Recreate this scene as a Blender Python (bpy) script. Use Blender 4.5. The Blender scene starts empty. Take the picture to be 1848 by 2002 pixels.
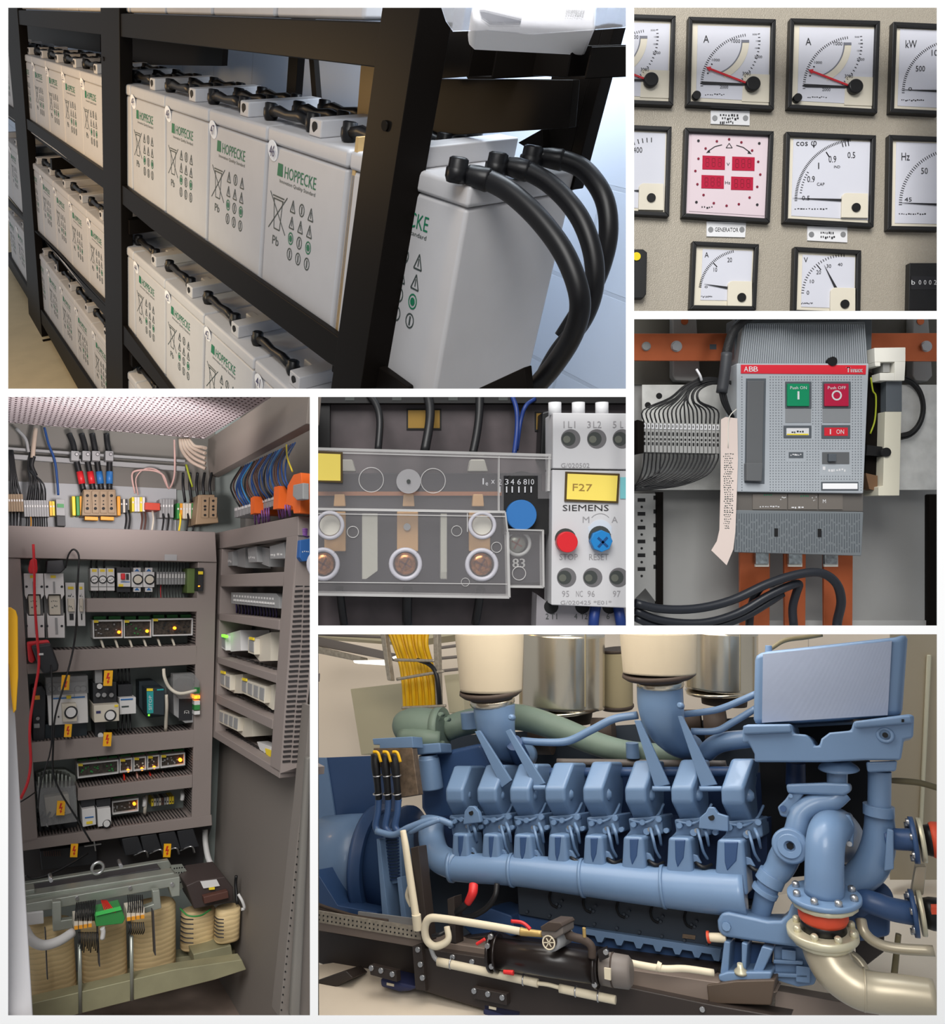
import bpy, bmesh, math, random
from mathutils import Vector, Matrix
PI = math.pi
scene = bpy.context.scene
C = scene.collection
# ---------------------------------------------------------------- camera, light, exposure
F, PX, PY = 1500.0, 780.0, 1001.0          # focal length and principal point, in pixels of the 1848 x 2002 frame
cam = bpy.data.cameras.new('camera')
cam.sensor_fit = 'HORIZONTAL'; cam.sensor_width = 36.0
cam.lens = F / 1848 * 36.0
cam.shift_x = (924 - PX) / 1848
cam.shift_y = 0
cam.clip_start = 0.05; cam.clip_end = 60
cam_o = bpy.data.objects.new('camera', cam); C.objects.link(cam_o)
cam_o.rotation_euler = (PI / 2, 0, 0)
scene.camera = cam_o
world = bpy.data.worlds.new('world'); scene.world = world; world.use_nodes = True
world.node_tree.nodes['Background'].inputs[0].default_value = (0.93, 0.96, 1.0, 1)
world.node_tree.nodes['Background'].inputs[1].default_value = 0.34
vs = scene.view_settings
vs.view_transform = 'Standard'; vs.look = 'None'; vs.gamma = 1; vs.exposure = 0.12
try: vs.use_curve_mapping = False
except Exception: pass

def area(name, loc, target, size, power, col=(1, 1, 1), size_y=None):
    l = bpy.data.lights.new(name, 'AREA'); l.energy = power; l.color = col
    l.size = size
    if size_y: l.shape = 'RECTANGLE'; l.size_y = size_y
    o = bpy.data.objects.new(name, l); C.objects.link(o); o.location = loc
    o.rotation_euler = (Vector(target) - Vector(loc)).to_track_quat('-Z', 'Y').to_euler()
    return o
area('front_fill_softbox', (-0.6, -1.6, 3.0), (0.2, 2.0, -0.1), 2.6, 235, (1.0, 0.985, 0.96))  # unseen soft light added high in front to brighten every opening
area("warm_fill_light", (-6.0, 6.0, 4.0), (-3.6, 7.6, 4.2), 1.5, 100, (1.0, 0.64, 0.28))  # added out of view to tint the far left batteries warm
area("wall_fill_light", (0.7, 3.3, 3.5), (0.3, 5.4, 2.2), 1.6, 150, (0.82, 0.91, 1.0))  # added cool light, brightens the block wall behind the rack
area("floor_fill_light", (-3.3, 4.3, 1.6), (-3.6, 6.4, 0.9), .8, 55, (1.0, 0.86, 0.6))  # added light aimed at the beige floor, no fixture stands there

def spot(name, loc, target, power, col, ang=90, blend=.6):
    l = bpy.data.lights.new(name, 'SPOT'); l.energy = power; l.color = col; l.spot_size = math.radians(ang); l.spot_blend = blend; l.shadow_soft_size = .05
    o = bpy.data.objects.new(name, l); C.objects.link(o); o.location = loc; o.rotation_euler = (Vector(target) - Vector(loc)).to_track_quat('-Z', 'Y').to_euler(); return o
spot('grille_fill_spot', (-.62, 1.66, .02), (-.75, 2.1, .3), 14, (1, .93, .93), 110)  # added spot that brightens the roof grille from below
area('engine_fill_light', (0.45, 2.5, -.12), (0.45, 2.55, -1.5), 1.6, 19, (1.0, .94, .86), .9)  # added hidden light, brightens the engine from above
# ---------------------------------------------------------------- materials
def lin(c): return tuple((v / 255 / 12.92) if v / 255 <= 0.04045 else ((v / 255 + 0.055) / 1.055) ** 2.4 for v in c)
MATS = {}
def mat(name, col=(128, 128, 128), rough=0.5, metal=0.0, noise=0.0, nscale=60, bump=0.0, bscale=200, emit=0.0, trans=0.0, ior=1.45, coat=0.0, alpha=1.0, spec=0.5):
    if name in MATS: return MATS[name]
    m = bpy.data.materials.new(name); m.use_nodes = True
    nt = m.node_tree; b = nt.nodes['Principled BSDF']
    c = lin(col)
    b.inputs['Base Color'].default_value = (*c, 1); b.inputs['Roughness'].default_value = rough
    b.inputs['Metallic'].default_value = metal; b.inputs['IOR'].default_value = ior
    b.inputs['Specular IOR Level'].default_value = spec
    if trans: b.inputs['Transmission Weight'].default_value = trans
    if coat: b.inputs['Coat Weight'].default_value = coat
    if alpha < 1: b.inputs['Alpha'].default_value = alpha
    if emit: b.inputs['Emission Color'].default_value = (*c, 1); b.inputs['Emission Strength'].default_value = emit
    tc = nt.nodes.new('ShaderNodeTexCoord')
    if noise:
        n = nt.nodes.new('ShaderNodeTexNoise'); n.inputs['Scale'].default_value = nscale; n.inputs['Detail'].default_value = 4
        nt.links.new(tc.outputs['Object'], n.inputs['Vector'])
        r = nt.nodes.new('ShaderNodeValToRGB')
        r.color_ramp.elements[0].position = 0.3; r.color_ramp.elements[1].position = 0.7
        r.color_ramp.elements[0].color = (*[v * (1 - noise) for v in c], 1)
        r.color_ramp.elements[1].color = (*[min(1, v * (1 + noise)) for v in c], 1)
        nt.links.new(n.outputs['Fac'], r.inputs['Fac']); nt.links.new(r.outputs['Color'], b.inputs['Base Color'])
    if bump:
        n2 = nt.nodes.new('ShaderNodeTexNoise'); n2.inputs['Scale'].default_value = bscale; n2.inputs['Detail'].default_value = 3
        nt.links.new(tc.outputs['Object'], n2.inputs['Vector'])
        bp = nt.nodes.new('ShaderNodeBump'); bp.inputs['Strength'].default_value = bump; bp.inputs['Distance'].default_value = 0.002
        nt.links.new(n2.outputs['Fac'], bp.inputs['Height']); nt.links.new(bp.outputs['Normal'], b.inputs['Normal'])
    MATS[name] = m
    return m

# ---------------------------------------------------------------- planes that stand in the scene, measured through the lens
def ray(px, py): return Vector(((px - PX) / F, 1.0, -(py - PY) / F))
class Pl:
    """a plane: origin o, normal m pointing away from the viewer, n the direction in which things on it are deep"""
    def __init__(s, o, n, d=None):
        s.o = Vector(o); s.m = Vector(n).normalized(); s.n = s.m if d is None else Vector(d) / Vector(d).dot(s.m)
    def w(s, px, py, h=0.0):
        r = ray(px, py); t = (s.o.dot(s.m) - h) / r.dot(s.m)
        return r * t
def flat(d): return Pl((0, d, 0), (0, 1, 0))
def c2w(v): return Vector((v[0], v[2], -v[1]))
CLIP = [-1e6, -1e6, 1e6, 1e6]
def setclip(x0, y0, x1, y1, m=6): CLIP[:] = [x0 - m, y0 - m, x1 + m, y1 + m]
def clip_poly(P):
    def cut(P, ax, v, keep_less):
        out = []
        for i in range(len(P)):
            a, b = P[i], P[(i + 1) % len(P)]
            ia = (a[ax] <= v) if keep_less else (a[ax] >= v); ib = (b[ax] <= v) if keep_less else (b[ax] >= v)
            if ia: out.append(a)
            if ia != ib:
                t = (v - a[ax]) / (b[ax] - a[ax]); out.append((a[0] + t * (b[0] - a[0]), a[1] + t * (b[1] - a[1])))
        return out
    for ax, v, k in ((0, CLIP[0], False), (1, CLIP[1], False), (0, CLIP[2], True), (1, CLIP[3], True)):
        if not P: return P
        P = cut(P, ax, v, k)
    return P
def inclip(p): return CLIP[0] <= p[0] <= CLIP[2] and CLIP[1] <= p[1] <= CLIP[3]
def smooth(pts, k=6):
    """Catmull-Rom through a list of tuples"""
    pts = [Vector(p) for p in pts]
    if len(pts) < 3: return pts
    P = [2 * pts[0] - pts[1]] + pts + [2 * pts[-1] - pts[-2]]
    out = []
    for i in range(1, len(P) - 2):
        a, b, c, d = P[i - 1:i + 3]
        for j in range(k):
            t = j / k
            out.append(0.5 * ((2 * b) + (c - a) * t + (2 * a - 5 * b + 4 * c - d) * t * t + (3 * b - a - 3 * c + d) * t ** 3))
    out.append(P[-2]); return out

WLOC = {}
class MB:
    def __init__(s): s.v = []; s.f = []; s.sm = []
    def add(s, vs, fs, sm=False):
        o = len(s.v); s.v += [Vector(v) for v in vs]
        s.f += [tuple(i + o for i in f) for f in fs]; s.sm += [sm] * len(fs); return s
    def prism(s, A, B, sm=False):
        n = len(A)
        s.add(list(A) + list(B), [tuple(range(n)), tuple(range(2 * n - 1, n - 1, -1))])
        o = len(s.v) - 2 * n
        for i in range(n):
            j = (i + 1) % n; s.f.append((o + i, o + n + i, o + n + j, o + j)); s.sm.append(sm)
        return s
    def slab(s, pl, P, h1, h0=0.0, clip=True, sm=False):
        if clip: P = clip_poly(P)
        if len(P) < 3: return s
        A = [pl.w(x, y, h1) for x, y in P]
        return s.prism(A, [a + pl.n * (h1 - h0) for a in A], sm)
    def rect(s, pl, x0, y0, x1, y1, h1, h0=0.0): return s.slab(pl, [(x0, y0), (x1, y0), (x1, y1), (x0, y1)], h1, h0)
    def box(s, c, ax, ay, az):
        c, ax, ay, az = map(Vector, (c, ax, ay, az))
        return s.prism([c - ax - ay - az, c + ax - ay - az, c + ax - ay + az, c - ax - ay + az], [c - ax + ay - az, c + ax + ay - az, c + ax + ay + az, c - ax + ay + az])
    def cbox(s, x0, y0, z0, x1, y1, z1):
        return s.prism([(x0, y0, z0), (x1, y0, z0), (x1, y0, z1), (x0, y0, z1)], [(x0, y1, z0), (x1, y1, z0), (x1, y1, z1), (x0, y1, z1)])
    def tube(s, pts, r, n=10, cap=True):
        pts = [Vector(p) for p in pts]; m = len(pts)
        if m < 2: return s
        R = list(r) if isinstance(r, (list, tuple)) else [r] * m
        if len(R) != m: R = [R[0] + (R[-1] - R[0]) * i / (m - 1) for i in range(m)] if len(R) == 2 else [R[min(len(R) - 1, int(i * len(R) / m))] for i in range(m)]
        up = None; V = []
        for i in range(m):
            t = (pts[min(i + 1, m - 1)] - pts[max(i - 1, 0)])
            t = t.normalized() if t.length > 1e-9 else Vector((0, 0, 1))
            if up is None:
                up = t.orthogonal().normalized()
            up = (up - t * up.dot(t)).normalized(); q = t.cross(up)
            for k in range(n):
                a = 2 * PI * k / n; V.append(pts[i] + (up * math.cos(a) + q * math.sin(a)) * R[i])
        Fc = [(i * n + k, i * n + (k + 1) % n, (i + 1) * n + (k + 1) % n, (i + 1) * n + k) for i in range(m - 1) for k in range(n)]
        o = len(s.v); s.add(V, Fc, True)
        if cap:
            s.f.append(tuple(o + k for k in range(n - 1, -1, -1))); s.sm.append(False)
            s.f.append(tuple(o + (m - 1) * n + k for k in range(n))); s.sm.append(False)
        return s
    def cyl(s, a, b, r, n=20): return s.tube([a, b], r, n)
    def lathe(s, o, d, prof, n=28):
        """profile of (distance along d, radius)"""
        o = Vector(o); d = Vector(d).normalized(); u = d.orthogonal().normalized(); q = d.cross(u); V = []
        for h, r in prof:
            for k in range(n):
                a = 2 * PI * k / n; V.append(o + d * h + (u * math.cos(a) + q * math.sin(a)) * max(r, 1e-5))
        m = len(prof)
        Fc = [(i * n + k, i * n + (k + 1) % n, (i + 1) * n + (k + 1) % n, (i + 1) * n + k) for i in range(m - 1) for k in range(n)]
        b = len(s.v); s.add(V, Fc, False)
        for i in range(m - 1):
            soft = abs(prof[i][0] - prof[i + 1][0]) > 1e-7
            for k in range(n): s.sm[len(s.sm) - len(Fc) + i * n + k] = soft
        s.f.append(tuple(b + k for k in range(n - 1, -1, -1))); s.sm.append(False)
        s.f.append(tuple(b + (m - 1) * n + k for k in range(n))); s.sm.append(False)
        return s
    def disc(s, pl, px, py, r, h1, h0=0.0, n=24):
        """round boss on a plane, radius in pixels"""
        if not inclip((px, py)): return s
        c = pl.w(px, py, h1); R = r * c.y / F
        return s.cyl(c, c + pl.n * (h1 - h0), R, n)
    def dome(s, pl, px, py, r, h1, h0=0.0, n=20):
        c = pl.w(px, py, h0); R = r * pl.w(px, py, h1).y / F; H = h1 - h0
        return s.lathe(c, -pl.n, [(0, R), (H * .55, R), (H * .85, R * .75), (H, R * .3)], n)
    def wire(s, pl, P, r, n=8, k=5, clip=True):
        """P = (px, py, h) points on a plane, r in pixels"""
        Q = smooth(P, k)
        if clip:
            runs = []; cur = []
            for q in Q:
                if inclip(q): cur.append(q)
                elif cur: runs.append(cur); cur = []
            if cur: runs.append(cur)
        else: runs = [Q]
        for run in runs:
            W = [pl.w(q[0], q[1], q[2]) for q in run]
            if len(W) > 1: s.tube(W, r * W[0].y / F, n)
        return s
    def torus(s, c, d, R, r, n=24, m=8):
        c = Vector(c); d = Vector(d).normalized(); u = d.orthogonal().normalized(); q = d.cross(u)
        P = [c + (u * math.cos(2 * PI * k / n) + q * math.sin(2 * PI * k / n)) * R for k in range(n + 1)]
        return s.tube(P, r, m, cap=False)
    def build(s, name, m, parent=None, label=None, cat=None, group=None, kind=None, bev=0.0, raw=False, seg=2, sub=0):
        if not s.v: return None
        me = bpy.data.meshes.new(name)
        if raw: L = Vector((0, 0, 0)); base = L
        elif parent is not None: L = WLOC.get(parent.name, Vector((0, 0, 0))); base = L
        else:
            xs = [v.x for v in s.v]; ys = [v.y for v in s.v]; zs = [v.z for v in s.v]
            base = L = Vector(((min(xs) + max(xs)) / 2, (min(ys) + max(ys)) / 2, min(zs)))
        me.from_pydata([v - base for v in s.v], [], s.f)
        bm = bmesh.new(); bm.from_mesh(me)
        bmesh.ops.recalc_face_normals(bm, faces=bm.faces); bm.to_mesh(me); bm.free()
        for p, sm in zip(me.polygons, s.sm): p.use_smooth = sm
        if isinstance(m, str): m = MATS[m]
        me.materials.append(m)
        o = bpy.data.objects.new(name, me); C.objects.link(o)
        if parent is not None: o.parent = parent; WLOC[o.name] = L
        else:
            if not raw: o.location = L
            WLOC[o.name] = L
        if bev:
            b = o.modifiers.new('bevel', 'BEVEL'); b.width = bev; b.segments = seg; b.limit_method = 'ANGLE'; b.angle_limit = 0.7
            for p in me.polygons: p.use_smooth = True
            try:
                w = o.modifiers.new('wn', 'WEIGHTED_NORMAL'); w.keep_sharp = True
            except Exception: pass
        if sub:
            b = o.modifiers.new('sub', 'SUBSURF'); b.levels = sub; b.render_levels = sub
        tag(o, label, cat, group, kind); return o
def tag(o, label=None, cat=None, group=None, kind=None):
    if label: o['label'] = label
    if cat: o['category'] = cat
    if group: o['group'] = group
    if kind: o['kind'] = kind
    return o
def thing(name, label, cat, loc, group=None):
    o = bpy.data.objects.new(name, None); C.objects.link(o); o.location = Vector(loc); o.empty_display_size = 0.02
    WLOC[o.name] = Vector(loc)
    return tag(o, label, cat, group)
# ---------------------------------------------------------------- lettering (built-in font outlines, laid on a plane)
TXT = {}
def glyphs(t):
    if t in TXT: return TXT[t]
    cu = bpy.data.curves.new('t', 'FONT'); cu.body = t; cu.resolution_u = 2; cu.align_x = 'LEFT'
    o = bpy.data.objects.new('t', cu); C.objects.link(o)
    dg = bpy.context.evaluated_depsgraph_get(); me = bpy.data.meshes.new_from_object(o.evaluated_get(dg))
    V = [v.co.copy() for v in me.vertices]; Fc = [tuple(p.vertices) for p in me.polygons]
    bpy.data.objects.remove(o); bpy.data.curves.remove(cu); bpy.data.meshes.remove(me)
    x0 = min(v.x for v in V); x1 = max(v.x for v in V); y0 = min(v.y for v in V); y1 = max(v.y for v in V)
    TXT[t] = ([((v.x - x0) / (x1 - x0), (v.y - y0) / (y1 - y0)) for v in V], Fc); return TXT[t]
def text_on(mb, t, pl, q, h, th=0.0006):
    """t fitted in the pixel quad q = (top left, top right, bottom right, bottom left)"""
    UV, Fc = glyphs(t); V = []
    for u, v in UV:
        a = [q[3][i] * (1 - u) + q[2][i] * u for i in (0, 1)]; b = [q[0][i] * (1 - u) + q[1][i] * u for i in (0, 1)]
        V.append(pl.w(a[0] * (1 - v) + b[0] * v, a[1] * (1 - v) + b[1] * v, h + th))
    if not all(inclip(((p.x / p.y) * F + PX, PY - (p.z / p.y) * F)) for p in V): 
        Fc = [f for f in Fc if all(inclip(((V[i].x / V[i].y) * F + PX, PY - (V[i].z / V[i].y) * F)) for i in f)]
    mb.add(V, Fc)
def tx(mb, t, pl, cx, cy, w, hgt, h, rot=0.0):
    """text centred at (cx, cy), w x hgt pixels, rotated rot radians clockwise"""
    c, s_ = math.cos(rot), math.sin(rot)
    q = [(cx + a * c - b * s_, cy + a * s_ + b * c) for a, b in ((-w / 2, -hgt / 2), (w / 2, -hgt / 2), (w / 2, hgt / 2), (-w / 2, hgt / 2))]
    text_on(mb, t, pl, q, h)
def dashes(mb, pl, x0, y0, x1, y1, h, n, hp=2.0, seed=0, slope=0.0, th=0.0004):
    """a line of print too small to read"""
    rr = random.Random(seed); x = x0
    for i in range(n):
        w = (x1 - x0) / n; a = x0 + i * w; k = rr.uniform(.35, .8)
        y = y0 + (y1 - y0) * rr.random() + slope * (a - x0)
        mb.rect(pl, a, y, a + w * k, y + hp * rr.uniform(.7, 1.3), h + th, h)
def line(mb, pl, a, b, w, h1, h0):
    a = Vector((a[0], a[1])); b = Vector((b[0], b[1])); d = (b - a).normalized(); n = Vector((-d.y, d.x)) * w / 2
    mb.slab(pl, [tuple(a + n), tuple(b + n), tuple(b - n), tuple(a - n)], h1, h0)
def inset(q, l, t, r, b):
    """shrink a quad (tl, tr, br, bl) by pixel margins"""
    TL, TR, BR, BL = [Vector(p) for p in q]
    W = (TR - TL).length; H = (BL - TL).length
    def at(u, v): return (TL * (1 - u) + TR * u) * (1 - v) + (BL * (1 - u) + BR * u) * v
    u0, u1, v0, v1 = l / W, 1 - r / W, t / H, 1 - b / H
    return [tuple(at(u0, v0)), tuple(at(u1, v0)), tuple(at(u1, v1)), tuple(at(u0, v1))]
def arc_pts(cx, cy, r, a0, a1, n): return [(cx + r * math.cos(math.radians(a0 + (a1 - a0) * i / (n - 1))), cy - r * math.sin(math.radians(a0 + (a1 - a0) * i / (n - 1)))) for i in range(n)]
# ---------------------------------------------------------------- the white display wall with its six openings
mat('white_paint', (250, 250, 250), 0.85)
PANES = [(16, 15, 1224, 760), (1240, 15, 1832, 608), (1240, 624, 1832, 1223), (16, 776, 606, 1985), (622, 776, 1224, 1223), (622, 1240, 1832, 1985)]
def build_wall():
    pl = flat(1.5); mb = MB()
    bars = [(-520, -50, 2360, 15), (-520, 15, 16, 2400), (1832, 15, 2360, 2400), (16, 1985, 1832, 2400),
            (1224, 15, 1240, 1240), (1240, 608, 1832, 624), (16, 760, 1224, 776), (606, 776, 622, 1985), (622, 1223, 1224, 1240), (1240, 1223, 1832, 1240)]
    for x0, y0, x1, y1 in bars:
        A = [pl.w(x0, y0), pl.w(x1, y0), pl.w(x1, y1), pl.w(x0, y1)]
        mb.prism(A, [a * 1.014 for a in A])
    mb.build('wall_front', 'white_paint', kind='structure')
build_wall()
# ================================================================ gauge panel (top right)
setclip(*PANES[1])
mat('panel_paint', (164, 156, 142), 0.42, 0.15, noise=0.06, nscale=260, bump=0.55, bscale=420)
mat('bezel_black', (24, 24, 25), 0.42)
mat('cream_plastic', (212, 205, 188), 0.5)
mat('dial_white', (200, 201, 210), 0.55)
mat('ink_black', (30, 30, 34), 0.6)
mat('pointer_red', (200, 36, 48), 0.45)
mat('display_red', (168, 14, 52), 0.35)
mat('knob_black', (18, 18, 19), 0.35)
mat('dial_pink', (206, 190, 196), 0.5)
mat('plate_white', (218, 218, 220), 0.45)
mat('steel', (190, 190, 190), 0.3, 0.9)
mat('grey_scale', (110, 112, 122), 0.5)
mat('lamp_yellow', (232, 208, 30), 0.35)
GP = flat(1.66)
MB().rect(GP, 1234, 9, 1838, 614, 0, -0.01).build('wall_gauges', 'panel_paint', kind='structure')
def ticks(mb, cx, cy, r0, r1, a0, a1, n, h, w=1.2, major=0):
    for i in range(n):
        a = math.radians(a0 + (a1 - a0) * i / (n - 1)); rr = r1 + (4 if major and i % major == 0 else 0)
        line(mb, GP, (cx + r0 * math.cos(a), cy - r0 * math.sin(a)), (cx + rr * math.cos(a), cy - rr * math.sin(a)), w, h + .0005, h)
def gauge(q, name, label, kind):
    c = GP.w((q[0][0] + q[2][0]) / 2, (q[2][1] + q[3][1]) / 2)
    if c.x > GP.w(1838, 0).x: c.x = GP.w(1790, 0).x
    if c.x < GP.w(1240, 0).x: c.x = GP.w(1275, 0).x
    t = thing(name, label, 'gauge', c, 'panel gauges')
    H = 0.014
    bez = MB(); o = q; i_ = inset(q, 8, 8, 8, 8)
    for k in range(4):
        j = (k + 1) % 4; bez.slab(GP, [o[k], o[j], i_[j], i_[k]], H, 0)
    bez.build('bezel', 'bezel_black', t, bev=0.0012)
    MB().slab(GP, inset(q, 7, 7, 7, 7), H * .45, 0).build('inner_frame', 'dial_pink' if kind == 'sync' else 'cream_plastic', t)
    return t, H
def dial(t, q, m='dial_white', ins=(18, 17, 12, 15)):
    d = MB().slab(GP, inset(q, *ins), .0072, .0055).build('dial', m, t); return d
S = .0073
# --- ammeters with maximum pointer
for q, kx, ky, sx, sy, lab, nb in [
    ([(1150, 24), (1322, 30), (1317, 206), (1143, 199)], 1272, 158, None, None, 'cut off ammeter at the left edge of the top gauge row', 0),
    ([(1347, 32), (1518, 37), (1514, 214), (1343, 205)], 1471, 166, 1363, 185, 'ammeter with red pointer standing right above a nameplate', 1),
    ([(1546, 35), (1722, 40), (1716, 221), (1541, 211)], 1671, 171, 1561, 190, 'ammeter with red pointer next to the kW meter', 2)]:
    t, H = gauge(q, 'ammeter', lab, 'a'); d = dial(t, q)
    m = MB(); ticks(m, kx, ky, 96, 101, 181, 98, 34, S); ticks(m, kx - 86, ky - 86, 98, 102, -52, 8, 16, S)
    ticks(m, kx - 5, ky + 2, 84, 87, 150, 176, 3, S, 2.2)
    m.build('scale', 'ink_black', d)
    m = MB(); tx(m, 'A', GP, kx - 90, ky - 90, 11, 14, S)
    tx(m, '1000', GP, kx - 32, ky - 86, 17, 7, S, .03); tx(m, '3000', GP, kx - 11, ky - 22, 16, 7, S, .03)
    tx(m, '2000', GP, kx - 55, ky + 4, 16, 6, S, .03); tx(m, '1000', GP, kx - 71, ky - 49, 15, 5, S, .03)
    for k, (a, b) in enumerate([(5, -99), (12, -86), (10, -72), (12, -55)]): tx(m, ('500', '1000', '1500', '2000')[k], GP, kx + a, ky + b, 9 if k < 3 else 15, 3 if k < 3 else 5, S)
    dashes(m, GP, kx - 92, ky + 17, kx - 52, ky + 19, S, 9, 1.6, nb); m.build('lettering', 'ink_black', d)
    cx, cy = kx - 86, ky - 86
    P = arc_pts(cx, cy, 80, 0, -66, 14) + arc_pts(cx, cy, 66, -66, 0, 14)
    MB().slab(GP, P, S + .0004, S).build('slot', 'cream_plastic', d)
    m = MB()
    for a, b in zip(arc_pts(cx, cy, 66, 2, -68, 14)[:-1], arc_pts(cx, cy, 66, 2, -68, 14)[1:]): line(m, GP, a, b, 2.2, S + .0008, S)
    m.rect(GP, cx + 66, cy - 2, cx + 80, cy + 3, S + .001, S); m.build('slot_edge', 'grey_scale', d)
    m = MB(); line(m, GP, (kx - 88, ky - 34), (kx - 13, ky - 5), 3.6, .0105, .0095)
    m.slab(GP, [(kx - 90, ky - 35), (kx - 80, ky - 36), (kx - 83, ky - 27)], .0107, .0095); m.build('maximum_pointer', 'pointer_red', t)
    m = MB(); m.slab(GP, [(kx - 102, ky - 4), (kx - 95, ky - 7), (kx - 12, ky - 3), (kx - 12, ky + 1), (kx - 95, ky - 1)], .009, .0082); m.build('pointer', 'ink_black', t)
    MB().slab(GP, [(kx - 17, ky - 22), (q[1][0] - 12, ky - 20), (q[2][0] - 9, q[2][1] - 14), (kx - 20, q[2][1] - 16)], .0078, .006).build('movement_cover', 'cream_plastic', t)
    m = MB(); c = GP.w(kx, ky, .012); R = 14 * c.y / F
    m.lathe(c, -GP.n, [(-.006, R * .9), (0, R), (.006, R), (.008, R * .86)], 26); m.build('setting_knob', 'knob_black', t)
    if sx: m = MB(); m.disc(GP, sx, sy, 8, .016, .006, 14); m.build('reset_screw', 'knob_black', t)
# --- plain meters
def meter(q, name, label, blk, knob, kr, ptr, sc, texts, small=0, ins=(14, 14, 12, 13)):
    t, H = gauge(q, name, label, 'm'); d = dial(t, q, ins=ins)
    m = MB()
    for a in sc: ticks(m, *a)
    m.build('scale', 'ink_black', d)
    m = MB()
    for a in texts:
        if inclip((a[1] + a[3] * .5, a[2])) or a[1] < 1838: tx(m, a[0], GP, a[1], a[2], a[3], a[4], S)
    if small: dashes(m, GP, *small, S, 12, 2, len(texts))
    m.build('lettering', 'ink_black', d)
    m = MB()
    for a, b in ptr: m.slab(GP, [(a[0], a[1]), (b[0], b[1] - 2.3), (b[0], b[1] + 2.3)] if abs(a[0] - b[0]) > abs(a[1] - b[1]) else [a, (b[0] + 2.6, b[1]), (b[0] - 2.6, b[1])], .0092, .0084)
    m.build('pointer', 'ink_black', t)
    if blk:
        x0, y0, x1, y1 = blk
        P = arc_pts(x0 + 9, y0 + 9, 9, 180, 90, 6) + [(x1, y0 + 1), (x1, y1), (x0 - 1, y1 - 1)]
        MB().slab(GP, P, .0118, .006).build('movement_cover', 'cream_plastic', t, bev=.0008)
        m = MB(); m.disc(GP, knob[0], knob[1], kr, .0145, .0118, 18); m.build('zero_screw', 'knob_black', t)
meter([(1747, 42), (1925, 50), (1918, 228), (1741, 219)], 'power_meter', 'kW power meter cut off by the right edge of the top row', None, None, 0,
      [((1762, 175), (1842, 178))], [(1868, 181, 99, 104, 180, 95, 38, S)], [('kW', 1782, 86, 22, 15), ('500', 1800, 134, 18, 11), ('10', 1828, 103, 12, 12), ('0', 1780, 174, 7, 7)], (1763, 194, 1808, 196))
meter([(1140, 240), (1314, 247), (1309, 423), (1134, 414)], 'voltmeter', 'cut off meter marked 400 at the left edge of the middle row', (1250, 358, 1298, 411), (1274, 386), 8.5,
      [((1236, 372), (1252, 373))], [(1274, 386, 108, 117, 112, 90, 6, S, 1.6)], [('400', 1247, 293, 18, 11)])
meter([(1538, 257), (1714, 264), (1709, 444), (1533, 434)], 'power_factor_meter', 'cos phi meter right of the red digital gauge', (1647, 377, 1698, 426), (1675, 405), 8.5,
      [((1550, 387), (1648, 391))], [(1675, 392, 116, 121, 180, 96, 54, S), (1675, 392, 108, 112, 172, 150, 9, S), (1675, 392, 100, 112, 122, 122, 2, S, 1.8), (1675, 392, 108, 120, 98, 104, 3, S, 1.6)],
      [('cos \u03c6', 1577, 282, 40, 13), ('0.5', 1665, 303, 15, 12), ('0.9', 1628, 311, 15, 13), ('IND', 1637, 326, 12, 5), ('1', 1601, 324, 2, 12), ('0.9', 1586, 350, 15, 12), ('CAP', 1605, 360, 15, 6), ('0.5', 1576, 387, 15, 9)], (1554, 407, 1620, 408))
meter([(1739, 263), (1915, 270), (1910, 452), (1736, 449)], 'frequency_meter', 'Hz frequency meter cut off by the right edge of the middle row', None, None, 0,
      [((1758, 396), (1842, 400))], [(1868, 400, 104, 110, 180, 108, 30, S)], [('Hz', 1771, 306, 16, 15), ('50', 1808, 334, 13, 12), ('45', 1776, 390, 14, 8)], (1758, 416, 1812, 418))
meter([(1355, 471), (1485, 477), (1479, 606), (1349, 604)], 'small_ammeter', 'small ammeter marked 10 and 20 in the bottom row, pointer lying flat', (1424, 549, 1471, 602), (1451, 581), 8.5,
      [((1377, 555), (1426, 563))], [(1451, 572, 80, 85, 172, 102, 30, S), (1451, 572, 70, 80, 134, 134, 2, S, 1.6)], [('A', 1382, 498, 8, 10), ('20', 1427, 508, 9, 9), ('10', 1399, 527, 7, 8), ('0', 1381, 561, 6, 4)], (1371, 578, 1393, 580), ins=(20, 15, 13, 18))
meter([(1554, 482), (1685, 489), (1683, 618), (1550, 613)], 'small_voltmeter', 'small voltmeter in the bottom row, pointer standing near 30', (1625, 562, 1673, 616), (1653, 594), 8.5,
      [((1612, 518), (1635, 563))], [(1648, 578, 76, 81, 176, 88, 24, S), (1648, 578, 66, 78, 130, 130, 2, S, 1.6)], [('V', 1576, 508, 8, 10), ('0', 1580, 572, 5, 8), ('10', 1588, 550, 8, 7), ('20', 1601, 532, 9, 8), ('30', 1621, 520, 9, 7), ('40', 1643, 517, 9, 6)], (1567, 591, 1590, 593), ins=(16, 15, 13, 14))
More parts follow.
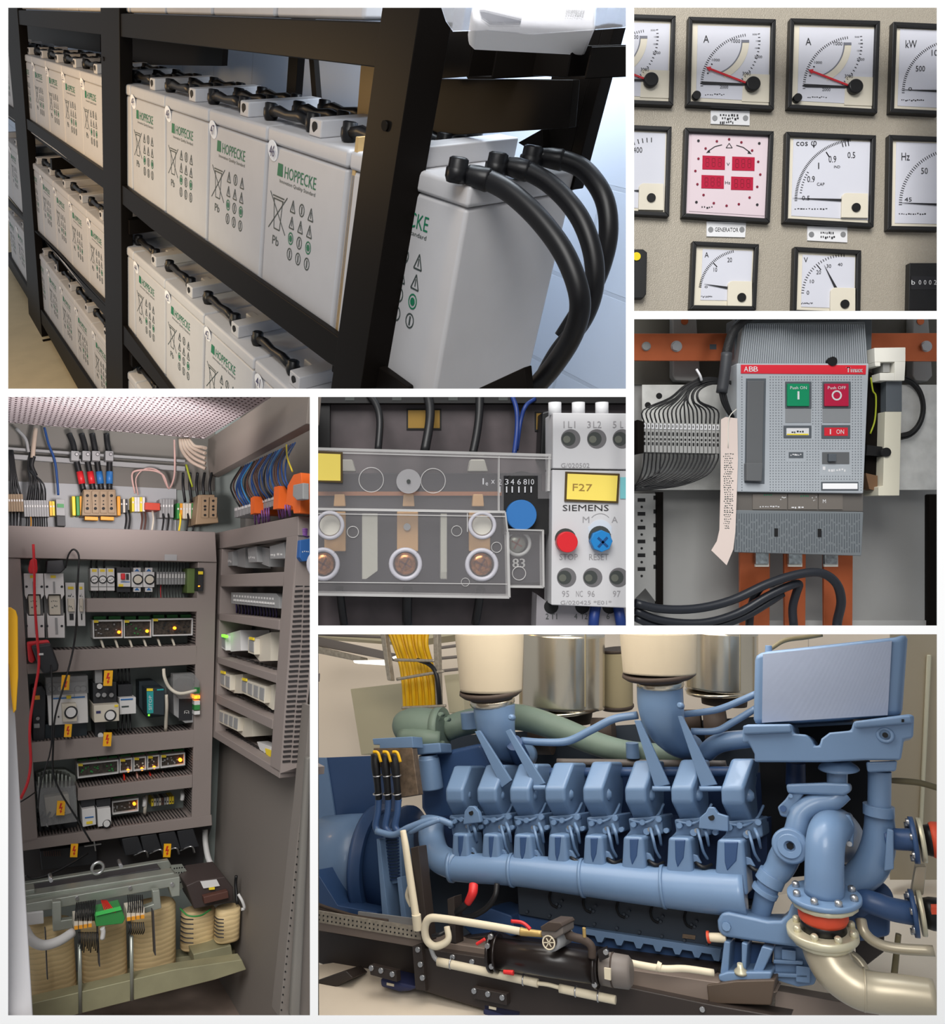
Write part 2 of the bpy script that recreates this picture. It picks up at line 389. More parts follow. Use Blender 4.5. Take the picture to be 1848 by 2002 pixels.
# --- digital synchronoscope
q = [(1340, 249), (1514, 256), (1506, 435), (1334, 424)]
t, H = gauge(q, 'synchronoscope', 'square gauge with four dark red digital displays and a ring of lamps', 'sync'); d = dial(t, q, 'dial_pink', (13, 13, 12, 12))
for k, (x0, y0, x1, y1) in enumerate([(1374, 304, 1418, 331), (1432, 306, 1476, 333), (1372, 342, 1416, 368), (1430, 345, 1473, 371)]):
    e = MB().slab(GP, [(x0, y0), (x1, y0 + 1.5), (x1 - .5, y1 + 1), (x0 - .5, y1)], S + .0006, S).build('display', 'display_red', t)
    m = MB()
    for j in range(3):
        for a, b in ((0, 0), (1, 0), (0, 1), (1, 1)):
            m.rect(GP, x0 + 6 + j * 12 + a * 6, y0 + 6 + b * 8, x0 + 7 + j * 12 + a * 6, y0 + 12 + b * 8, S + .0009, S + .0006)
        for b in range(3): m.rect(GP, x0 + 7 + j * 12, y0 + 5 + b * 8, x0 + 12 + j * 12, y0 + 6 + b * 8, S + .0009, S + .0006)
    m.build('digits', mat('digit_dark', (120, 8, 34), .4), e)
for x, y in [(1402, 276), (1426, 272), (1450, 278), (1380, 290), (1471, 294), (1366, 310), (1360, 334), (1364, 360), (1376, 381), (1396, 397), (1421, 402), (1445, 399), (1466, 386), (1481, 365), (1487, 341), (1483, 316)]:
    m = MB(); m.disc(GP, x, y, 2.4, S + .001, S, 8); m.build('indicator_lamp', mat('lamp_dark_red', (120, 20, 46), .4), t)
for x, y in [(1366, 275), (1485, 280), (1362, 395), (1481, 400)]:
    m = MB(); m.disc(GP, x, y, 2.6, S + .001, S, 8); m.build('screw', 'ink_black', t)
m = MB()
for a, b in (((1412, 283), (1384, 296)), ((1440, 284), (1467, 298))):
    mid = ((a[0] + b[0]) / 2, (a[1] + b[1]) / 2 - 3); line(m, GP, a, mid, 1.6, S + .0005, S); line(m, GP, mid, b, 1.6, S + .0005, S)
    sg = -1 if b[0] < a[0] else 1; m.slab(GP, [(b[0] + sg * 3, b[1] + 3), (b[0] - 3 * sg, b[1] - 3.5), (b[0] - sg * 5, b[1] + 2)], S + .0005, S)
for a, b in (((1426, 280), (1432, 289)), ((1432, 289), (1420, 289)), ((1420, 289), (1426, 280))): line(m, GP, a, b, 1.2, S + .0005, S)
tx(m, 'V', GP, 1424, 321, 6, 6, S); tx(m, 'Hz', GP, 1423, 357, 10, 6, S); dashes(m, GP, 1372, 403, 1396, 405, S, 5, 3, 4); m.build('lettering', 'ink_black', d)
# --- nameplates
for q, lab, lines_ in [([(1390, 216), (1466, 217), (1466, 245), (1390, 242)], 'white nameplate screwed under the left full ammeter', [(1408, 222, 1446, 224), (1412, 229, 1446, 231), (1408, 236, 1436, 238)]),
                ([(1382, 433), (1459, 435), (1457, 464), (1382, 462)], 'white nameplate screwed under the red digital gauge', []),
                ([(1579, 442), (1657, 445), (1657, 474), (1579, 470)], 'white nameplate screwed under the cos phi meter', [(1605, 452, 1632, 454), (1605, 461, 1634, 463)])]:
    t = thing('nameplate', lab, 'sign', GP.w(q[3][0] + 38, q[3][1]), 'engraved nameplates')
    MB().slab(GP, q, .0025, 0).build('plate', 'plate_white', t)
    m = MB()
    if not lines_: tx(m, 'GENERATOR', GP, 1421, 449, 46, 8, .0025, .02)
    for k, l in enumerate(lines_): dashes(m, GP, *l, .0025, 7, 4, k + 3)
    m.build('lettering', 'ink_black', t)
    for sx in (q[0][0] + 8, q[1][0] - 8):
        m = MB(); m.disc(GP, sx, (q[0][1] + q[2][1]) / 2, 5.2, .0036, .002, 16); m.build('screw', 'steel', t)
t = thing('indicator_switch', 'black panel switch with a yellow lamp cut by the left edge', 'switch', GP.w(1252, 583))
MB().slab(GP, [(1234, 487), (1258, 487), (1266, 493), (1264, 575), (1258, 583), (1234, 583)], .016, 0).build('body', 'bezel_black', t, bev=.002)
m = MB(); m.disc(GP, 1245, 501, 8, .0185, .016); m.build('lamp', 'lamp_yellow', t)
t = thing('hour_counter', 'black counter block with white digits at the right edge', 'counter', GP.w(1810, 606))
MB().slab(GP, [(1779, 514), (1838, 514), (1838, 607), (1777, 607)], .014, 0).build('body', 'bezel_black', t, bev=.001)
m = MB(); m.rect(GP, 1782, 540, 1838, 566, .0146, .014); m.build('window', 'ink_black', t)
m = MB(); tx(m, 'b', GP, 1786, 552, 7, 9, .0147)
for k, ch in enumerate('0002'): tx(m, ch, GP, 1799 + k * 10, 552, 5, 9, .0147)
m.build('digits', 'plate_white', t)
# ================================================================ battery racks (top left)
setclip(*PANES[0])
mat('battery_white', (190, 189, 191), 0.45, noise=0.02, nscale=8)
mat('rack_black', (20, 17, 15), 0.42, spec=.07)
mat('rubber_black', (15, 15, 18), 0.4, spec=.4)
mat('print_green', (22, 112, 78), 0.6)
mat('print_dark', (62, 72, 70), 0.6)
mat('sticker_white', (244, 244, 246), 0.5)
mat('number_ink', (50, 48, 92), 0.6)
mat('cardboard_tan', (196, 164, 112), 0.8)
mat('floor_beige', (196, 180, 146), 0.6, noise=0.06, nscale=3, bump=.1, bscale=30)
mat('hole_black', (12, 12, 14), 0.7)
def block_wall(name, col):
    m = mat(name, col, 0.7); nt = m.node_tree; b = nt.nodes['Principled BSDF']
    tc = nt.nodes.new('ShaderNodeTexCoord'); br = nt.nodes.new('ShaderNodeTexBrick')
    br.inputs['Scale'].default_value = 1.0; br.inputs['Mortar Size'].default_value = 0.012; br.inputs['Brick Width'].default_value = 1.1; br.inputs['Row Height'].default_value = .5
    c = lin(col); br.inputs['Color1'].default_value = (*c, 1); br.inputs['Color2'].default_value = (*[v * 1.03 for v in c], 1); br.inputs['Mortar'].default_value = (*[v * .86 for v in c], 1)
    nt.links.new(tc.outputs['UV'], br.inputs['Vector']); nt.links.new(br.outputs['Color'], b.inputs['Base Color'])
    bp = nt.nodes.new('ShaderNodeBump'); bp.inputs['Strength'].default_value = .5; bp.inputs['Distance'].default_value = .02
    nt.links.new(br.outputs['Fac'], bp.inputs['Height']); bp.invert = True; nt.links.new(bp.outputs['Normal'], b.inputs['Normal'])
    return m
BX = c2w((0.51055, 0.47490, -0.71680)); BY = c2w((0.85, -0.33, 0.515)); BZ = c2w((0.14419, -0.86912, -0.47312)); BO = c2w((-2.26604, -3.60912, 6.48981))
def L(x, y, z): return BO + BX * x + BY * y + BZ * z
def LV(x, y, z): return BX * x + BY * y + BZ * z
BN = BX.cross(BZ); BN = -BN if BN.dot(BY) < 0 else BN
BP = Pl(BO, BN, BY)
def lbox(mb, x0, y0, z0, x1, y1, z1, base=(0, 0, 0)):
    f = lambda x, y, z: LV(x + base[0], y + base[1], z + base[2])
    return mb.prism([f(x0, y0, z0), f(x1, y0, z0), f(x1, y0, z1), f(x0, y0, z1)], [f(x0, y1, z0), f(x1, y1, z0), f(x1, y1, z1), f(x0, y1, z1)])
# wall, floor
def wall_poly(name, P, m, kind='structure'):
    mb = MB(); mb.prism(P, [p + Vector((0, .05, 0)) for p in P]); o = mb.build(name, m, kind=kind); return o
WP = Pl(L(0, 1.25, 0), BN, BY); W_ = [WP.w(x, y) for x, y in ((-60, 1000), (1500, 1000), (1500, -120), (-60, -120))]
o = wall_poly('wall_back', W_, block_wall('painted_blocks', (196, 208, 226)))
uv = o.data.uv_layers.new(name='UVMap')
for lp in o.data.loops:
    co = o.data.vertices[lp.vertex_index].co + o.location
    d = co - BO; uv.data[lp.index].uv = (d.dot(BX) , d.dot(BZ))
FB = Pl(L(0, 0, -3.95), -BX.cross(BY)); FB = Pl(FB.o, -FB.m) if FB.m.z > 0 else FB
mb = MB(); P = [FB.w(x, y) for x, y in ((-30, 330), (60, 330), (900, 900), (-30, 900))]
mb.prism(P, [p - BZ * .05 for p in P]); mb.build('floor', 'floor_beige', kind='structure')
# ---- one battery, then copies
def proto_battery():
    P = {}
    mb = MB(); lbox(mb, .012, 0, -.98, .975, .56, -.085); P['body'] = (mb, 'battery_white', .02)
    mb = MB(); lbox(mb, .004, -.008, -.085, .985, .568, 0); P['lid'] = (mb, 'battery_white', .018)
    mb = MB(); lbox(mb, .46, .03, 0, .60, .52, .085); lbox(mb, .3, .2, 0, .46, .26, .06); P['lid_ridge'] = (mb, 'battery_white', .008)
    mb = MB(); mb.lathe(LV(.53, .031, .045), -BY, [(0, .028), (.004, .028)], 14); P['hole'] = (mb, 'hole_black', 0)
    return P
PB = proto_battery()
def front_print():
    """lettering and warning signs on a battery front, in local x / z"""
    g = MB(); k = MB()
    def put(mb, t, x0, z0, x1, z1):
        UV, Fc = glyphs(t); mb.add([LV(x0 + u * (x1 - x0), -.002, z0 + v * (z1 - z0)) for u, v in UV], Fc)
    put(g, 'HOPPECKE', .26, -.235, .66, -.175)
    g.add([LV(x, -.002, z) for x, z in ((.16, -.235), (.165, -.17), (.23, -.17), (.235, -.235))], [(0, 1, 2, 3)])
    put(k, 'Innovation Quality Standard', .2, -.272, .66, -.248)
    def ln(mb, a, b, w=.007):
        d = Vector((b[0] - a[0], b[1] - a[1])); n = Vector((-d.y, d.x)).normalized() * w / 2
        mb.add([LV(p[0], -.002, p[1]) for p in ((a[0] + n.x, a[1] + n.y), (b[0] + n.x, b[1] + n.y), (b[0] - n.x, b[1] - n.y), (a[0] - n.x, a[1] - n.y))], [(0, 1, 2, 3)])
    # crossed bin
    for a, b in (((.08, -.33), (.32, -.53)), ((.32, -.33), (.08, -.53)), ((.13, -.36), (.27, -.36)), ((.14, -.36), (.16, -.52)), ((.26, -.36), (.24, -.52)), ((.16, -.52), (.24, -.52)), ((.12, -.345), (.28, -.345))): ln(k, a, b)
    put(k, 'Pb', .15, -.61, .24, -.56)
    for r in range(4):
        for c in range(3):
            x = .40 + c * .115; z = -.36 - r * .085; s = .031
            if r < 2 and not (r == 0 and c == 1):
                for a, b in (((x - s, z - s), (x + s, z - s)), ((x + s, z - s), (x, z + s)), ((x, z + s), (x - s, z - s)), ((x, z - .02), (x, z + .012))): ln(k, a, b)
            else:
                tgt = g if (r + c) % 2 == 0 and r == 2 else k
                Q = [(x + s * math.cos(2 * PI * i / 12), z + s * math.sin(2 * PI * i / 12)) for i in range(13)]
                for a, b in zip(Q[:-1], Q[1:]): ln(tgt, a, b, .007)
                if tgt is g: tgt.add([LV(x + s * .6 * math.cos(2 * PI * i / 8), -.0025, z + s * .6 * math.sin(2 * PI * i / 8)) for i in range(8)], [tuple(range(8))])
                else: ln(tgt, (x, z - .02), (x, z + .02), .012)
    return g, k
FG, FK = front_print()
BATT0 = None
def numtext(t):
    mb = MB(); UV, Fc = glyphs(t); w = .07 if len(t) > 1 else .035
    mb.add([LV(.1 - w / 2 + u * w, -.017, -.145 + v * .06) for u, v in UV], Fc); return mb
def raw_part(name, mb, m, parent, bev=0.0):
    o = mb.build(name, m, None, raw=True, bev=bev); o.parent = parent; return o
def first_battery():
    t = thing('battery', 'x', 'battery', BO)
    ch = {}
    for n, (mb, m, bv) in PB.items(): ch[n] = raw_part(n, mb, m, t, bv)
    raw_part('logo', FG, 'print_green', ch['body']); raw_part('warning_signs', FK, 'print_dark', ch['body'])
    s_ = MB(); s_.lathe(LV(.1, -.0085, -.115), -BY, [(0, .055), (.004, .055)], 20); raw_part('number_sticker', s_, 'sticker_white', t)
    return t
ROWS = [('top', .51 + .99, range(-8, 4), None), ('upper', 0.0, range(-9, 5), 50), ('middle', -1.37, range(-9, 4), 44), ('lower', -2.65, range(-9, 1), 30)]
proto = first_battery(); used = False
def kids(o): return list(o.children)
def battery(x, y, z, label, group, num=None):
    global used
    if not used: t = proto; used = True
    else:
        t = proto.copy(); C.objects.link(t)
        for ch in PROTO_KIDS:
            c = ch[0].copy(); C.objects.link(c); c.parent = t
            for g in ch[1]:
                d = g.copy(); C.objects.link(d); d.parent = c
    t.location = L(x, y, z); t['label'] = label; t['group'] = group; WLOC[t.name] = L(x, y, z)
    if num is not None and z < 1: raw_part('number', numtext(str(num)), 'number_ink', [c for c in t.children if c.name.startswith('number_sticker')][0])
    return t
PROTO_KIDS = [(c, list(c.children)) for c in proto.children]
ordn = ['first', 'second', 'third', 'fourth', 'fifth', 'sixth', 'seventh', 'eighth', 'ninth', 'tenth', 'eleventh', 'twelfth', 'thirteenth', 'fourteenth', 'fifteenth']
for rn, z, ks, n0 in ROWS:
    for k in ks:
        if rn == 'upper' and k == 4:
            ENDB = battery(4.0, 0, z, 'large white battery at the rack end with three thick black cables on it', 'batteries on the upper shelf', None)
            for c in list(ENDB.children):
                if c.name.startswith('number_sticker'): bpy.data.objects.remove(c)
                elif c.name.startswith('body'):
                    for g in c.children: g.location = LV(.075, 0, .01)
            continue
        num = None if n0 is None else n0 - 1 - k if n0 != 50 else 49 - k
        if rn == 'middle': num = 44 - k
        where = {'top': 'the cut off top shelf', 'upper': 'the upper shelf', 'middle': 'the middle shelf', 'lower': 'the lowest shelf'}[rn]
        if k >= 0 and rn in ('upper', 'middle'): lab = f'white battery with round sticker {num} on {where}, right of the middle post'
        else: lab = f'white battery on {where}, {ordn[max(ks) - k]} from the right end of its row'
        battery(k, 0, z, lab, f'batteries on {where}', num if k > -6 else None)
# ---- black links between neighbouring batteries, three per joint
def proto_link():
    a, b = (-.24, 0, .05), (.36, 0, .05)
    t = thing('battery_link', 'x', 'cable link', BO)
    m = MB(); m.tube([LV(-.2, 0, .045), LV(-.1, 0, .06), LV(.03, 0, .05), LV(.2, 0, .06), LV(.33, 0, .045)], [.028, .031, .025, .031, .028], 8); raw_part('sleeve', m, 'rubber_black', t)
    for x in (-.22, .36):
        m = MB(); m.lathe(LV(x, 0, 0), BZ, [(0, .034), (.025, .044), (.06, .044), (.068, .037), (.09, .037), (.095, .026)], 8); raw_part('end_cap', m, 'rubber_black', t)
    return t
lk0 = proto_link(); LK = list(lk0.children); lused = False
for rn, z, ks, n0 in ROWS[1:]:
    for k in ks:
        if k == max(ks) or (rn != 'upper' and (k < -6)): continue
        for r, y in enumerate((.1, .28, .45)):
            if rn != 'upper' and r > 0: continue
            if k < -5 and r > 1: continue
            if not lused: t = lk0; lused = True
            else:
                t = lk0.copy(); C.objects.link(t)
                for c in LK: d = c.copy(); C.objects.link(d); d.parent = t
            where = {'upper': 'upper', 'middle': 'middle', 'lower': 'lowest'}[rn]
            t.location = L(k + 1, y, z); t['group'] = f'black links on the {where} shelf'
            t['label'] = f'black rubber link on the {where} shelf, {["front", "second", "back"][r]} row, {ordn[max(ks) - 1 - k]} joint from the right'
# ---- printed device above the rack end sits in a clear bag
# ---- rack
RK = thing('battery_rack', 'black painted steel battery rack with posts, beams and cross bars', 'rack', L(0, 0, -3.95))
def rp(name, P, h1, h0, bev=.006):
    m = MB().slab(BP, P, h1, h0); return m.build(name, 'rack_black', RK, bev=bev)
rp('post', [(748, 9), (823, 9), (704, 766), (646, 766)], .14, -.02, .004)
rp('post', [(196, 9), (233, 9), (240, 766), (208, 766)], .06, -.05)
rp('post', [(8, 9), (33, 9), (61, 380), (86, 712), (62, 712), (42, 380)], .06, -.05)
rp('beam', [(10, 19), (760, 43), (760, 135), (10, 45)], .05, .01)
rp('beam', [(10, 203), (52, 232), (201, 334), (263, 380), (640, 643), (795, 757), (795, 800), (640, 709), (294, 446), (201, 367), (111, 294), (10, 222)], .05, .01)
rp('beam', [(10, 385), (64, 446), (208, 595), (239, 633), (340, 770), (320, 770), (242, 674), (208, 622), (111, 494), (10, 398)], .05, .01)
rp('beam', [(10, 490), (73, 595), (190, 770), (158, 770), (52, 580), (10, 510)], .05, .01)
m = MB().slab(BP, [(58, 664), (84, 664), (88, 708), (64, 714)], .08, -.08).build('foot', 'rack_black', RK)
def lb(name, *a, m='rack_black', par=RK, bev=.005):
    mb = MB(); f = lambda x, y, z: L(x, y, z)
    x0, y0, z0, x1, y1, z1 = a
    mb.prism([f(x0, y0, z0), f(x1, y0, z0), f(x1, y0, z1), f(x0, y0, z1)], [f(x0, y1, z0), f(x1, y1, z0), f(x1, y1, z1), f(x0, y1, z1)])
    return mb.build(name, m, par, bev=bev)
for xx in (-.22, -4.1):
    for zz in (-1.12, -2.42, -3.75): lb('cross_bar', xx - .06, .0, zz - .13, xx + .06, 1.0, zz)
lb('rear_post', 1.45, .78, -1.3, 1.62, .84, 2.2); lb('rear_post', -3.3, .78, -4, -3.15, .84, 2.2)
mb = MB(); mb.prism([L(1.62, .8, .6), L(1.7, .8, .6), L(2.0, .8, -.1), L(1.92, .8, -.1)], [L(1.62, .84, .6), L(1.7, .84, .6), L(2.0, .84, -.1), L(1.92, .84, -.1)]); mb.build('brace', 'rack_black', RK)
# shelf boards under the rows
for zz, xe in ((.5, 4.0), (-.99, 4.95), (-2.36, 3.5), (-3.64, .6)): lb('shelf', -10, .02, zz - .03, xe, .6, zz)
lb('shelf_edge', 4.0, .02, -1.1, 5.0, .62, -.985)
RBP = Pl(L(0, .74, 0), BN, BY)
for P in ([(232, 66), (436, 96), (434, 129), (232, 126)], [(34, 44), (196, 64), (196, 102), (34, 80)]):
    MB().slab(RBP, P, 0, -.05).build('rear_beam', 'rack_black', RK)
# frame at the right end
EP = Pl(L(4.75, 0, 0), BN, BY)
def ep(name, P, y1, y0, mt='rack_black', bev=.004):
    pl = Pl(L(4.9, y1, 0), BN, BY); mb = MB(); mb.slab(pl, P, 0, -(y0 - y1)); return mb.build(name, mt, RK, bev=bev)
ep('end_plate', [(838, 154), (1120, 156), (1112, 250), (812, 270)], .3, .34)
ep('rear_post', [(1102, 9), (1190, 9), (1175, 66), (1116, 301), (1100, 370), (1040, 370), (1060, 255)], .55, .6)
ep('rear_post_flange', [(1190, 9), (1212, 9), (1201, 52), (1133, 315), (1118, 372), (1100, 370), (1116, 301), (1175, 66)], .53, .6)
ep('upper_channel', [(845, 15), (932, 15), (913, 150), (828, 156)], .2, .22)
ep('upper_channel', [(930, 77), (1157, 90), (1148, 110), (1140, 152), (1105, 152), (940, 140), (925, 145)], .36, .4)
for q in ([(928, 78), (975, 82), (962, 152), (914, 152)], [(1120, 90), (1158, 92), (1144, 152), (1108, 152)]):
    m = MB()
    pl = Pl(L(4.9, .16, 0), BN, BY)
    for a, b in ((0, 3), (1, 2)): line(m, pl, q[a], q[b], 3, 0, -.3)
    line(m, pl, q[3], q[2], 5, 0, -.3); m.build('open_channel', 'rack_black', RK)
ep('gusset', [(1012, 279), (1060, 252), (1062, 300), (1030, 290)], .5, .54)
ep('lower_end_beam', [(936, 759), (1025, 718), (1030, 770), (936, 770)], .1, .14)
m = MB(); m.disc(BP, 751, 246, 10, .152, .14, 16); m.build('bolt', 'rack_black', RK)
m = MB(); m.disc(BP, 201, 115, 4, .068, .06, 10); m.build('bolt', 'rack_black', RK)
m = MB(); P = [L(4.03, 0.0, -.99), L(4.06, 0.0, -.99), L(4.06, 0.0, .06), L(4.03, .0, .06)]; m.prism(P, [p + BY * .5 for p in P]); m.build('spacer_board', 'cardboard_tan', label='tan cardboard sheet standing between battery 46 and the rack end battery', cat='board')
m = MB(); P = [L(4.1, .1, .42), L(4.2, .1, .42), L(4.2, .1, .06), L(4.1, .1, .06)]
BPb = Pl(L(0, .35, 0), BN, BY); MB().slab(BPb, [(706, 125), (745, 125), (745, 300), (697, 240)], 0, -.02).build('wooden_panel', 'cardboard_tan', label='tan panel seen behind the big front post', cat='board')
# ---- cables of the end battery
def cable(P, r, label, cap, boot):
    t = thing('battery_cable', label, 'cable', flat(P[0][2]).w(P[0][0], P[0][1]), 'thick black battery cables')
    Q = smooth(P, 8); W = [flat(q[2]).w(q[0], q[1]) for q in Q if q[1] < 766]
    m = MB(); m.tube(W, [(r + 2 * math.sin(i / len(W) * PI)) * w.y / F for i, w in enumerate(W)], 16); m.build('cable_jacket', 'rubber_black', t)
    m = MB(); a, b, c = [flat(P[i][2]).w(P[i][0], P[i][1]) for i in (0, 1, 2)]
    R = r * a.y / F; v = (W[10] - W[0]); m.tube([a - v * .25, a + v * .1, a + v * .5, a + v * .9, a + v * 1.05], [R * .75, R * 1.0, R * 1.12, R * 1.2, R * 1.05], 14); m.build('boot', 'rubber_black', t)
    m = MB(); q = flat(P[0][2] - .02).w(*cap); R = 23 * q.y / F
    m.lathe(q - BZ * .05, BZ, [(0, R * .8), (.02, R), (.05, R), (.055, R * .86), (.085, R * .84), (.092, R * .6)], 6); m.build('terminal_cap', 'rubber_black', t)
    return t
cable([(915, 342, 2.93), (945, 348, 2.92), (1000, 378, 2.86), (1060, 435, 2.8), (1108, 505, 2.76), (1134, 585, 2.76), (1122, 650, 2.84), (1085, 712, 2.98), (1040, 765, 3.12)], 19, 'nearest of three thick black cables curving off the end battery', (895, 330), 1)
cable([(993, 325, 3.02), (1022, 330, 3.01), (1078, 362, 2.96), (1130, 420, 2.9), (1158, 490, 2.88), (1162, 560, 2.9), (1140, 625, 2.98), (1090, 690, 3.1), (1050, 762, 3.2)], 17, 'middle one of three thick black cables curving off the end battery', (972, 320), 1)
cable([(1060, 308, 3.12), (1090, 310, 3.1), (1142, 332, 3.06), (1180, 385, 3.02), (1190, 450, 3.02), (1178, 515, 3.06), (1150, 580, 3.12), (1100, 660, 3.2)], 17, 'farthest of three thick black cables, its loop widest to the right', (1040, 306), 1)
# ---- wrapped device
mat('clear_bag', (235, 235, 240), 0.12, trans=0.85, ior=1.15, alpha=.55)
mat('window_grey', (74, 78, 90), 0.3)
DP = flat(2.55)
t = thing('control_box', 'white device with a grey window above the rack end, wrapped in a bag', 'device', DP.w(1060, 57))
MB().slab(DP, [(922, 9), (924, 36), (936, 46), (1165, 58), (1167, 9)], .05, -.1).build('housing', 'sticker_white', t, bev=.012)
MB().slab(DP, [(937, 20), (945, 19), (1020, 37), (1018, 46), (958, 45), (942, 36)], .053, .045).build('window', 'window_grey', t)
m = MB(); tx(m, 'HOPPECKE', DP, 1125, 24, 36, 7, .052, .06); dashes(m, DP, 1106, 29, 1142, 31, .052, 8, 2, 1, .06); m.build('lettering', 'print_dark', t)
rb = random.Random(3); P = [(862, 9), (872, 40), (886, 60), (950, 58), (1040, 66), (1120, 60), (1230, 52), (1230, 9)]
MB().slab(DP, P, .1, .095).build('plastic_bag', 'clear_bag', label='clear crumpled plastic bag around the white device', cat='bag')
# ================================================================ circuit breaker (right, second row)
setclip(*PANES[2])
mat('enclosure_grey', (156, 156, 154), 0.5, 0.1, noise=.08, nscale=4)
mat('enclosure_dark', (92, 90, 82), 0.6)
mat('galvanised', (216, 216, 212), 0.45, 0.15, noise=.12, nscale=30)
mat('copper', (206, 112, 72), 0.32, 0.75, noise=.12, nscale=12)
mat('breaker_grey', (168, 174, 180), 0.5, noise=.03, nscale=30)
mat('breaker_dark', (84, 90, 96), 0.5)
mat('breaker_rib', (112, 118, 122), 0.5)
mat('trip_brown', (98, 94, 90), 0.5)
mat('brand_red', (206, 36, 52), 0.4)
mat('button_green', (0, 138, 92), 0.4); mat('button_red', (178, 20, 62), 0.4)
mat('light_plastic', (228, 226, 216), 0.5); mat('support_grey', (150, 150, 148), 0.5)
mat('paper_tag', (218, 202, 194), 0.8); mat('wire_black', (22, 22, 24), 0.45); mat('cable_dark', (34, 37, 44), 0.38)
mat('sleeve_black', (24, 24, 26), .6, bump=.6, bscale=300); mat('terminal_grey', (160, 160, 158), .5); mat('wire_green', (150, 160, 30), .5)
KW = flat(1.86); KP = flat(1.82); KB = flat(1.78)
MB().rect(KW, 1232, 616, 1840, 1231, 0, -.01).build('wall_enclosure', 'enclosure_grey', kind='structure')
t = MB().rect(KW, 1234, 618, 1838, 752, .004, 0).build('dark_sheet', 'enclosure_dark', label='dark greenish sheet behind the horizontal copper bar', cat='panel')
t = thing('mounting_plate', 'light galvanised plate behind the terminal strip and breaker', 'plate', KP.w(1540, 962))
MB().rect(KP, 1256, 752, 1838, 958, .004, 0).build('sheet', 'galvanised', t, bev=.001)
for x, y in ((1267, 792), (1289, 774)):
    m = MB(); m.disc(KP, x, y, 6, .0046, .004, 16); m.build('hole', 'hole_black', t)
# perforated rail
t = thing('perforated_rail', 'perforated steel rail standing at the lower left of the breaker cabinet', 'rail', KP.w(1262, 1223))
MB().slab(KP, [(1234, 965), (1284, 965), (1282, 1176), (1262, 1150), (1240, 1172), (1234, 1172)], .004, 0).build('profile', 'terminal_grey', t)
MB().rect(KP, 1284, 962, 1297, 1183, .012, 0).build('gasket', 'rack_black', t)
for k in range(6):
    m = MB().rect(KP, 1247, 974 + k * 27, 1262, 981 + k * 27, .0048, .004); m.build('slot', 'hole_black', t)
    m = MB(); m.disc(KP, 1255, 991 + k * 27, 2.5, .0048, .004, 8); m.build('round_hole', 'hole_black', t)
    m = MB().rect(KP, 1278, 969 + k * 27, 1282, 977 + k * 27, .0048, .004); m.build('slot', 'hole_black', t)
MB().rect(KP, 1818, 966, 1838, 1231, .02, 0).build('gasket_strip', 'rack_black', label='dark vertical strip along the right edge below the plate', cat='strip', bev=.004)
MB().rect(KP, 1234, 1213, 1838, 1231, .008, 0).build('bottom_rail', 'terminal_grey', label='grey rail along the bottom behind the vertical copper bars', cat='rail')
for x0, x1, lab in ((1316, 1370, 'left grey insulator block holding the horizontal copper bar'), (1785, 1824, 'right grey insulator block holding the horizontal copper bar')):
    t = thing('bar_support', lab, 'insulator', KW.w((x0 + x1) / 2, 748), 'copper bar insulators')
    MB().slab(KW, [(x0, 618), (x1 - 8, 618), (x1, 735), (x1 - 10, 746), (x0 + 6, 744), (x0, 735)], .03, .004).build('block', 'support_grey', t, bev=.003)
    m = MB(); m.disc(KW, (x0 + x1) / 2 - 4, 628, 7, .032, .03, 14); m.build('bolt', 'copper', t)
t = thing('busbar', 'horizontal copper bar running behind the breaker top', 'busbar', KB.w(1536, 706))
MB().slab(KB, [(1234, 652), (1838, 651), (1838, 706), (1234, 705)], .012, .004).build('bar', 'copper', t, bev=.001)
for x, r, mt in ((1264, 7, 'terminal_grey'), (1323, 9, 'steel'), (1812, 9, 'steel')):
    m = MB(); m.disc(KB, x, 677, r, .02, .012, 6 if r > 8 else 18); m.disc(KB, x, 677, r + 2, .014, .012, 18); m.build('bolt', mt, t)
m = MB().rect(KB, 1388, 673, 1401, 683, .0124, .012); m.build('printed_mark', 'breaker_dark', t)
# ---- breaker
BF = flat(1.70)
t = thing('circuit_breaker', 'grey motor operated circuit breaker with green and red push buttons', 'breaker', BF.w(1565, 1085))
b = MB().slab(BF, [(1438, 622), (1706, 622), (1704, 714), (1436, 714)], -.03, -.08).build('rear_housing', 'breaker_dark', t, bev=.002)
up = MB().slab(BF, [(1453, 632), (1692, 629), (1698, 712), (1443, 712)], -.008, -.07).build('arc_cover', 'breaker_rib', t, bev=.002)
m = MB()
for k in range(58):
    f = (k + .5) / 58; xa = 1455 + f * 236; xb = 1446 + f * 250; m.slab(BF, [(xa, 634), (xa + 1.6, 634), (xb + 1.7, 710), (xb, 710)], -.0055, -.008)
m.build('ribs', mat('rib_light', (160, 166, 172), .5), up)
m = MB(); m.disc(BF, 1629, 706, 9, .004, -.008, 14); m.build('lock_screw', 'knob_black', t)
FPq = [(1441, 710), (1700, 710), (1689, 965), (1441, 962)]
fp = MB().slab(BF, FPq, 0, -.06).build('front_panel', 'breaker_grey', t, bev=.003)
m = MB()
for j in range(42):
    for i in range(43):
        x = 1450 + i * 5.55; y = 736 + j * 5.4
        if 1455 < x < 1502 or (1533 < x < 1588 and 745 < y < 828) or (1606 < x < 1665 and 745 < y < 828) or (1530 < x < 1590 and 833 < y < 856) or (1605 < x < 1665 and 831 < y < 856) or (1538 < x < 1576 and 880 < y < 900) or (1602 < x < 1664 and 880 < y < 926) or (1602 < x < 1680 and y > 938): continue
        m.rect(BF, x, y, x + 1.8, y + 1.8, .0004, 0)
m.build('grip_dots', mat('dot_grey', (104, 110, 116), .5), fp)
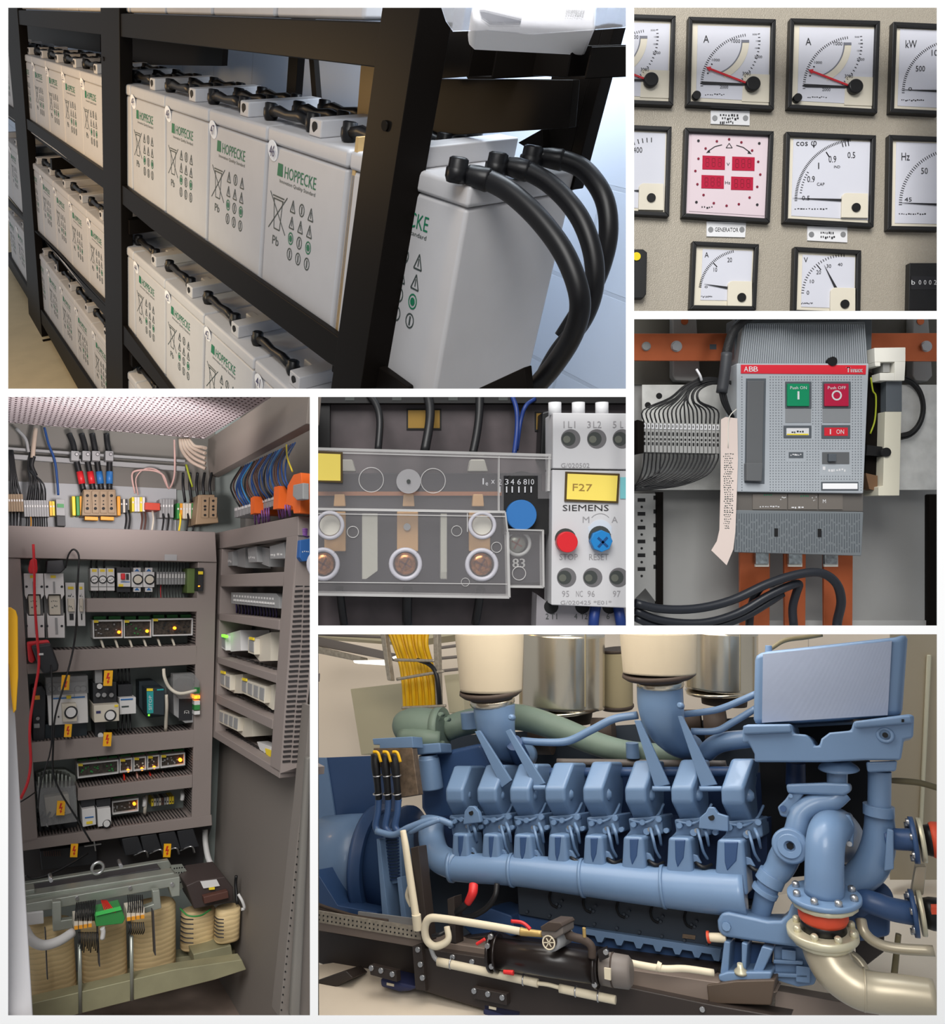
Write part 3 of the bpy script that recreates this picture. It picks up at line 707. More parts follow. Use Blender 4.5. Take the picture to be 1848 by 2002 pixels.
st = MB().slab(BF, [(1449, 713), (1694, 714), (1693, 732), (1449, 730)], .0012, 0).build('brand_stripe', 'brand_red', t)
m = MB()
for ch, x in (('A', 1459), ('B', 1469), ('B', 1478)): tx(m, ch, BF, x, 721.5, 8.5, 10, .0013)
for d in (-.4, .4): 
    tx(m, 'Tmax', BF, 1671 + d, 723, 32, 10, .0013)
m.build('lettering', 'plate_white', st)
rc = MB().slab(BF, [(1459, 740), (1498, 740), (1495, 946), (1456, 944)], .0006, 0).build('handle_recess', 'breaker_dark', t)
m = MB(); A = [(1462, 744), (1495, 744), (1491, 915), (1460, 915)]; m.slab(BF, A, .004, .0006); m.slab(BF, [(1460, 905), (1492, 905), (1490, 941), (1460, 940)], .014, .0006); m.build('charging_handle', mat('handle_grey', (96, 98, 100), .42), rc, bev=.003)
def button(x0, y0, x1, y1, mt, t1, t2, nm):
    fr = MB().rect(BF, x0 - 4, y0 - 4, x1 + 4, y1 + 4, .002, 0).build('button_frame', 'breaker_dark', t, bev=.0006)
    b = MB().rect(BF, x0, y0, x1, y1, .006, .001).build(nm, mt, t, bev=.001)
    m = MB(); tx(m, t1, BF, (x0 + x1) / 2, y0 + 8, (x1 - x0) * .75, 6, .0062)
    if t2 == 'I': line(m, BF, ((x0 + x1) / 2, y0 + 15), ((x0 + x1) / 2, y0 + 31), 3.6, .0068, .0062)
    else:
        Pq = arc_pts((x0 + x1) / 2, y0 + 23, 8.5, 0, 360, 17)
        for a, c in zip(Pq[:-1], Pq[1:]): line(m, BF, a, c, 3, .0068, .0062)
    m.build('lettering', 'plate_white', b)
button(1540, 750, 1583, 794, 'button_green', 'Push ON', 'I', 'on_button'); button(1613, 750, 1660, 794, 'button_red', 'Push OFF', 'O', 'off_button')
for x0, x1 in ((1536, 1586), (1609, 1663)): MB().rect(BF, x0, 799, x1, 826, .001, 0).build('blank_field', mat('field_grey', (134, 137, 140), .5), t)
for x0, y0, x1, y1, mt, tt, nm, ink in ((1538, 837, 1582, 851, 'plate_white', None, 'spring_indicator', 'ink_black'), (1612, 836, 1658, 852, 'brand_red', 'I ON', 'state_indicator', 'plate_white')):
    fr = MB().rect(BF, x0 - 5, y0 - 5, x1 + 5, y1 + 5, .002, 0).build('window_frame', 'breaker_dark', t, bev=.0006)
    w_ = MB().rect(BF, x0, y0, x1, y1, .0026, .001).build(nm, mt, t); m = MB()
    if tt: line(m, BF, (1624, 839), (1624, 849), 2, .0032, .0026); tx(m, 'ON', BF, 1643, 844, 15, 9, .0027)
    else: dashes(m, BF, 1548, 841, 1574, 844, .0026, 5, 3, 2)
    m.build('lettering', ink, w_)
    if not tt: MB().rect(BF, 1539, 848, 1581, 850.5, .003, .0026).build('yellow_line', 'lamp_yellow', w_)
w_ = MB().rect(BF, 1543, 884, 1571, 895, .0012, 0).build('rating_mark', 'breaker_dark', t); m = MB(); dashes(m, BF, 1546, 887, 1569, 889, .0012, 6, 3, 8); m.build('lettering', 'plate_white', w_)
w_ = MB().rect(BF, 1608, 884, 1661, 907, .001, 0).build('selector_slot', 'handle_grey', t); MB().rect(BF, 1621, 887, 1636, 902, .008, .001).build('slider', 'breaker_dark', w_, bev=.001)
m = MB(); dashes(m, BF, 1620, 916, 1656, 918, 0, 7, 4, 5); m.rect(BF, 1609, 912, 1614, 919, .0006, 0); m.build('white_print', 'plate_white', t)
MB().rect(BF, 1606, 942, 1679, 959, .0012, 0).build('label_holder', 'breaker_dark', t, bev=.0005); MB().rect(BF, 1609, 945, 1677, 956, .002, .001).build('blank_label', 'sticker_white', t)
tu = MB().slab(BF, [(1437, 963), (1688, 965), (1688, 1000), (1437, 998)], -.012, -.06).build('trip_unit', 'trip_brown', t, bev=.001)
m = MB()
for x0, x1 in ((1472, 1539), (1541, 1599), (1601, 1648)): m.rect(BF, x0, 966, x1, 996, -.010, -.012)
m.build('module_faces', mat('module_face', (112, 106, 100), .45), tu)
m = MB(); dashes(m, BF, 1486, 989, 1526, 990, -.010, 8, 2, 1); dashes(m, BF, 1548, 990, 1574, 991, -.010, 4, 3, 2); tx(m, 'M', BF, 1612, 980, 6, 7, -.010); dashes(m, BF, 1526, 971, 1538, 984, -.010, 4, 2, 9); dashes(m, BF, 1588, 970, 1598, 984, -.010, 4, 2, 7); m.build('print', 'plate_white', tu)
m = MB(); dashes(m, BF, 1494, 966, 1512, 967, -.010, 4, 2, 1); dashes(m, BF, 1566, 968, 1584, 969, -.010, 4, 2, 1); m.build('green_print', 'button_green', tu)
lc = MB().slab(BF, [(1436, 997), (1689, 1001), (1685, 1087), (1436, 1080)], -.004, -.07).build('terminal_cover', 'breaker_rib', t, bev=.002)
m = MB(); rr = random.Random(5)
for k in range(50):
    x = 1440 + k * 4.9; y = 1004
    while y < 1078:
        l = rr.uniform(10, 24); m.rect(BF, x, y, x + 1.5, min(y + l, 1080), -.0034, -.004); y += l + rr.uniform(2, 6)
m.build('ribs', 'breaker_dark', lc)
for x, y in ((1518, 1041), (1603, 1042)): MB().rect(BF, x - 3.5, y - 8, x + 3.5, y + 8, -.003, -.004).build('slot', 'hole_black', lc)
for x0, x1, xs, lab in ((1447, 1506, 1491, 'left'), (1534, 1576, 1556, 'middle'), (1611, 1668, 1626, 'right')):
    q = thing('output_busbar', f'{lab} one of three vertical copper bars below the breaker', 'busbar', BF.w((x0 + x1) / 2, 1223), 'vertical copper bars')
    MB().slab(BF, [(x0, 1075), (x1, 1075), (x1 - 1, 1231), (x0 + 1, 1231)], -.05, -.058).build('bar', 'copper', q, bev=.0008)
    MB().rect(BF, xs - 14, 1080, xs + 13, 1108, -.045, -.05).build('joint_strip', 'light_plastic', q); MB().rect(BF, xs - 13, 1080, xs + 12, 1103, -.04, -.05).build('terminal_lug', mat('tinned', (178, 186, 188), .25, .8, noise=.35, nscale=140), q, bev=.001)
# ---- terminal strip and wires
t = thing('terminal_strip', 'row of grey terminal blocks left of the breaker', 'terminal strip', BF.w(1330, 885))
MB().slab(BF, [(1246, 820), (1260, 824), (1260, 885), (1246, 888)], -.01, -.07).build('end_clamp', 'rack_black', t, bev=.002)
for k in range(19):
    x0 = 1257 + k * 7.95; y = k * .16
    p_ = MB(); p_.slab(BF, [(x0, 826 + y), (x0 + 7.3, 826 + y), (x0 + 7.3, 884 + y), (x0 + 1, 884 + y)], -.02, -.07); o = p_.build('terminal_block', 'terminal_grey', t, bev=.0006)
    m = MB(); 
    for yy, hh in ((844, 7), (856, 4), (864, 6)): m.rect(BF, x0 + 2.2, yy + y, x0 + 5.4, yy + hh + y, -.0194, -.02)
    m.build('screw_holes', 'hole_black', o); m = MB(); m.rect(BF, x0 + 1, 828 + y, x0 + 6.3, 838 + y, -.0185, -.02); m.build('marker', 'plate_white', o)
    m = MB(); m.rect(BF, x0 + 2.4, 830 + y, x0 + 4, 835 + y, -.018, -.0185); m.build('marker_print', 'ink_black', o)
rr = random.Random(11)
for k in range(19):
    x = 1261 + k * 7.95; j = rr.uniform(-4, 4)
    m = MB(); m.wire(BF, [(1452, 770 - k * 1.2, -.03), (1425, 747 + j * .5, -.03), (1385 + j, 738 + k * .8, -.028), (1342 + k * 1.2 + j, 752 + k * .8, -.025), (1310 + k * 3.2 + j, 778 + k * .4, -.022), (x - 3 + k * .1, 802, -.022), (x, 830, -.022)], 1.5, 5, 4)
    m.build('control_wire', 'wire_black', label=f'thin black wire looping from the bundle down to terminal {k + 1} of the strip', cat='wire', group='wires above the terminal strip')
    m = MB(); yb = 905 + (18 - k) * .5
    m.wire(BF, [(x, 880, -.022), (x - 1, 900, -.022), (x - 12 - k * .6, 922 + k * .4, -.025), (x - 42 - k * 2.2, 942 + k * .5, -.026), (1244 - 3, 950 + j + k * .3, -.03), (1236, 950 + j, -.03)] if k > 4 else [(x, 880, -.022), (x - 2, 905, -.024), (x - 8, 930, -.026), (1240, 955 + j, -.03)], 1.5, 5, 4)
    m.build('control_wire', 'wire_black', label=f'thin black wire leaving terminal {k + 1} of the strip downwards to the left', cat='wire', group='wires below the terminal strip')
m = MB(); m.wire(BF, [(1362, 722, -.02), (1369, 734, -.015), (1372, 744, -.02)], 2.5, 6); m.build('cable_tie', 'plate_white', label='white cable tie around the wire bundle', cat='cable tie')
t = thing('harness', 'black sleeved harness running down the left side of the breaker', 'cable', BF.w(1430, 812))
m = MB(); m.wire(BF, [(1478, 612, 0), (1452, 628, 0), (1433, 650, 0), (1422, 684, 0), (1420, 700, 0)], 9, 10); m.build('corrugated_sleeve', 'sleeve_black', t)
m = MB(); m.wire(BF, [(1421, 690, .002), (1417, 730, .002), (1411, 768, .002)], 10.5, 10); m.build('shrink_tube', mat('shrink_grey', (56, 58, 62), .5), t)
m = MB()
for d in (-4, 0, 4): m.wire(BF, [(1412 + d, 764, .002), (1418 + d, 788, 0), (1430 + d * .5, 812, -.01), (1440, 822, -.03)], 3, 6)
m.build('wires', 'wire_black', t)
t = thing('paper_tag', 'long handwritten paper tag hanging left of the breaker', 'tag', BF.w(1421, 1105))
PT = [(1410, 820), (1419, 815), (1442, 818), (1443, 900), (1441, 960), (1438, 1040), (1434, 1074), (1421, 1105), (1391, 1076), (1402, 1058), (1407, 1036), (1409, 960)]
MB().slab(BF, PT, .006, .005).build('paper', 'paper_tag', t)
m = MB(); rr = random.Random(2)
for r in range(34):
    dashes(m, BF, 1414 + rr.uniform(0, 4), 886 + r * 4.4, 1434 + rr.uniform(-4, 3) - (r > 26) * 5, 887 + r * 4.4, .006, 4, 1.6, r)
m.build('handwriting', 'print_dark', t)
m = MB(); m.wire(BF, [(1440, 800, .004), (1428, 812, .01), (1424, 830, .0075), (1424, 875, .0075)], .9, 5, 4); m.build('string', 'light_plastic', t)
# ---- right hand side of the breaker
t = thing('auxiliary_block', 'cream plastic accessory block on the right side of the breaker', 'accessory', BF.w(1740, 969))
m = MB(); 
for P in ([(1710, 680), (1771, 679), (1771, 707), (1711, 708)], [(1750, 707), (1771, 707), (1769, 744), (1750, 744)], [(1721, 729), (1750, 729), (1750, 744), (1721, 744)], [(1711, 708), (1722, 708), (1722, 716), (1712, 716)]): m.slab(BF, P, 0, -.05)
m.build('bracket', 'light_plastic', t, bev=.001)
MB().rect(BF, 1727, 709, 1740, 728, -.01, -.05).build('inner_cam', 'support_grey', t)
MB().rect(BF, 1733, 745, 1764, 805, -.01, -.06).build('grey_section', 'breaker_dark', t, bev=.001)
MB().slab(BF, [(1731, 805), (1763, 805), (1759, 969), (1718, 969), (1718, 952), (1727, 950)], -.004, -.06).build('cream_section', mat('cream_block', (206, 202, 184), .5), t, bev=.001)
m = MB(); m.slab(BF, [(1699, 726), (1732, 745), (1728, 950), (1716, 950), (1692, 925)], -.03, -.07); m.build('dark_linkage', 'rack_black', t)
m = MB(); m.slab(BF, [(1696, 870), (1730, 874), (1730, 892), (1694, 890)], -.01, -.03); m.disc(BF, 1734, 884, 9, .0, -.03, 14); m.build('lever', 'knob_black', t)
m = MB(); m.slab(BF, [(1693, 925), (1716, 930), (1716, 960), (1700, 956)], -.02, -.05); m.build('brass_linkage', mat('brass_dull', (128, 98, 74), .4, .5), t)
m = MB(); m.wire(BF, [(1703, 738, -.02), (1707, 764, -.02), (1713, 776, -.02), (1711, 820, -.02), (1702, 848, -.02)], 1.6, 6); m.build('earth_wire', 'wire_green', t)
t = thing('cable_coil', 'coiled black wires behind the cream accessory block', 'cable coil', KP.w(1755, 850))
m = MB()
for k in range(5):
    m.wire(KP, [(1762 + 41 * math.cos(math.radians(a)) * (1 + k * .03), 797 - (52 + k * 2.2) * math.sin(math.radians(a)), .012 + .003 * (k % 3)) for a in range(-90, 271, 24)], 2.4, 6, 3)
m.build('loops', 'wire_black', t)
# ---- thick cables at the bottom
for P, r, lab in (([(1230, 1176, .02), (1290, 1190, .02), (1360, 1190, .02), (1430, 1174, .02), (1500, 1142, .02), (1560, 1123, .02), (1605, 1120, .02), (1635, 1140, .015), (1645, 1175, .0), (1638, 1212, -.02), (1636, 1232, -.02)], 8.6, 'uppermost thick dark cable arching across all three copper bars'),
                  ([(1230, 1188, .012), (1290, 1212, .012), (1370, 1218, .012), (1440, 1200, .012), (1500, 1166, .012), (1545, 1145, .01), (1562, 1142, .0), (1557, 1160, -.01), (1550, 1190, -.02), (1553, 1232, -.02)], 8, 'thick dark cable bending down over the middle copper bar'),
                  ([(1230, 1202, .004), (1290, 1226, .004), (1380, 1229, .004), (1450, 1208, .004), (1500, 1180, .002), (1530, 1160, .0)], 7.5, 'lowest thick dark cable running in from the left edge'),
                  ([(1512, 1140, -.004), (1490, 1147, -.006), (1474, 1170, -.01), (1467, 1200, -.02), (1465, 1232, -.02)], 7.5, 'thick dark cable bending down over the left copper bar')):
    m = MB(); m.wire(BF, P, r, 12); m.build('power_cable', 'cable_dark', label=lab, cat='cable', group='thick cables below the breaker')
# ================================================================ overload relay (middle)
setclip(*PANES[4])
mat('relay_grey', (198, 197, 199), 0.48); mat('back_dark', (70, 62, 64), 0.5, noise=.5, nscale=7)
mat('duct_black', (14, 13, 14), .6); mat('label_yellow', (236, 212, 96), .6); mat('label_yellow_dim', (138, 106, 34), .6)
mat('clear_plastic', (222, 218, 220), .06, alpha=.08, spec=.9); mat('clear_edge', (226, 224, 222), .12, alpha=.5, spec=.9)
mat('contactor_body', (36, 34, 40), .5); mat('copper_dull', (150, 98, 66), .45, .3); mat('tan_brass', (190, 150, 104), .4, .3)
mat('bronze_screw', (170, 112, 70), .25, .8, noise=.5, nscale=120); mat('ring_plastic', (196, 194, 202), .35, alpha=.85); mat('plug_white', (226, 222, 208), .5)
mat('knob_blue', (44, 108, 172), .45); mat('button_bright_red', (208, 36, 44), .35); mat('reset_blue', (28, 122, 188), .4); mat('wire_blue', (26, 52, 116), .45)
mat('print_grey', (146, 144, 146), .6); mat('hole_grey', (58, 62, 60), .6); mat('teal', (120, 190, 196), .5); mat('print_light', (206, 206, 210), .5)
RB = flat(1.80); RC = flat(1.66); RF = flat(1.62)
MB().rect(RB, 616, 770, 1230, 1229, 0, -.01).build('wall_relay_back', 'back_dark', kind='structure')
t = thing('cable_duct', 'black slotted cable duct along the top edge', 'duct', RB.w(900, 800)); MB().rect(RB, 616, 770, 1230, 788, .03, 0).build('duct_cover', 'duct_black', t)
for x in (683, 775, 885, 983): MB().rect(RB, x - 8, 776, x + 10, 783, .031, .03).build('slot', 'hole_grey', t)
MB().rect(RB, 616, 790, 645, 880, .02, 0).build('side_duct', 'duct_black', label='black block at the upper left edge', cat='duct')
MB().slab(RB, [(1060, 806), (1085, 800), (1085, 900), (1056, 900)], .06, 0).build('relay_side', 'knob_black', label='black side block left of the grey relay top', cat='housing', bev=.004)
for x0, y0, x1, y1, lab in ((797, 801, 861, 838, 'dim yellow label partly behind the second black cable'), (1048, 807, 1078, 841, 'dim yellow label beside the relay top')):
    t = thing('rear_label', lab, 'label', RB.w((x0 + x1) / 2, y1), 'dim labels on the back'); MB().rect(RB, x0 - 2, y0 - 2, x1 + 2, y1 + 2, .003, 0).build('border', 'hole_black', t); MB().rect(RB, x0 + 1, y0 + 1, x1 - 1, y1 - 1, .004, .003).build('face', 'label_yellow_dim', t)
for k, (P, r, mt, lab) in enumerate([([(720, 770, .03), (736, 792, .05), (743, 825, .07), (739, 885, .09)], 7, 'wire_black', 'left black cable entering the clear cover from above'),
        ([(836, 770, .03), (841, 800, .05), (839, 835, .07), (830, 885, .09)], 9, 'wire_black', 'black cable crossing the dim yellow label'),
        ([(938, 770, .03), (937, 810, .05), (932, 850, .07), (924, 890, .09)], 8, 'wire_black', 'black cable right of the one crossing the yellow label'),
        ([(1000, 770, .03), (1010, 800, .05), (1011, 840, .06), (1005, 892, .09)], 4.6, 'wire_blue', 'blue wire above the black dial'),
        ([(1046, 780, .03), (1028, 794, .05), (1018, 825, .05), (1010, 880, .07)], 4, 'wire_blue', 'dark blue wire bending down from the right'),
        ([(664, 1150, .07), (668, 1185, .05), (674, 1230, .03)], 8, 'wire_black', 'left black cable leaving the clear cover below'),
        ([(797, 1150, .07), (796, 1185, .05), (796, 1230, .03)], 10, 'wire_black', 'middle black cable leaving the clear cover below'),
        ([(940, 1150, .07), (936, 1180, .05), (928, 1230, .03)], 8.5, 'wire_black', 'right black cable leaving the clear cover below'),
        ([(1166, 1180, .14), (1162, 1205, .155), (1160, 1230, .155)], 10, 'wire_blue', 'blue wire under the relay left of another blue wire'),
        ([(1208, 1180, .14), (1212, 1205, .155), (1216, 1230, .155)], 10, 'wire_blue', 'blue wire under the relay near the right edge')]):
    m = MB(); m.wire(RB, P, r, 12); m.build('cable', mt, label=lab, cat='cable', group='cables around the relay')
# contactor behind the cover
t = thing('contactor', 'dark contactor with bronze terminal screws under a clear cover', 'contactor', RC.w(810, 1160))
MB().rect(RC, 616, 925, 1060, 1140, -.02, -.09).build('body', 'contactor_body', t, bev=.002)
MB().rect(RC, 616, 961, 1052, 969, -.012, -.02).build('copper_strip', 'copper_dull', t)
for x in (664, 799, 935):
    m = MB(); m.slab(RC, [(x - 10, 966), (x + 10, 966), (x + 12, 990), (x - 12, 990)], .0, -.02); m.build('terminal_post', 'tan_brass', t, bev=.002)
for x in (655, 797, 938): MB().rect(RC, x - 21, 1000, x + 21, 1078, -.004, -.02).build('terminal_bar', 'tan_brass', t, bev=.002)
m = MB(); m.disc(RC, 796, 1030, 7, .002, -.004, 16); m.build('rivet', 'steel', t)
for x in (676, 935):
    m = MB(); P = [(x - 20, 922), (x - 15, 898), (x + 13, 898), (x + 20, 922)]; m.slab(RC, P, -.03, -.06); m.build('cream_plug', 'plug_white', t, bev=.003)
for x, y, r in ((645, 1027, 20), (943, 1027, 19)):
    m = MB(); m.disc(RC, x, y, r, .016, -.004, 24); m.build('white_plug', 'plug_white', t, bev=.001)
def screw_head(par, pl, x, y, r, h, mt, dark='hole_black', ang=.5):
    m = MB(); c = pl.w(x, y, h); R = r * c.y / F
    m.lathe(c + pl.n * .012, -pl.n, [(0, R), (.006, R), (.011, R * .8), (.0125, R * .3)], 22); o = m.build('terminal_screw', mt, par)
    m = MB()
    for a in (ang, ang + PI / 2): line(m, pl, (x - r * .6 * math.cos(a), y - r * .6 * math.sin(a)), (x + r * .6 * math.cos(a), y + r * .6 * math.sin(a)), r * .16, h + .0012, h - .002)
    m.build('cross_slot', mat('slot_brown', (92, 48, 34), .5), o)
for x, y in ((632, 1103), (793, 1103), (942, 1104)): screw_head(t, RC, x, y, 22, .012, 'bronze_screw', ang=.5)
# clear cover
t = thing('terminal_cover', 'clear plastic cover over the terminals, in two steps', 'cover', RF.w(810, 1168))
MB().slab(RF, [(616, 880), (1076, 892), (1076, 975), (1052, 975), (1052, 930), (985, 930), (985, 1000), (616, 996)], -.012, -.014).build('upper_window', 'clear_plastic', t)
MB().slab(RF, [(616, 998), (986, 1004), (992, 1040), (996, 1166), (616, 1162)], .002, .0).build('lower_window', 'clear_plastic', t)
MB().slab(RF, [(992, 1036), (1062, 1038), (1062, 1147), (996, 1147)], -.01, -.012).build('side_window', 'clear_plastic', t)
for a, b, w, h1, h0 in (((616, 877), (1078, 890), 5, -.010, -.06), ((616, 884), (1078, 897), 2, -.009, -.012), ((616, 995), (988, 1001), 5, .004, -.03), ((616, 1004), (988, 1010), 1.6, .004, .001), ((988, 1001), (993, 1042), 3, .004, -.03), ((993, 1040), (996, 1168), 5, .004, -.03),
                        ((616, 1138), (992, 1142), 1.6, .003, .001), ((616, 1162), (996, 1168), 5, .004, -.04), ((1062, 1036), (1063, 1148), 4, -.009, -.04), ((992, 1035), (1063, 1037), 3, -.009, -.03), ((996, 1147), (1063, 1148), 4, -.009, -.03), ((976, 892), (976, 1000), 2, -.01, -.03), ((1075, 892), (1073, 960), 5, -.010, -.03), ((914, 1003), (914, 1040), 1.6, .003, .0)):
    m = MB(); line(m, RF, a, b, w, h1, h0); m.build('rim', 'clear_edge', t)
for x0, x1 in ((708, 738), (862, 874)): MB().slab(RF, [(x0, 1004), (x1, 1004), (x1, 1116 if x1 - x0 > 20 else 1134), (x0 + 8 if x1 - x0 > 20 else x1, 1132), (x0, 1132)], 0, -.03).build('divider', mat('clear_rib', (214, 212, 200), .3, alpha=.4), t)
for x, y, r in ((632, 1103, 33), (793, 1103, 33), (942, 1104, 33), (645, 1027, 29), (943, 1027, 28)):
    m = MB(); c = RF.w(x, y, 0); R = r * c.y / F; m.torus(c, (0, 1, 0), R * .86, R * .14, 30, 8); m.build('screw_collar', 'ring_plastic', t)
for x, y, r in ((726, 938, 24), (847, 940, 24)):
    m = MB(); c = RF.w(x, y, -.011); R = r * c.y / F; m.torus(c, (0, 1, 0), R, R * .035, 30, 6); m.build('embossed_ring', 'clear_edge', t)
m = MB(); m.disc(RF, 799, 941, 24, -.006, -.012, 28); m.build('sprue_disc', mat('frosted', (180, 178, 180), .4, alpha=.55), t); m = MB(); m.disc(RF, 799, 941, 4, -.003, -.006, 12); m.build('sprue_point', 'hole_grey', t)
for x, y, r in ((893, 1038, 10), (690, 1040, 11), (971, 1070, 10), (910, 1138, 8), (1015, 1121, 13)):
    m = MB(); c = RF.w(x, y, .003 if x < 990 else -.009); R = r * c.y / F; m.torus(c, (0, 1, 0), R, R * .07, 22, 5); m.build('embossed_ring', 'clear_edge', t)
m = MB(); 
for d in (0, 1): tx(m, '83', RF, 1014 + d, 1101, 24, 18, -.009)
m.build('embossed_number', 'clear_edge', t)
t = thing('cover_label', 'yellow label with dark edge on the clear cover at the left', 'label', RF.w(645, 945)); MB().slab(RF, [(616, 881), (670, 884), (670, 944), (616, 942)], -.008, -.012).build('border', mat('label_border', (70, 52, 10), .6), t); MB().slab(RF, [(616, 886), (666, 888), (666, 940), (616, 939)], -.0075, -.008).build('face', 'label_yellow', t)
# dial with blue knob
t = thing('setting_dial', 'black current dial with a big round blue knob', 'dial', RC.w(1020, 1037))
P = [(984, 1045), (984, 950)] + arc_pts(1020, 955, 34, 160, 20, 9) + [(1056, 960), (1072, 962), (1072, 1045)]
MB().slab(RC, P, .012, -.02).build('scale_plate', 'duct_black', t)
m = MB(); tx(m, 'I', RC, 945, 941, 2.5, 12, .015); tx(m, 'e', RC, 952, 946, 5, 6, .015); tx(m, 'x', RC, 964, 942, 7, 7, .015)
for ch, x, w in (('2', 978, 6), ('3', 991, 7), ('4', 1002, 7), ('6', 1015, 7), ('8', 1027, 7), ('10', 1039, 11)): tx(m, ch, RC, x, 942, w, 11, .015); m.rect(RC, x - 1.5, 951, x + 1, 963, .0155, .015)
m.build('scale_print', 'print_light', t)
m = MB(); c = RC.w(1020, 1007, .03); R = 30 * c.y / F; m.lathe(c + Vector((0, .03, 0)), (0, -1, 0), [(0, R), (.028, R), (.03, R * .96)], 32); m.build('blue_knob', 'knob_blue', t)
t = thing('auxiliary_screw', 'grey cross screw below the blue knob', 'screw', RC.w(1013, 1082)); m = MB(); c = RC.w(1013, 1062, .0); R = 27 * c.y / F; m.torus(c, (0, 1, 0), R * .85, R * .13, 26, 8); m.build('collar', 'terminal_grey', t); screw_head(t, RC, 1011, 1063, 19, .004, mat('screw_grey', (120, 122, 112), .35, .6))
# relay
t = thing('overload_relay', 'light grey overload relay with STOP and RESET, labelled F27', 'relay', RF.w(1152, 1187))
lo = MB().slab(RF, [(1080, 918), (1230, 920), (1230, 1189), (1078, 1183)], .0, -.08).build('lower_housing', 'relay_grey', t, bev=.0025)
uh = MB().slab(RF, [(1081, 807), (1230, 808), (1230, 918), (1081, 916)], .004, -.08).build('upper_housing', 'relay_grey', t, bev=.0025)
def hole(par, x, y, r, h, pl=RF):
    m = MB(); m.disc(pl, x, y, r, h + .0005, h - .001, 26); o = m.build('terminal_hole', mat('recess_grey', (104, 102, 104), .5), par)
    m = MB(); m.disc(pl, x - r * .22, y, r * .72, h + .0008, h, 20); o2 = m.build('hole_shade', 'hole_grey', o); m = MB(); m.disc(pl, x - r * .4, y + r * .05, r * .38, h + .0013, h, 14); m.build('recessed_screw', 'screw_grey', o)
for x in (1116, 1167, 1217): hole(uh, x, 858, 19, .004)
for x in (1108, 1159, 1210): hole(lo, x, 1129, 19, .0)
m = MB(); 
for tt, x, w in (('1', 1103, 2), ('L1', 1118, 14), ('3', 1152, 7), ('L2', 1168, 16), ('5', 1202, 7), ('L', 1216, 6)): tx(m, tt, RF, x, 830, w, 13, .0042)
tx(m, 'G/020502', RF, 1125, 910, 56, 9, .0042); m.build('terminal_marks', 'print_grey', uh)
m = MB()
for d in (0, .8): tx(m, 'SIEMENS', RF, 1145 + d, 993, 90, 12, .0002)
m.build('brand_lettering', 'print_grey', lo)
m = MB(); tx(m, 'M', RF, 1146, 1016, 13, 12, 0); tx(m, 'A', RF, 1202, 1016, 12, 12, 0); tx(m, 'STOP', RF, 1112, 1089, 36, 12, 0); tx(m, 'RESET', RF, 1171, 1089, 38, 12, 0)
tx(m, '95', RF, 1106, 1161, 14, 12, 0); tx(m, 'NC', RF, 1133, 1161, 13, 12, 0); tx(m, '96', RF, 1156, 1161, 14, 12, 0); tx(m, '97', RF, 1206, 1161, 15, 12, 0); tx(m, 'G/020425 *E01*', RF, 1146, 1178, 100, 8, 0)
P = arc_pts(1174, 1026, 22, 140, 40, 8)
for a, b in zip(P[:-1], P[1:]): line(m, RF, a, b, 1.2, .0006, 0)
m.build('marks', 'print_grey', lo)
MB().slab(RF, [(1150, 1030)] + arc_pts(1174, 1040, 24, 150, 30, 8) + [(1196, 1030), (1196, 1044), (1152, 1044)], .0008, 0).build('dial_field', mat('field_light', (196, 204, 214), .5), lo)
q = thing('identification_label', 'yellow label printed F27 on the grey relay', 'label', RF.w(1157, 984)); MB().slab(RF, [(1106, 922), (1212, 926), (1209, 984), (1104, 980)], .004, 0).build('border', 'label_border', q); MB().slab(RF, [(1110, 926), (1208, 930), (1205, 980), (1108, 976)], .0046, .004).build('face', 'label_yellow', q); m = MB(); tx(m, 'F27', RF, 1139, 953, 38, 14, .0047, .03); m.build('lettering', mat('ink_brown', (150, 118, 52), .6), q)
MB().rect(RF, 1213, 933, 1224, 975, .002, 0).build('teal_flap', 'teal', lo)
m = MB(); m.disc(RF, 1106, 1054, 21, .0012, 0, 24); m.build('button_well', 'hole_grey', lo)
m = MB(); c = RF.w(1110, 1060, .022); R = 20.5 * c.y / F; m.lathe(c + Vector((0, .022, 0)), (0, -1, 0), [(0, R), (.02, R), (.022, R * .95)], 28); m.build('stop_button', 'button_bright_red', t)
m = MB(); m.disc(RF, 1173, 1050, 22, .0012, 0, 24); m.build('reset_well', 'hole_grey', lo)
m = MB(); c = RF.w(1177, 1058, .02); R = 20.5 * c.y / F; m.lathe(c + Vector((0, .02, 0)), (0, -1, 0), [(0, R * 1.05), (.018, R * 1.05), (.02, R)], 8); o = m.build('reset_knob', 'reset_blue', t)
m = MB()
for a in (.75, .75 + PI / 2): line(m, RF, (1179 - 13 * math.cos(a), 1060 - 13 * math.sin(a)), (1179 + 13 * math.cos(a), 1060 + 13 * math.sin(a)), 4.5, .0208, .019)
m.build('cross_slot', mat('reset_dark', (14, 66, 120), .5), o)
for x in (1085, 1131, 1177):
    m = MB(); a = RF.w(x, 812, -.02); b = RF.w(x, 787, -.02); m.cyl(a, b, 12.5 * a.y / F, 18); m.build('wire_ferrule', 'plate_white', label=f'white sleeve standing on the relay top, {["left", "middle", "right"][(1085, 1131, 1177).index(x)]} of three', cat='ferrule', group='white sleeves on the relay')
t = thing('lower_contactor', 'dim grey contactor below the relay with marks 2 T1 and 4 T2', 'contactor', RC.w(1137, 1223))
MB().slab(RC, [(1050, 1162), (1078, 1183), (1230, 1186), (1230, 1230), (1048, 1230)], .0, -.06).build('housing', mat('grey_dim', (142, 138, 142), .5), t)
m = MB(); 
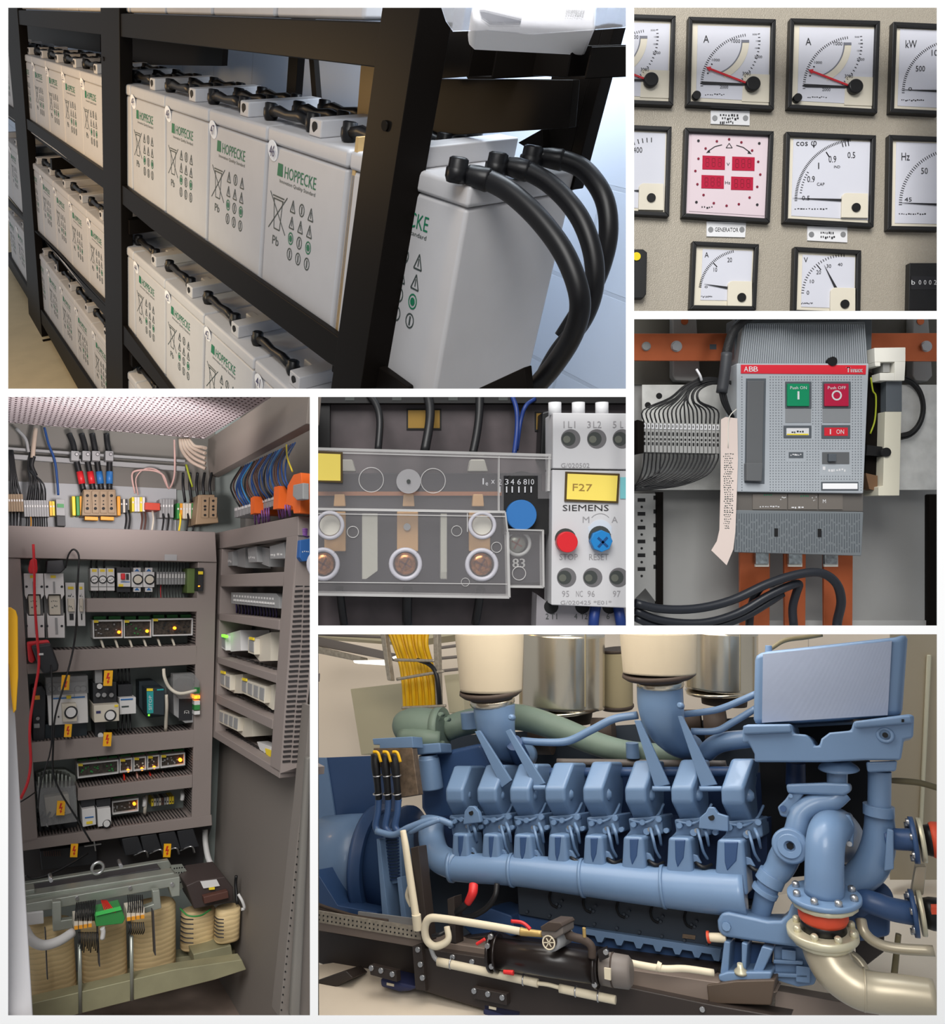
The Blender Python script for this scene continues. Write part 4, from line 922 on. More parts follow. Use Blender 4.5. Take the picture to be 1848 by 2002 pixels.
for tt, x, w in (('2', 1070, 6), ('T1', 1083, 13), ('4', 1126, 6), ('T2', 1142, 14), ('6', 1189, 6)): tx(m, tt, RC, x, 1205, w, 11, .0002)
m.build('marks', 'hole_grey', t)
for x in (1078, 1139, 1192): m = MB(); m.disc(RC, x, 1186, 14, .001, 0, 20); m.build('terminal_hole', 'hole_black', t)
# ================================================================ switchgear cabinet (bottom left)
setclip(*PANES[3])
mat('cab_plate', (134, 142, 138), .55); mat('cab_upper', (112, 108, 102), .6); mat('duct_grey', (138, 127, 122), .6); mat('col_grey', (152, 145, 142), .6)
mat('white_sheet', (166, 168, 170), .6); mat('side_wall', (118, 111, 105), .6); mat('slant_duct', (116, 107, 100), .6); mat('slot_dark', (44, 40, 40), .7)
mat('dev_white', (214, 212, 210), .5); mat('dev_grey', (146, 146, 146), .5); mat('dev_dark', (40, 41, 44), .5); mat('dev_cream', (204, 196, 180), .55)
mat('tag_yellow', (232, 204, 48), .5); mat('sign_yellow', (240, 176, 26), .5); mat('bolt_red', (196, 40, 30), .5); mat('pcb_dark', (62, 54, 46), .5, noise=.6, nscale=160)
mat('conn_green', (52, 132, 66), .5); mat('led_orange', (255, 140, 30), .4, emit=3.0); mat('led_green', (120, 240, 60), .4, emit=1.5)
mat('term_brown', (140, 118, 92), .55); mat('term_orange', (222, 150, 40), .5); mat('lead_red', (206, 36, 44), .4); mat('cable_blue', (28, 66, 124), .45)
mat('wire_brown', (84, 54, 46), .5); mat('wire_purple', (128, 84, 150), .5); mat('wire_pink', (196, 160, 152), .5); mat('wire_cyan', (48, 124, 178), .5)
mat('orange_plate', (234, 104, 34), .5); mat('hose_cream', (176, 158, 142), .5); mat('door_white', (206, 204, 206), .5); mat('handle_yellow', (248, 186, 34), .4)
mat('olive_steel', (156, 152, 122), .45, .3, noise=.15, nscale=10); mat('zinc', (168, 172, 162), .35, .55, noise=.1, nscale=14); mat('core_dark', (64, 62, 64), .5)
mat('siemens_teal', (40, 150, 150), .5); mat('dark_teal', (40, 50, 56), .5); mat('dev_green', (96, 116, 62), .5); mat('blue_dev', (44, 92, 154), .5)
mat('cab_floor', (128, 112, 102), .6, noise=.15, nscale=14); mat('tinted_clear', (150, 150, 150), .15, alpha=.45); mat('hose_white', (196, 194, 192), .5)
def coil_mat():
    m = mat('coil_tape', (216, 190, 142), .6); nt = m.node_tree; b = nt.nodes['Principled BSDF']
    tc = nt.nodes.new('ShaderNodeTexCoord'); w = nt.nodes.new('ShaderNodeTexWave'); w.bands_direction = 'Z'; w.inputs['Scale'].default_value = 26; w.inputs['Distortion'].default_value = 2.5
    nt.links.new(tc.outputs['Object'], w.inputs['Vector']); r = nt.nodes.new('ShaderNodeValToRGB'); c = lin((218, 192, 144))
    r.color_ramp.elements[0].color = (*[v * .85 for v in c], 1); r.color_ramp.elements[1].color = (*c, 1); r.color_ramp.elements[1].position = .35
    nt.links.new(w.outputs['Fac'], r.inputs['Fac']); nt.links.new(r.outputs['Color'], b.inputs['Base Color'])
    bp = nt.nodes.new('ShaderNodeBump'); bp.inputs['Strength'].default_value = .25; bp.inputs['Distance'].default_value = .002; nt.links.new(w.outputs['Fac'], bp.inputs['Height']); nt.links.new(bp.outputs['Normal'], b.inputs['Normal'])
coil_mat()
def grille_mat():
    m = mat('grille_white', (226, 214, 218), .5); nt = m.node_tree; b = nt.nodes['Principled BSDF']
    tc = nt.nodes.new('ShaderNodeTexCoord'); br = nt.nodes.new('ShaderNodeTexBrick'); br.offset = .5
    br.inputs['Scale'].default_value = 1; br.inputs['Brick Width'].default_value = .024; br.inputs['Row Height'].default_value = .011; br.inputs['Mortar Size'].default_value = .0028; br.inputs['Mortar Smooth'].default_value = .2
    c = lin((232, 220, 222)); br.inputs['Color1'].default_value = (*c, 1); br.inputs['Color2'].default_value = (*c, 1); br.inputs['Mortar'].default_value = (*lin((78, 62, 66)), 1)
    nt.links.new(tc.outputs['Object'], br.inputs['Vector']); nt.links.new(br.outputs['Color'], b.inputs['Base Color'])
grille_mat()
D2 = c2w((-.4665, .0857, .8803)); DS = c2w((1515.8, 115.9, 792)).normalized()
CB = Pl(ray(300, 1300) * 2.3, D2)
H = .115
_c = CB.w(428, 1200, H)
CS = Pl(_c, DS)                                     # front faces of the ducts on the side wall
CE = Pl(CS.w(572, 1200, 0), D2)                     # plane of the side frame's near end
V3 = (290.0, 5100.0)
def warp(x0, y0, x1, y1, V):
    xm, ym = (x0 + x1) / 2, (y0 + y1) / 2; out = []
    for x, y in ((x0, y0), (x1, y0), (x1, y1), (x0, y1)):
        X, Y = x, y
        for _ in range(3):
            X = x + (x - V3[0]) / (ym - V3[1]) * (Y - ym); Y = y + (y - V[1]) / (xm - V[0]) * (X - xm)
        out.append((X, Y))
    return out
def cq(*a): return warp(*a, (3700.0, 1160.0))
def sq(*a): return warp(*a, (-15.0, 1147.0))
def ctr(q): return (sum(p[0] for p in q) / len(q), max(p[1] for p in q))
# back, walls, floor
MB().slab(CB, [(0, 770), (470, 770), (470, 2000), (0, 2000)], 0, -.02).build('wall_cabinet_back', 'cab_plate', kind='structure')
MB().slab(CS, [(380, 770), (620, 770), (620, 2000), (380, 2000)], -.115, -.13).build('wall_cabinet_side', 'side_wall', kind='structure')
UP = -c2w(Vector((-.02, 1, -.108)).normalized()); FLP = Pl(CB.w(250, 1905, .0), -UP)
m = MB(); P = [CB.w(10, 1905, 0), CB.w(470, 1880, 0)]; P = [P[0], P[1], P[1] - D2 * .75, P[0] - D2 * .75]
m.prism(P, [p - UP * .02 for p in P]); m.build('floor_cabinet', 'cab_floor', kind='structure')
MB().slab(CS, [(411, 1438), (546, 1522), (583, 1500), (612, 1440), (612, 1992), (395, 1992), (400, 1620)], -.05, -.06).build('wall_cabinet_side', 'side_wall', kind='structure')
# perforated roof
a, b_ = CB.w(6, 824, .11), CB.w(402, 856, .11); R3 = [a, b_, b_ - D2 * .72, a - D2 * .62]
RP = Pl(a, -UP, -UP); R3 = [RP.w(x, y) for x, y in clip_poly([(6, 824), (402, 856), (545, 768), (6, 768)])]
m = MB(); m.prism(R3, [p + UP * .008 for p in R3])
o = m.build('ceiling_cabinet', 'grille_white', kind='structure')
ex = (b_ - a).normalized(); Mx = Matrix((ex, D2, ex.cross(D2))).transposed().to_4x4()
o.data.transform(Mx.inverted()); o.matrix_world = Matrix.Translation(o.location) @ Mx
MB().slab(CB, [(6, 811), (402, 846), (402, 857), (6, 824)], .115, .105).build('roof_edge', 'grille_white', label='white perforated strip along the rear edge of the cabinet roof', cat='strip')
t = thing('support_rails', 'pair of light cable clamp rails across the top of the cabinet', 'rail', CB.w(190, 905, .03))
for q, h in (([(10, 874), (362, 899), (362, 904), (10, 879)], .05), ([(10, 887), (362, 912), (362, 921), (10, 896)], .05)): MB().slab(CB, q, h, h - .02).build('rail', 'dev_grey', t)
MB().slab(CB, [(6, 780), (420, 780), (420, 960), (6, 945)], .005, .0).build('rear_sheet', 'cab_upper', label='dark grey sheet behind the cable clamps', cat='panel')
MB().slab(CB, [(6, 940), (160, 947), (345, 956), (345, 1040), (6, 1034)], .008, 0).build('terminal_plate', 'white_sheet', label='white sheet behind the upper terminals', cat='plate')
# ducts
DU = thing('wiring_duct_frame', 'grey slotted wiring duct frame around the rows of devices', 'wiring duct', CB.w(230, 1660, 0))
def duct(q, slots=None, h=H, pl=CB, par=None, m_='duct_grey', n='duct', bot=False):
    o = MB().slab(pl, q, h, .0).build(n, m_, par or DU, bev=.0015)
    if slots:
        x0, x1, st = slots; m = MB(); k = x0
        A, B_ = (q[0], q[1]) if not bot else (q[3], q[2])
        while k < x1:
            y = A[1] + (B_[1] - A[1]) * (k - A[0]) / (B_[0] - A[0]) + (-.35 if not bot else .35)
            a_, b_ = pl.w(k, y, h), pl.w(k + st * .45, y, h)
            P = [a_ + pl.n * .012, b_ + pl.n * .012, b_ + pl.n * (h - .01), a_ + pl.n * (h - .01)]
            m.prism(P, [p - UP * .0004 for p in P]); k += st
        m.build('slots', 'slot_dark', o)
    return o
duct([(4, 1027), (421, 1040), (424, 1099), (4, 1090)], None, H + .006)
duct([(4, 1090), (40, 1092), (74, 1642), (4, 1662)], None, H)
rc = duct([(387, 1099), (424, 1099), (412, 1594), (375, 1600)], None, H)
duct([(170, 1170), (387, 1169), (387, 1196), (170, 1197)])
duct([(103, 1272), (386, 1262), (385, 1299), (54, 1318), (52, 1298), (104, 1296)], (108, 380, 8.5))
duct([(62, 1452), (380, 1427), (379, 1461), (64, 1491)], (70, 376, 7))
duct([(152, 1542), (377, 1515), (376, 1540), (152, 1566)], (156, 374, 6.3))
duct([(44, 1642), (414, 1593), (415, 1614), (44, 1664)], (76, 372, 6.3))
# slotted inner faces of the right column
m = MB()
for y0, y1 in ((1198, 1260), (1300, 1345), (1462, 1512), (1540, 1592)):
    y = y0 + 4
    while y < y1:
        x = 387 - (y - 1099) * .0243 - .4
        a_, b_ = CB.w(x, y, H), CB.w(x, y + 2.6, H); P = [a_ + D2 * .01, b_ + D2 * .01, b_ + D2 * (H - .012), a_ + D2 * (H - .012)]; m.prism(P, [p + DS * .0004 for p in P]); y += 5.5
m.build('slots', 'slot_dark', rc)
MB().slab(CB, cq(322, 1084, 346, 1096), H + .008, H + .006).build('type_plate', 'dev_grey', label='small grey label on the top duct', cat='label')
# ---- generic cabinet devices
def dev(name, label, cat, q, h1=.08, m_='dev_white', h0=0.0, pl=CB, group=None, bev=.001, body='housing'):
    t = thing(name, label, cat, pl.w(*ctr(q), h0), group)
    MB().slab(pl, q, h1, h0).build(body, m_, t, bev=bev); return t
def sub(t, name, q, h1, h0, m_, pl=CB, bev=0): return MB().slab(pl, q, h1, h0).build(name, m_, t, bev=bev)
def knob(t, x, y, r, h, m_='dev_white', pl=CB, nm='knob', th=.01):
    m = MB(); m.disc(pl, x, y, r * 1.12, h + .002, h, 20); m.build(nm + '_ring', 'dev_dark', t); m = MB(); m.disc(pl, x, y, r * .82, h + th, h, 20); return m.build(nm, m_, t)
def sign(x0, y0, x1, y1, label, h=.15):
    q = [(x0 + 1, y0), (x1 + 1, y0), (x1 - 1, y1), (x0 - 1, y1)]
    t = thing('warning_sign', label, 'sign', CB.w((x0 + x1) / 2, y1, h), 'yellow lightning warning signs')
    sub(t, 'plate', q, h + .003, h, 'sign_yellow'); cx, cy = (x0 + x1) / 2, (y0 + y1) / 2; s = (y1 - y0) / 29
    sub(t, 'lightning_bolt', [(cx - 1 * s, cy - 10 * s), (cx + 3 * s, cy - 10 * s), (cx + 0 * s, cy - 2 * s), (cx + 4 * s, cy - 3 * s), (cx + 1 * s, cy + 6 * s), (cx + 3 * s, cy + 6 * s), (cx - 1 * s, cy + 11 * s), (cx - 2.5 * s, cy + 4 * s), (cx, cy + 5 * s), (cx + .5 * s, cy + .5 * s), (cx - 4 * s, cy + 1.5 * s)], h + .0036, h + .003, 'bolt_red')
for a in ((120, 1320, 136, 1349, 'warning sign left, over the large contactor'), (203, 1311, 220, 1341, 'warning sign over the dark relay, right of another'), (126, 1416, 140, 1441, 'warning sign under the large contactor'), (202, 1432, 218, 1459, 'warning sign on the duct under the dark relay'),
          (111, 1566, 127, 1594, 'warning sign on the clear starter box at the lower left'), (138, 1650, 152, 1676, 'warning sign in the dark zone above the big transformer'), (320, 1650, 334, 1676, 'warning sign on the black switch at the lower right')): sign(*a[:4], 'yellow lightning ' + a[4])
# fuse disconnectors
for x0, x1, lab in ((46, 84.5, 'left of two tall white fuse switches'), (86, 124, 'right of two tall white fuse switches')):
    t = dev('fuse_switch', lab, 'fuse switch', cq(x0, 1121, x1, 1248), .06, 'dev_grey', group='white fuse switches'); w = x1 - x0
    sub(t, 'upper_cover', [(x0, 1121), (x1, 1121), (x1 + 2, 1163), (x1 - 4, 1172), (x1 - 5, 1162), (x0 + 9, 1162), (x0 + 6, 1172), (x0 + 2, 1163)], .1, .06, 'dev_white', bev=.001)
    sub(t, 'lower_cover', [(x0 + 6, 1198), (x0 + 10, 1204), (x1, 1204), (x1 + 2, 1198), (x1 + 3, 1247), (x0 + 8, 1247)], .1, .06, 'dev_white', bev=.001)
    f = sub(t, 'fuse_body', cq(x0 + 10, 1164, x1 - 6, 1202), .09, .06, 'dev_cream', bev=.002)
    m = MB(); dashes(m, CB, x0 + 14, 1173, x1 - 10, 1175, .09, 4, 2, 1); dashes(m, CB, x0 + 15, 1181, x1 - 11, 1187, .09, 5, 3, 2); m.build('print', 'print_dark', f)
    sub(t, 'identification_tag', cq(x0 + 13, 1125, x0 + 23, 1130), .102, .1, 'tag_yellow')
    sub(t, 'window', cq(x0 + 18, 1137, x0 + 22, 1160), .102, .1, 'dev_grey'); sub(t, 'groove', cq(x0 + 22, 1208, x0 + 27, 1240), .102, .1, 'dev_grey')
    for xx in (x0 + 6, x1 - 3):
        for yy in (1147, 1224): m = MB(); m.disc(CB, xx, yy, 2.4, .102, .1, 8); m.build('screw', 'dev_dark', t)
for x0, x1, lab in ((129, 149, 'left of two narrow white fuse holders'), (151.5, 166, 'right of two narrow white fuse holders')):
    t = dev('fuse_holder', lab, 'fuse holder', cq(x0, 1139, x1, 1224), .06, 'dev_white', group='narrow fuse holders'); sub(t, 'identification_tag', cq(x0 + 4, 1147, x1 - 5, 1152), .062, .06, 'tag_yellow')
    f = sub(t, 'fuse_window', cq(x0 + 4, 1170, x1 - 3, 1196), .07, .06, 'dev_cream', bev=.002); m = MB(); dashes(m, CB, x0 + 6, 1176, x1 - 5, 1190, .07, 3, 4, 3); m.build('print', 'print_dark', f)
    sub(t, 'vent_slots', cq(x0 + 7, 1200, x1 - 5, 1212), .062, .06, 'dev_dark'); m = MB(); dashes(m, CB, x0 + 4, 1156, x1 - 4, 1166, .06, 4, 3, 5); m.build('marks', 'print_dark', t)
# breakers with rotary knobs
for k, x0 in enumerate((177, 193, 209)):
    t = dev('screw_fuse', f'white screw cap fuse, {["left", "middle", "right"][k]} of three', 'fuse', cq(x0, 1111, x0 + 15, 1155), .06, 'dev_white', group='white screw cap fuses'); sub(t, 'identification_tag', cq(x0 + 3, 1113, x0 + 12, 1118), .062, .06, 'tag_yellow'); sub(t, 'lower_band', cq(x0, 1146, x0 + 15, 1148), .061, .06, 'dev_grey'); k_ = knob(t, x0 + 8, 1133, 7, .06); m = MB(); dashes(m, CB, x0 + 4, 1130, x0 + 12, 1134, .07, 3, 2, k); m.build('print', 'print_dark', k_)
t = dev('motor_switch', 'black and white motor protection switch with red toggle', 'switch', cq(228, 1109, 255, 1158), .06, 'dev_dark'); sub(t, 'front_label', cq(230, 1120, 255, 1147), .068, .06, 'dev_white'); sub(t, 'toggle', cq(237, 1121, 245, 1133), .08, .068, 'lead_red', bev=.002); sub(t, 'black_key', cq(247, 1122, 252, 1133), .074, .068, 'dev_dark'); sub(t, 'blue_line', cq(236, 1137, 254, 1138.5), .069, .068, 'knob_blue'); sub(t, 'identification_tag', cq(232, 1142, 241, 1147), .0695, .068, 'tag_yellow')
for k, x0 in enumerate((257, 280)):
    t = dev('round_relay', f'white relay with a round dial and blue triangles, {["left", "right"][k]} of two', 'relay', cq(x0, 1118, x0 + 22, 1148), .06, 'dev_white', group='relays with round dials')
    sub(t, 'upper_tab', cq(x0 + 4, 1110, x0 + 18, 1119), .055, 0, 'dev_white'); sub(t, 'lower_tab', cq(x0 + 4, 1147, x0 + 18, 1157), .055, 0, 'dev_white'); knob(t, x0 + 13, 1133, 9, .06, 'dev_cream', nm='dial')
    for y in (1112, 1149): sub(t, 'triangle', [(x0 + 11, y), (x0 + 16, y + 5), (x0 + 6, y + 5)], .0565, .055, 'knob_blue')
for k in range(10):
    x0 = 306 + k * 5.9; t = dev('terminal', f'narrow grey terminal in the row right of the dial relays, number {["one", "two", "three", "four", "five", "six", "seven", "eight", "nine", "ten"][k]} from the left', 'terminal', cq(x0, 1118, x0 + 5.2, 1143), .05, 'dev_grey', group='terminals in the upper device row'); sub(t, 'marker', cq(x0 + .8, 1122, x0 + 4.4, 1130), .052, .05, 'dev_white')
t = dev('power_supply', 'green and black power supply at the right end of the top device row', 'power supply', cq(366, 1111, 391, 1160), .08, 'dev_green', bev=.003); sub(t, 'front', cq(388, 1110, 398, 1156), .13, .02, 'dev_dark', bev=.001); sub(t, 'identification_tag', cq(388, 1117, 397, 1123), .134, .13, 'tag_yellow'); sub(t, 'indicator_lamp', cq(388, 1145, 391, 1147), .134, .13, 'led_orange')
# short black wires over the devices
def wires(pts, r, mt, label, group, cat='wire', pl=CB, n=6, name='wire'):
    m = MB(); m.wire(pl, pts, r, n, 4); return m.build(name, mt, label=label, cat=cat, group=group)
rr = random.Random(8)
for k, x in enumerate((179, 190, 205, 235, 243, 252, 262, 270, 284, 292)):
    wires([(x, 1092, .05), (x + rr.uniform(-2, 2), 1104, .05), (x, 1116, .04)], 1.8, 'wire_black', 'short black wire entering a device of the top row from the duct', 'short wires above the top device row')
    wires([(x, 1150, .04), (x + rr.uniform(-2, 2), 1162, .05), (x, 1175, .05)], 1.8, 'wire_black', 'short black wire leaving a device of the top row downwards', 'short wires under the top device row')
for k in range(10):
    x = 309 + k * 5.9; wires([(x, 1092, .04), (x + 1, 1106, .04), (x, 1120, .03)], .9, 'wire_black', 'thin wire above the grey terminal row', 'thin wires above the terminals'); wires([(x, 1140, .03), (x - 1, 1156, .04), (x, 1172, .04)], .9, 'wire_black' if k != 1 else 'lead_red', 'thin wire below the grey terminal row' if k != 1 else 'thin red wire below the grey terminal row', 'thin wires below the terminals' if k != 1 else None)
# circuit board modules
def pcb(q, label, led=None, n_conn=2, tag=True, sd=0, group='circuit board modules', h=.075):
    t = dev('circuit_board_module', label, 'module', q, h - .012, 'pcb_dark', group=group, body='board')
    i_ = inset(q, 2, 3, 2, 2.5); fr = MB()
    for k in range(4): j = (k + 1) % 4; fr.slab(CB, [q[k], q[j], i_[j], i_[k]], h, 0)
    fr.build('frame', 'dev_white', t); (x0, y0), (x1, y1) = q[0], q[1]; w = (x1 - x0)
    for k in range(n_conn):
        a = x0 + w * (k + .08) / n_conn; b = x0 + w * (k + .88) / n_conn; ya = y0 + (y1 - y0) * (a - x0) / w; yb = y0 + (y1 - y0) * (b - x0) / w
        sub(t, 'connector', [(a, ya - 7), (b, yb - 7), (b, yb), (a, ya)], h - .03, .0, 'conn_green')
    m = MB(); r_ = random.Random(sd); 
    for k in range(int(w / 5)):
        u = r_.uniform(.05, .9); v = r_.uniform(.2, .75); X = x0 + u * w; Y = y0 + (y1 - y0) * u + v * (q[3][1] - q[0][1]); m.rect(CB, X, Y, X + r_.uniform(1.5, 4), Y + r_.uniform(1.5, 4), h - .008, h - .012)
    m.build('chips', r_.choice(['dev_cream', 'dev_dark', 'conn_green', 'dev_grey']), t)
    if tag: sub(t, 'identification_tag', [(x0 + 2, y0), (x0 + 11, y0 + .3), (x0 + 11, y0 + 5), (x0 + 2, y0 + 5)], h + .002, h, 'tag_yellow')
    if led: m = MB(); m.disc(CB, led[0], led[1], led[2] if len(led) > 2 else 3, h - .004, h - .012, 10); m.build('indicator_lamp', 'led_orange', t)
    return t
pcb(cq(182, 1212, 240, 1248), 'left circuit board module of the upper three, lamp lit orange', (233, 1236), 2, sd=1)
pcb(cq(242, 1212, 296, 1247), 'middle circuit board module of the upper three, lamp lit orange', (288, 1234), 2, sd=2)
pcb(cq(298, 1209, 377, 1243), 'right and widest circuit board module of the upper three', (342, 1228), 3, sd=3)
for k in range(6): x = 195 + k * 28; wires([(x, 1246, .04), (x + 4, 1256, .07), (x + 8, 1268, .09)], 2.4, 'dev_cream', 'cream ribbon lead under the upper circuit board modules', 'cream leads under the boards', 'lead')
pcb([(151, 1493), (232, 1485), (232, 1512), (152, 1522)], 'long circuit board module at the left of the lower board row', None, 4, sd=4)
for k, (x0, x1, y, l) in enumerate(((234, 259, 1484, (251, 1507)), (261, 286, 1481, (278, 1504)), (288, 312, 1478, (302, 1501)))): pcb([(x0, y), (x1, y - 2.6), (x1, y + 24), (x0, y + 27)], f'small square board module, {["left", "middle", "right"][k]} of three glowing orange', l, 1, sd=5 + k)
pcb([(314, 1476), (362, 1471), (362, 1496), (314, 1502)], 'wide board module with two bright lamps at the right end of the lower board row', (353, 1486, 3.5), 2, sd=9)
for k in range(5): x = 240 + k * 26; wires([(x, 1508, .04), (x + 3, 1520, .07), (x + 2, 1534, .09)], 1.8, 'wire_pink' if k % 2 else 'bolt_red', 'thin pink or red lead under the lower board row', 'leads under the lower boards', 'lead')
pcb([(219, 1567), (271, 1560), (271, 1586), (220, 1593)], 'single board module in the lowest device row, lamp lit orange', (263, 1572), 2, tag=False, sd=12)
# contactors
t = dev('large_contactor', 'large white contactor with a round knob below a clear cover', 'contactor', cq(94, 1357, 172, 1416), .1, 'dev_white', bev=.002)
sub(t, 'blue_stripe', cq(104, 1363, 166, 1365.5), .102, .1, 'knob_blue'); sub(t, 'seam', cq(145, 1357, 146, 1366), .102, .1, 'dev_grey'); sub(t, 'identification_tag', cq(130, 1360, 139, 1366), .104, .1, 'tag_yellow'); s_ = sub(t, 'timer_module', cq(122, 1376, 150, 1411), .13, .1, 'dev_cream', bev=.001); knob(t, 139, 1393, 11, .13)
sub(t, 'clear_cover', cq(90, 1323, 172, 1357), .12, .05, 'tinted_clear'); sub(t, 'terminals', cq(94, 1335, 168, 1356), .06, 0, 'dev_grey'); sub(t, 'lower_terminals', cq(78, 1414, 170, 1448), .07, 0, 'dark_teal'); sub(t, 'black_mark', cq(113, 1400, 116, 1403), .102, .1, 'dev_dark')
for x in (102, 118, 152, 163): knob(t, x, 1347, 6, .06, 'dev_grey', nm='terminal_screw')
t = dev('timer_relay', 'dark relay with a cream timer and round knob, right of the large contactor', 'relay', cq(182, 1334, 228, 1380), .1, 'dev_dark'); sub(t, 'timer_module', cq(184, 1378, 233, 1411), .14, .0, 'dev_cream', bev=.001); knob(t, 216, 1399, 10, .14); sub(t, 'blue_label', cq(188, 1390, 197, 1395), .141, .14, 'number_ink'); sub(t, 'identification_tag', cq(224, 1378, 231, 1382), .142, .14, 'tag_yellow')
for x in (192, 204, 218): knob(t, x, 1359, 5, .1, 'dev_grey', nm='terminal_screw')
sub(t, 'top_block', cq(186, 1310, 200, 1346), .1, .04, 'dev_grey'); knob(t, 195, 1342, 6, .1, 'dev_white', nm='white_cap'); sub(t, 'lower_cylinder', cq(186, 1411, 206, 1440), .1, 0, 'dev_dark'); knob(t, 197, 1438, 6, .1, 'dev_white', nm='lower_cap')
t = dev('auxiliary_relay', 'white relay with a blue stripe right of the cream timer', 'relay', cq(234, 1364, 266, 1396), .11, 'dev_white'); sub(t, 'blue_stripe', cq(236, 1366, 260, 1368.5), .112, .11, 'knob_blue'); sub(t, 'upper_terminals', cq(231, 1338, 258, 1364), .08, 0, 'dev_dark'); sub(t, 'print', cq(238, 1380, 252, 1383), .111, .11, 'print_dark')
for k in range(4):
    x = 233 + k * 7; wires([(x - 2, 1302, .08), (x - 1, 1322, .09), (x, 1342, .07)], 1.6, 'wire_black', 'black wire above the white relay', 'wires above the white relay'); wires([(x, 1396, .06), (x + (k - 2), 1414, .08), (x, 1432, .09)], 1.6, 'wire_black', 'black wire below the white relay', 'wires below the white relay')
t = dev('rail_power_supply', 'teal and black power supply with a grey side, in the third device row', 'power supply', [(272, 1332), (300, 1330), (322, 1346), (322, 1400), (288, 1404), (272, 1380)], .06, 'dark_teal'); sub(t, 'front', [(287, 1346), (322, 1345), (321, 1398), (288, 1396)], .14, .06, 'dark_teal', bev=.001); s_ = sub(t, 'teal_stripe', [(287, 1350), (300, 1350), (300, 1394), (288, 1395)], .142, .14, 'siemens_teal'); sub(t, 'identification_tag', [(287, 1346), (299, 1346), (299, 1351), (287, 1351)], .144, .142, 'tag_yellow')
m = MB(); text_on(m, 'SITOP', CB, [(291, 1388), (291, 1360), (297, 1360), (297, 1388)], .142); m.build('lettering', 'print_light', s_); sub(t, 'brand_mark', cq(307, 1347, 320, 1350), .142, .14, 'siemens_teal'); sub(t, 'indicator_lamp', cq(290, 1397, 293, 1400), .145, .14, 'led_green')
t = dev('clear_module_box', 'grey module in a clear box with green plugs at the right of the third row', 'module', [(338, 1332), (352, 1322), (390, 1328), (390, 1412), (362, 1414), (340, 1398)], .1, 'dev_grey', bev=.002); sub(t, 'clear_lid', [(338, 1318), (378, 1316), (390, 1332), (390, 1366), (350, 1366), (338, 1350)], .13, .1, 'tinted_clear'); sub(t, 'dark_face', cq(350, 1366, 376, 1408), .103, .1, 'dev_dark')
for y0, y1, mm in ((1344, 1356, 'conn_green'), (1360, 1366, 'led_orange'), (1370, 1378, 'dev_white'), (1378, 1388, 'conn_green'), (1390, 1397, 'dev_white')): sub(t, 'plug', cq(380, y0, 391, y1), .13, .08, mm)
m = MB(); tx(m, 'CE', CB, 365, 1392, 6, 10, .104, 1.57); m.build('mark', 'dev_white', t)
wires([(320, 1308, .13), (322, 1325, .14), (332, 1345, .14), (352, 1356, .15), (384, 1350, .15)], 3.5, 'dev_cream', 'wide cream ribbon cable reaching the clear module box', None, 'cable', name='ribbon_cable'); wires([(325, 1358, .13), (326, 1380, .13), (325, 1400, .12), (324, 1428, .1)], 3.6, 'dev_cream', 'cream cable hanging right of the teal power supply', None, 'cable', name='ribbon_cable')
t = dev('dark_starter', 'dark starter at the left end of the third device row', 'starter', [(62, 1345), (82, 1340), (90, 1350), (88, 1448), (64, 1452)], .09, 'dev_dark', bev=.003); sub(t, 'top_label', cq(66, 1360, 78, 1368), .092, .09, 'term_orange'); knob(t, 74, 1405, 4, .09, 'dev_grey'); sub(t, 'grey_lever', cq(66, 1415, 78, 1424), .1, .09, 'dev_grey', bev=.002)
# lower left starter in a clear box
t = dev('soft_starter', 'starter with finned metal top inside a clear box at the lower left', 'starter', [(70, 1512), (92, 1504), (128, 1504), (148, 1516), (152, 1545), (152, 1600), (80, 1612), (72, 1560)], .03, 'zinc', bev=.002, body='heat_sink')
for k in range(9): x = 74 + k * 7.6; sub(t, 'fin', [(x, 1520 - 8 * math.sin((k + .5) / 9 * PI)), (x + 3.5, 1520 - 8 * math.sin((k + .5) / 9 * PI)), (x + 3, 1540), (x + .5, 1540)], .075, .03, 'zinc')
sub(t, 'cream_blocks', [(86, 1560), (134, 1552), (140, 1590), (92, 1600)], .08, .03, 'dev_cream', bev=.002); sub(t, 'clear_box', [(72, 1542), (148, 1536), (152, 1606), (80, 1616)], .14, .05, 'tinted_clear'); sub(t, 'dark_base', [(74, 1600), (150, 1590), (150, 1636), (78, 1644)], .06, 0, 'dev_dark')
for k in range(4): m = MB(); m.wire(CB, [(84 + k * 14, 1588, .085), (80 + k * 12, 1602, .1), (86 + k * 14, 1622, .08)], 2.2, 6); m.build('wire', 'wire_black', t)
knob(t, 94, 1613, 4, .08, 'dev_white', nm='white_plug')
for x0, lab, kn in ((160, 'small contactor with yellow tag in the lowest device row', 0), (190, 'small contactor with round knob in the lowest device row', 1)):
    t = dev('small_contactor', lab, 'contactor', [(x0, 1583 - kn), (x0 + 26, 1579), (x0 + 28, 1612), (x0 + 2, 1617)], .12, 'dev_white', bev=.001, group='small contactors'); sub(t, 'dark_top', [(x0 - 2, 1564), (x0 + 26, 1560), (x0 + 26, 1580), (x0, 1584)], .1, 0, 'dev_dark')
    if kn: knob(t, x0 + 19, 1611, 7, .12)
    else: sub(t, 'blue_stripe', cq(x0 + 6, 1597, x0 + 23, 1599), .122, .12, 'knob_blue'); sub(t, 'identification_tag', cq(x0 + 9, 1606, x0 + 21, 1611), .122, .12, 'tag_yellow')
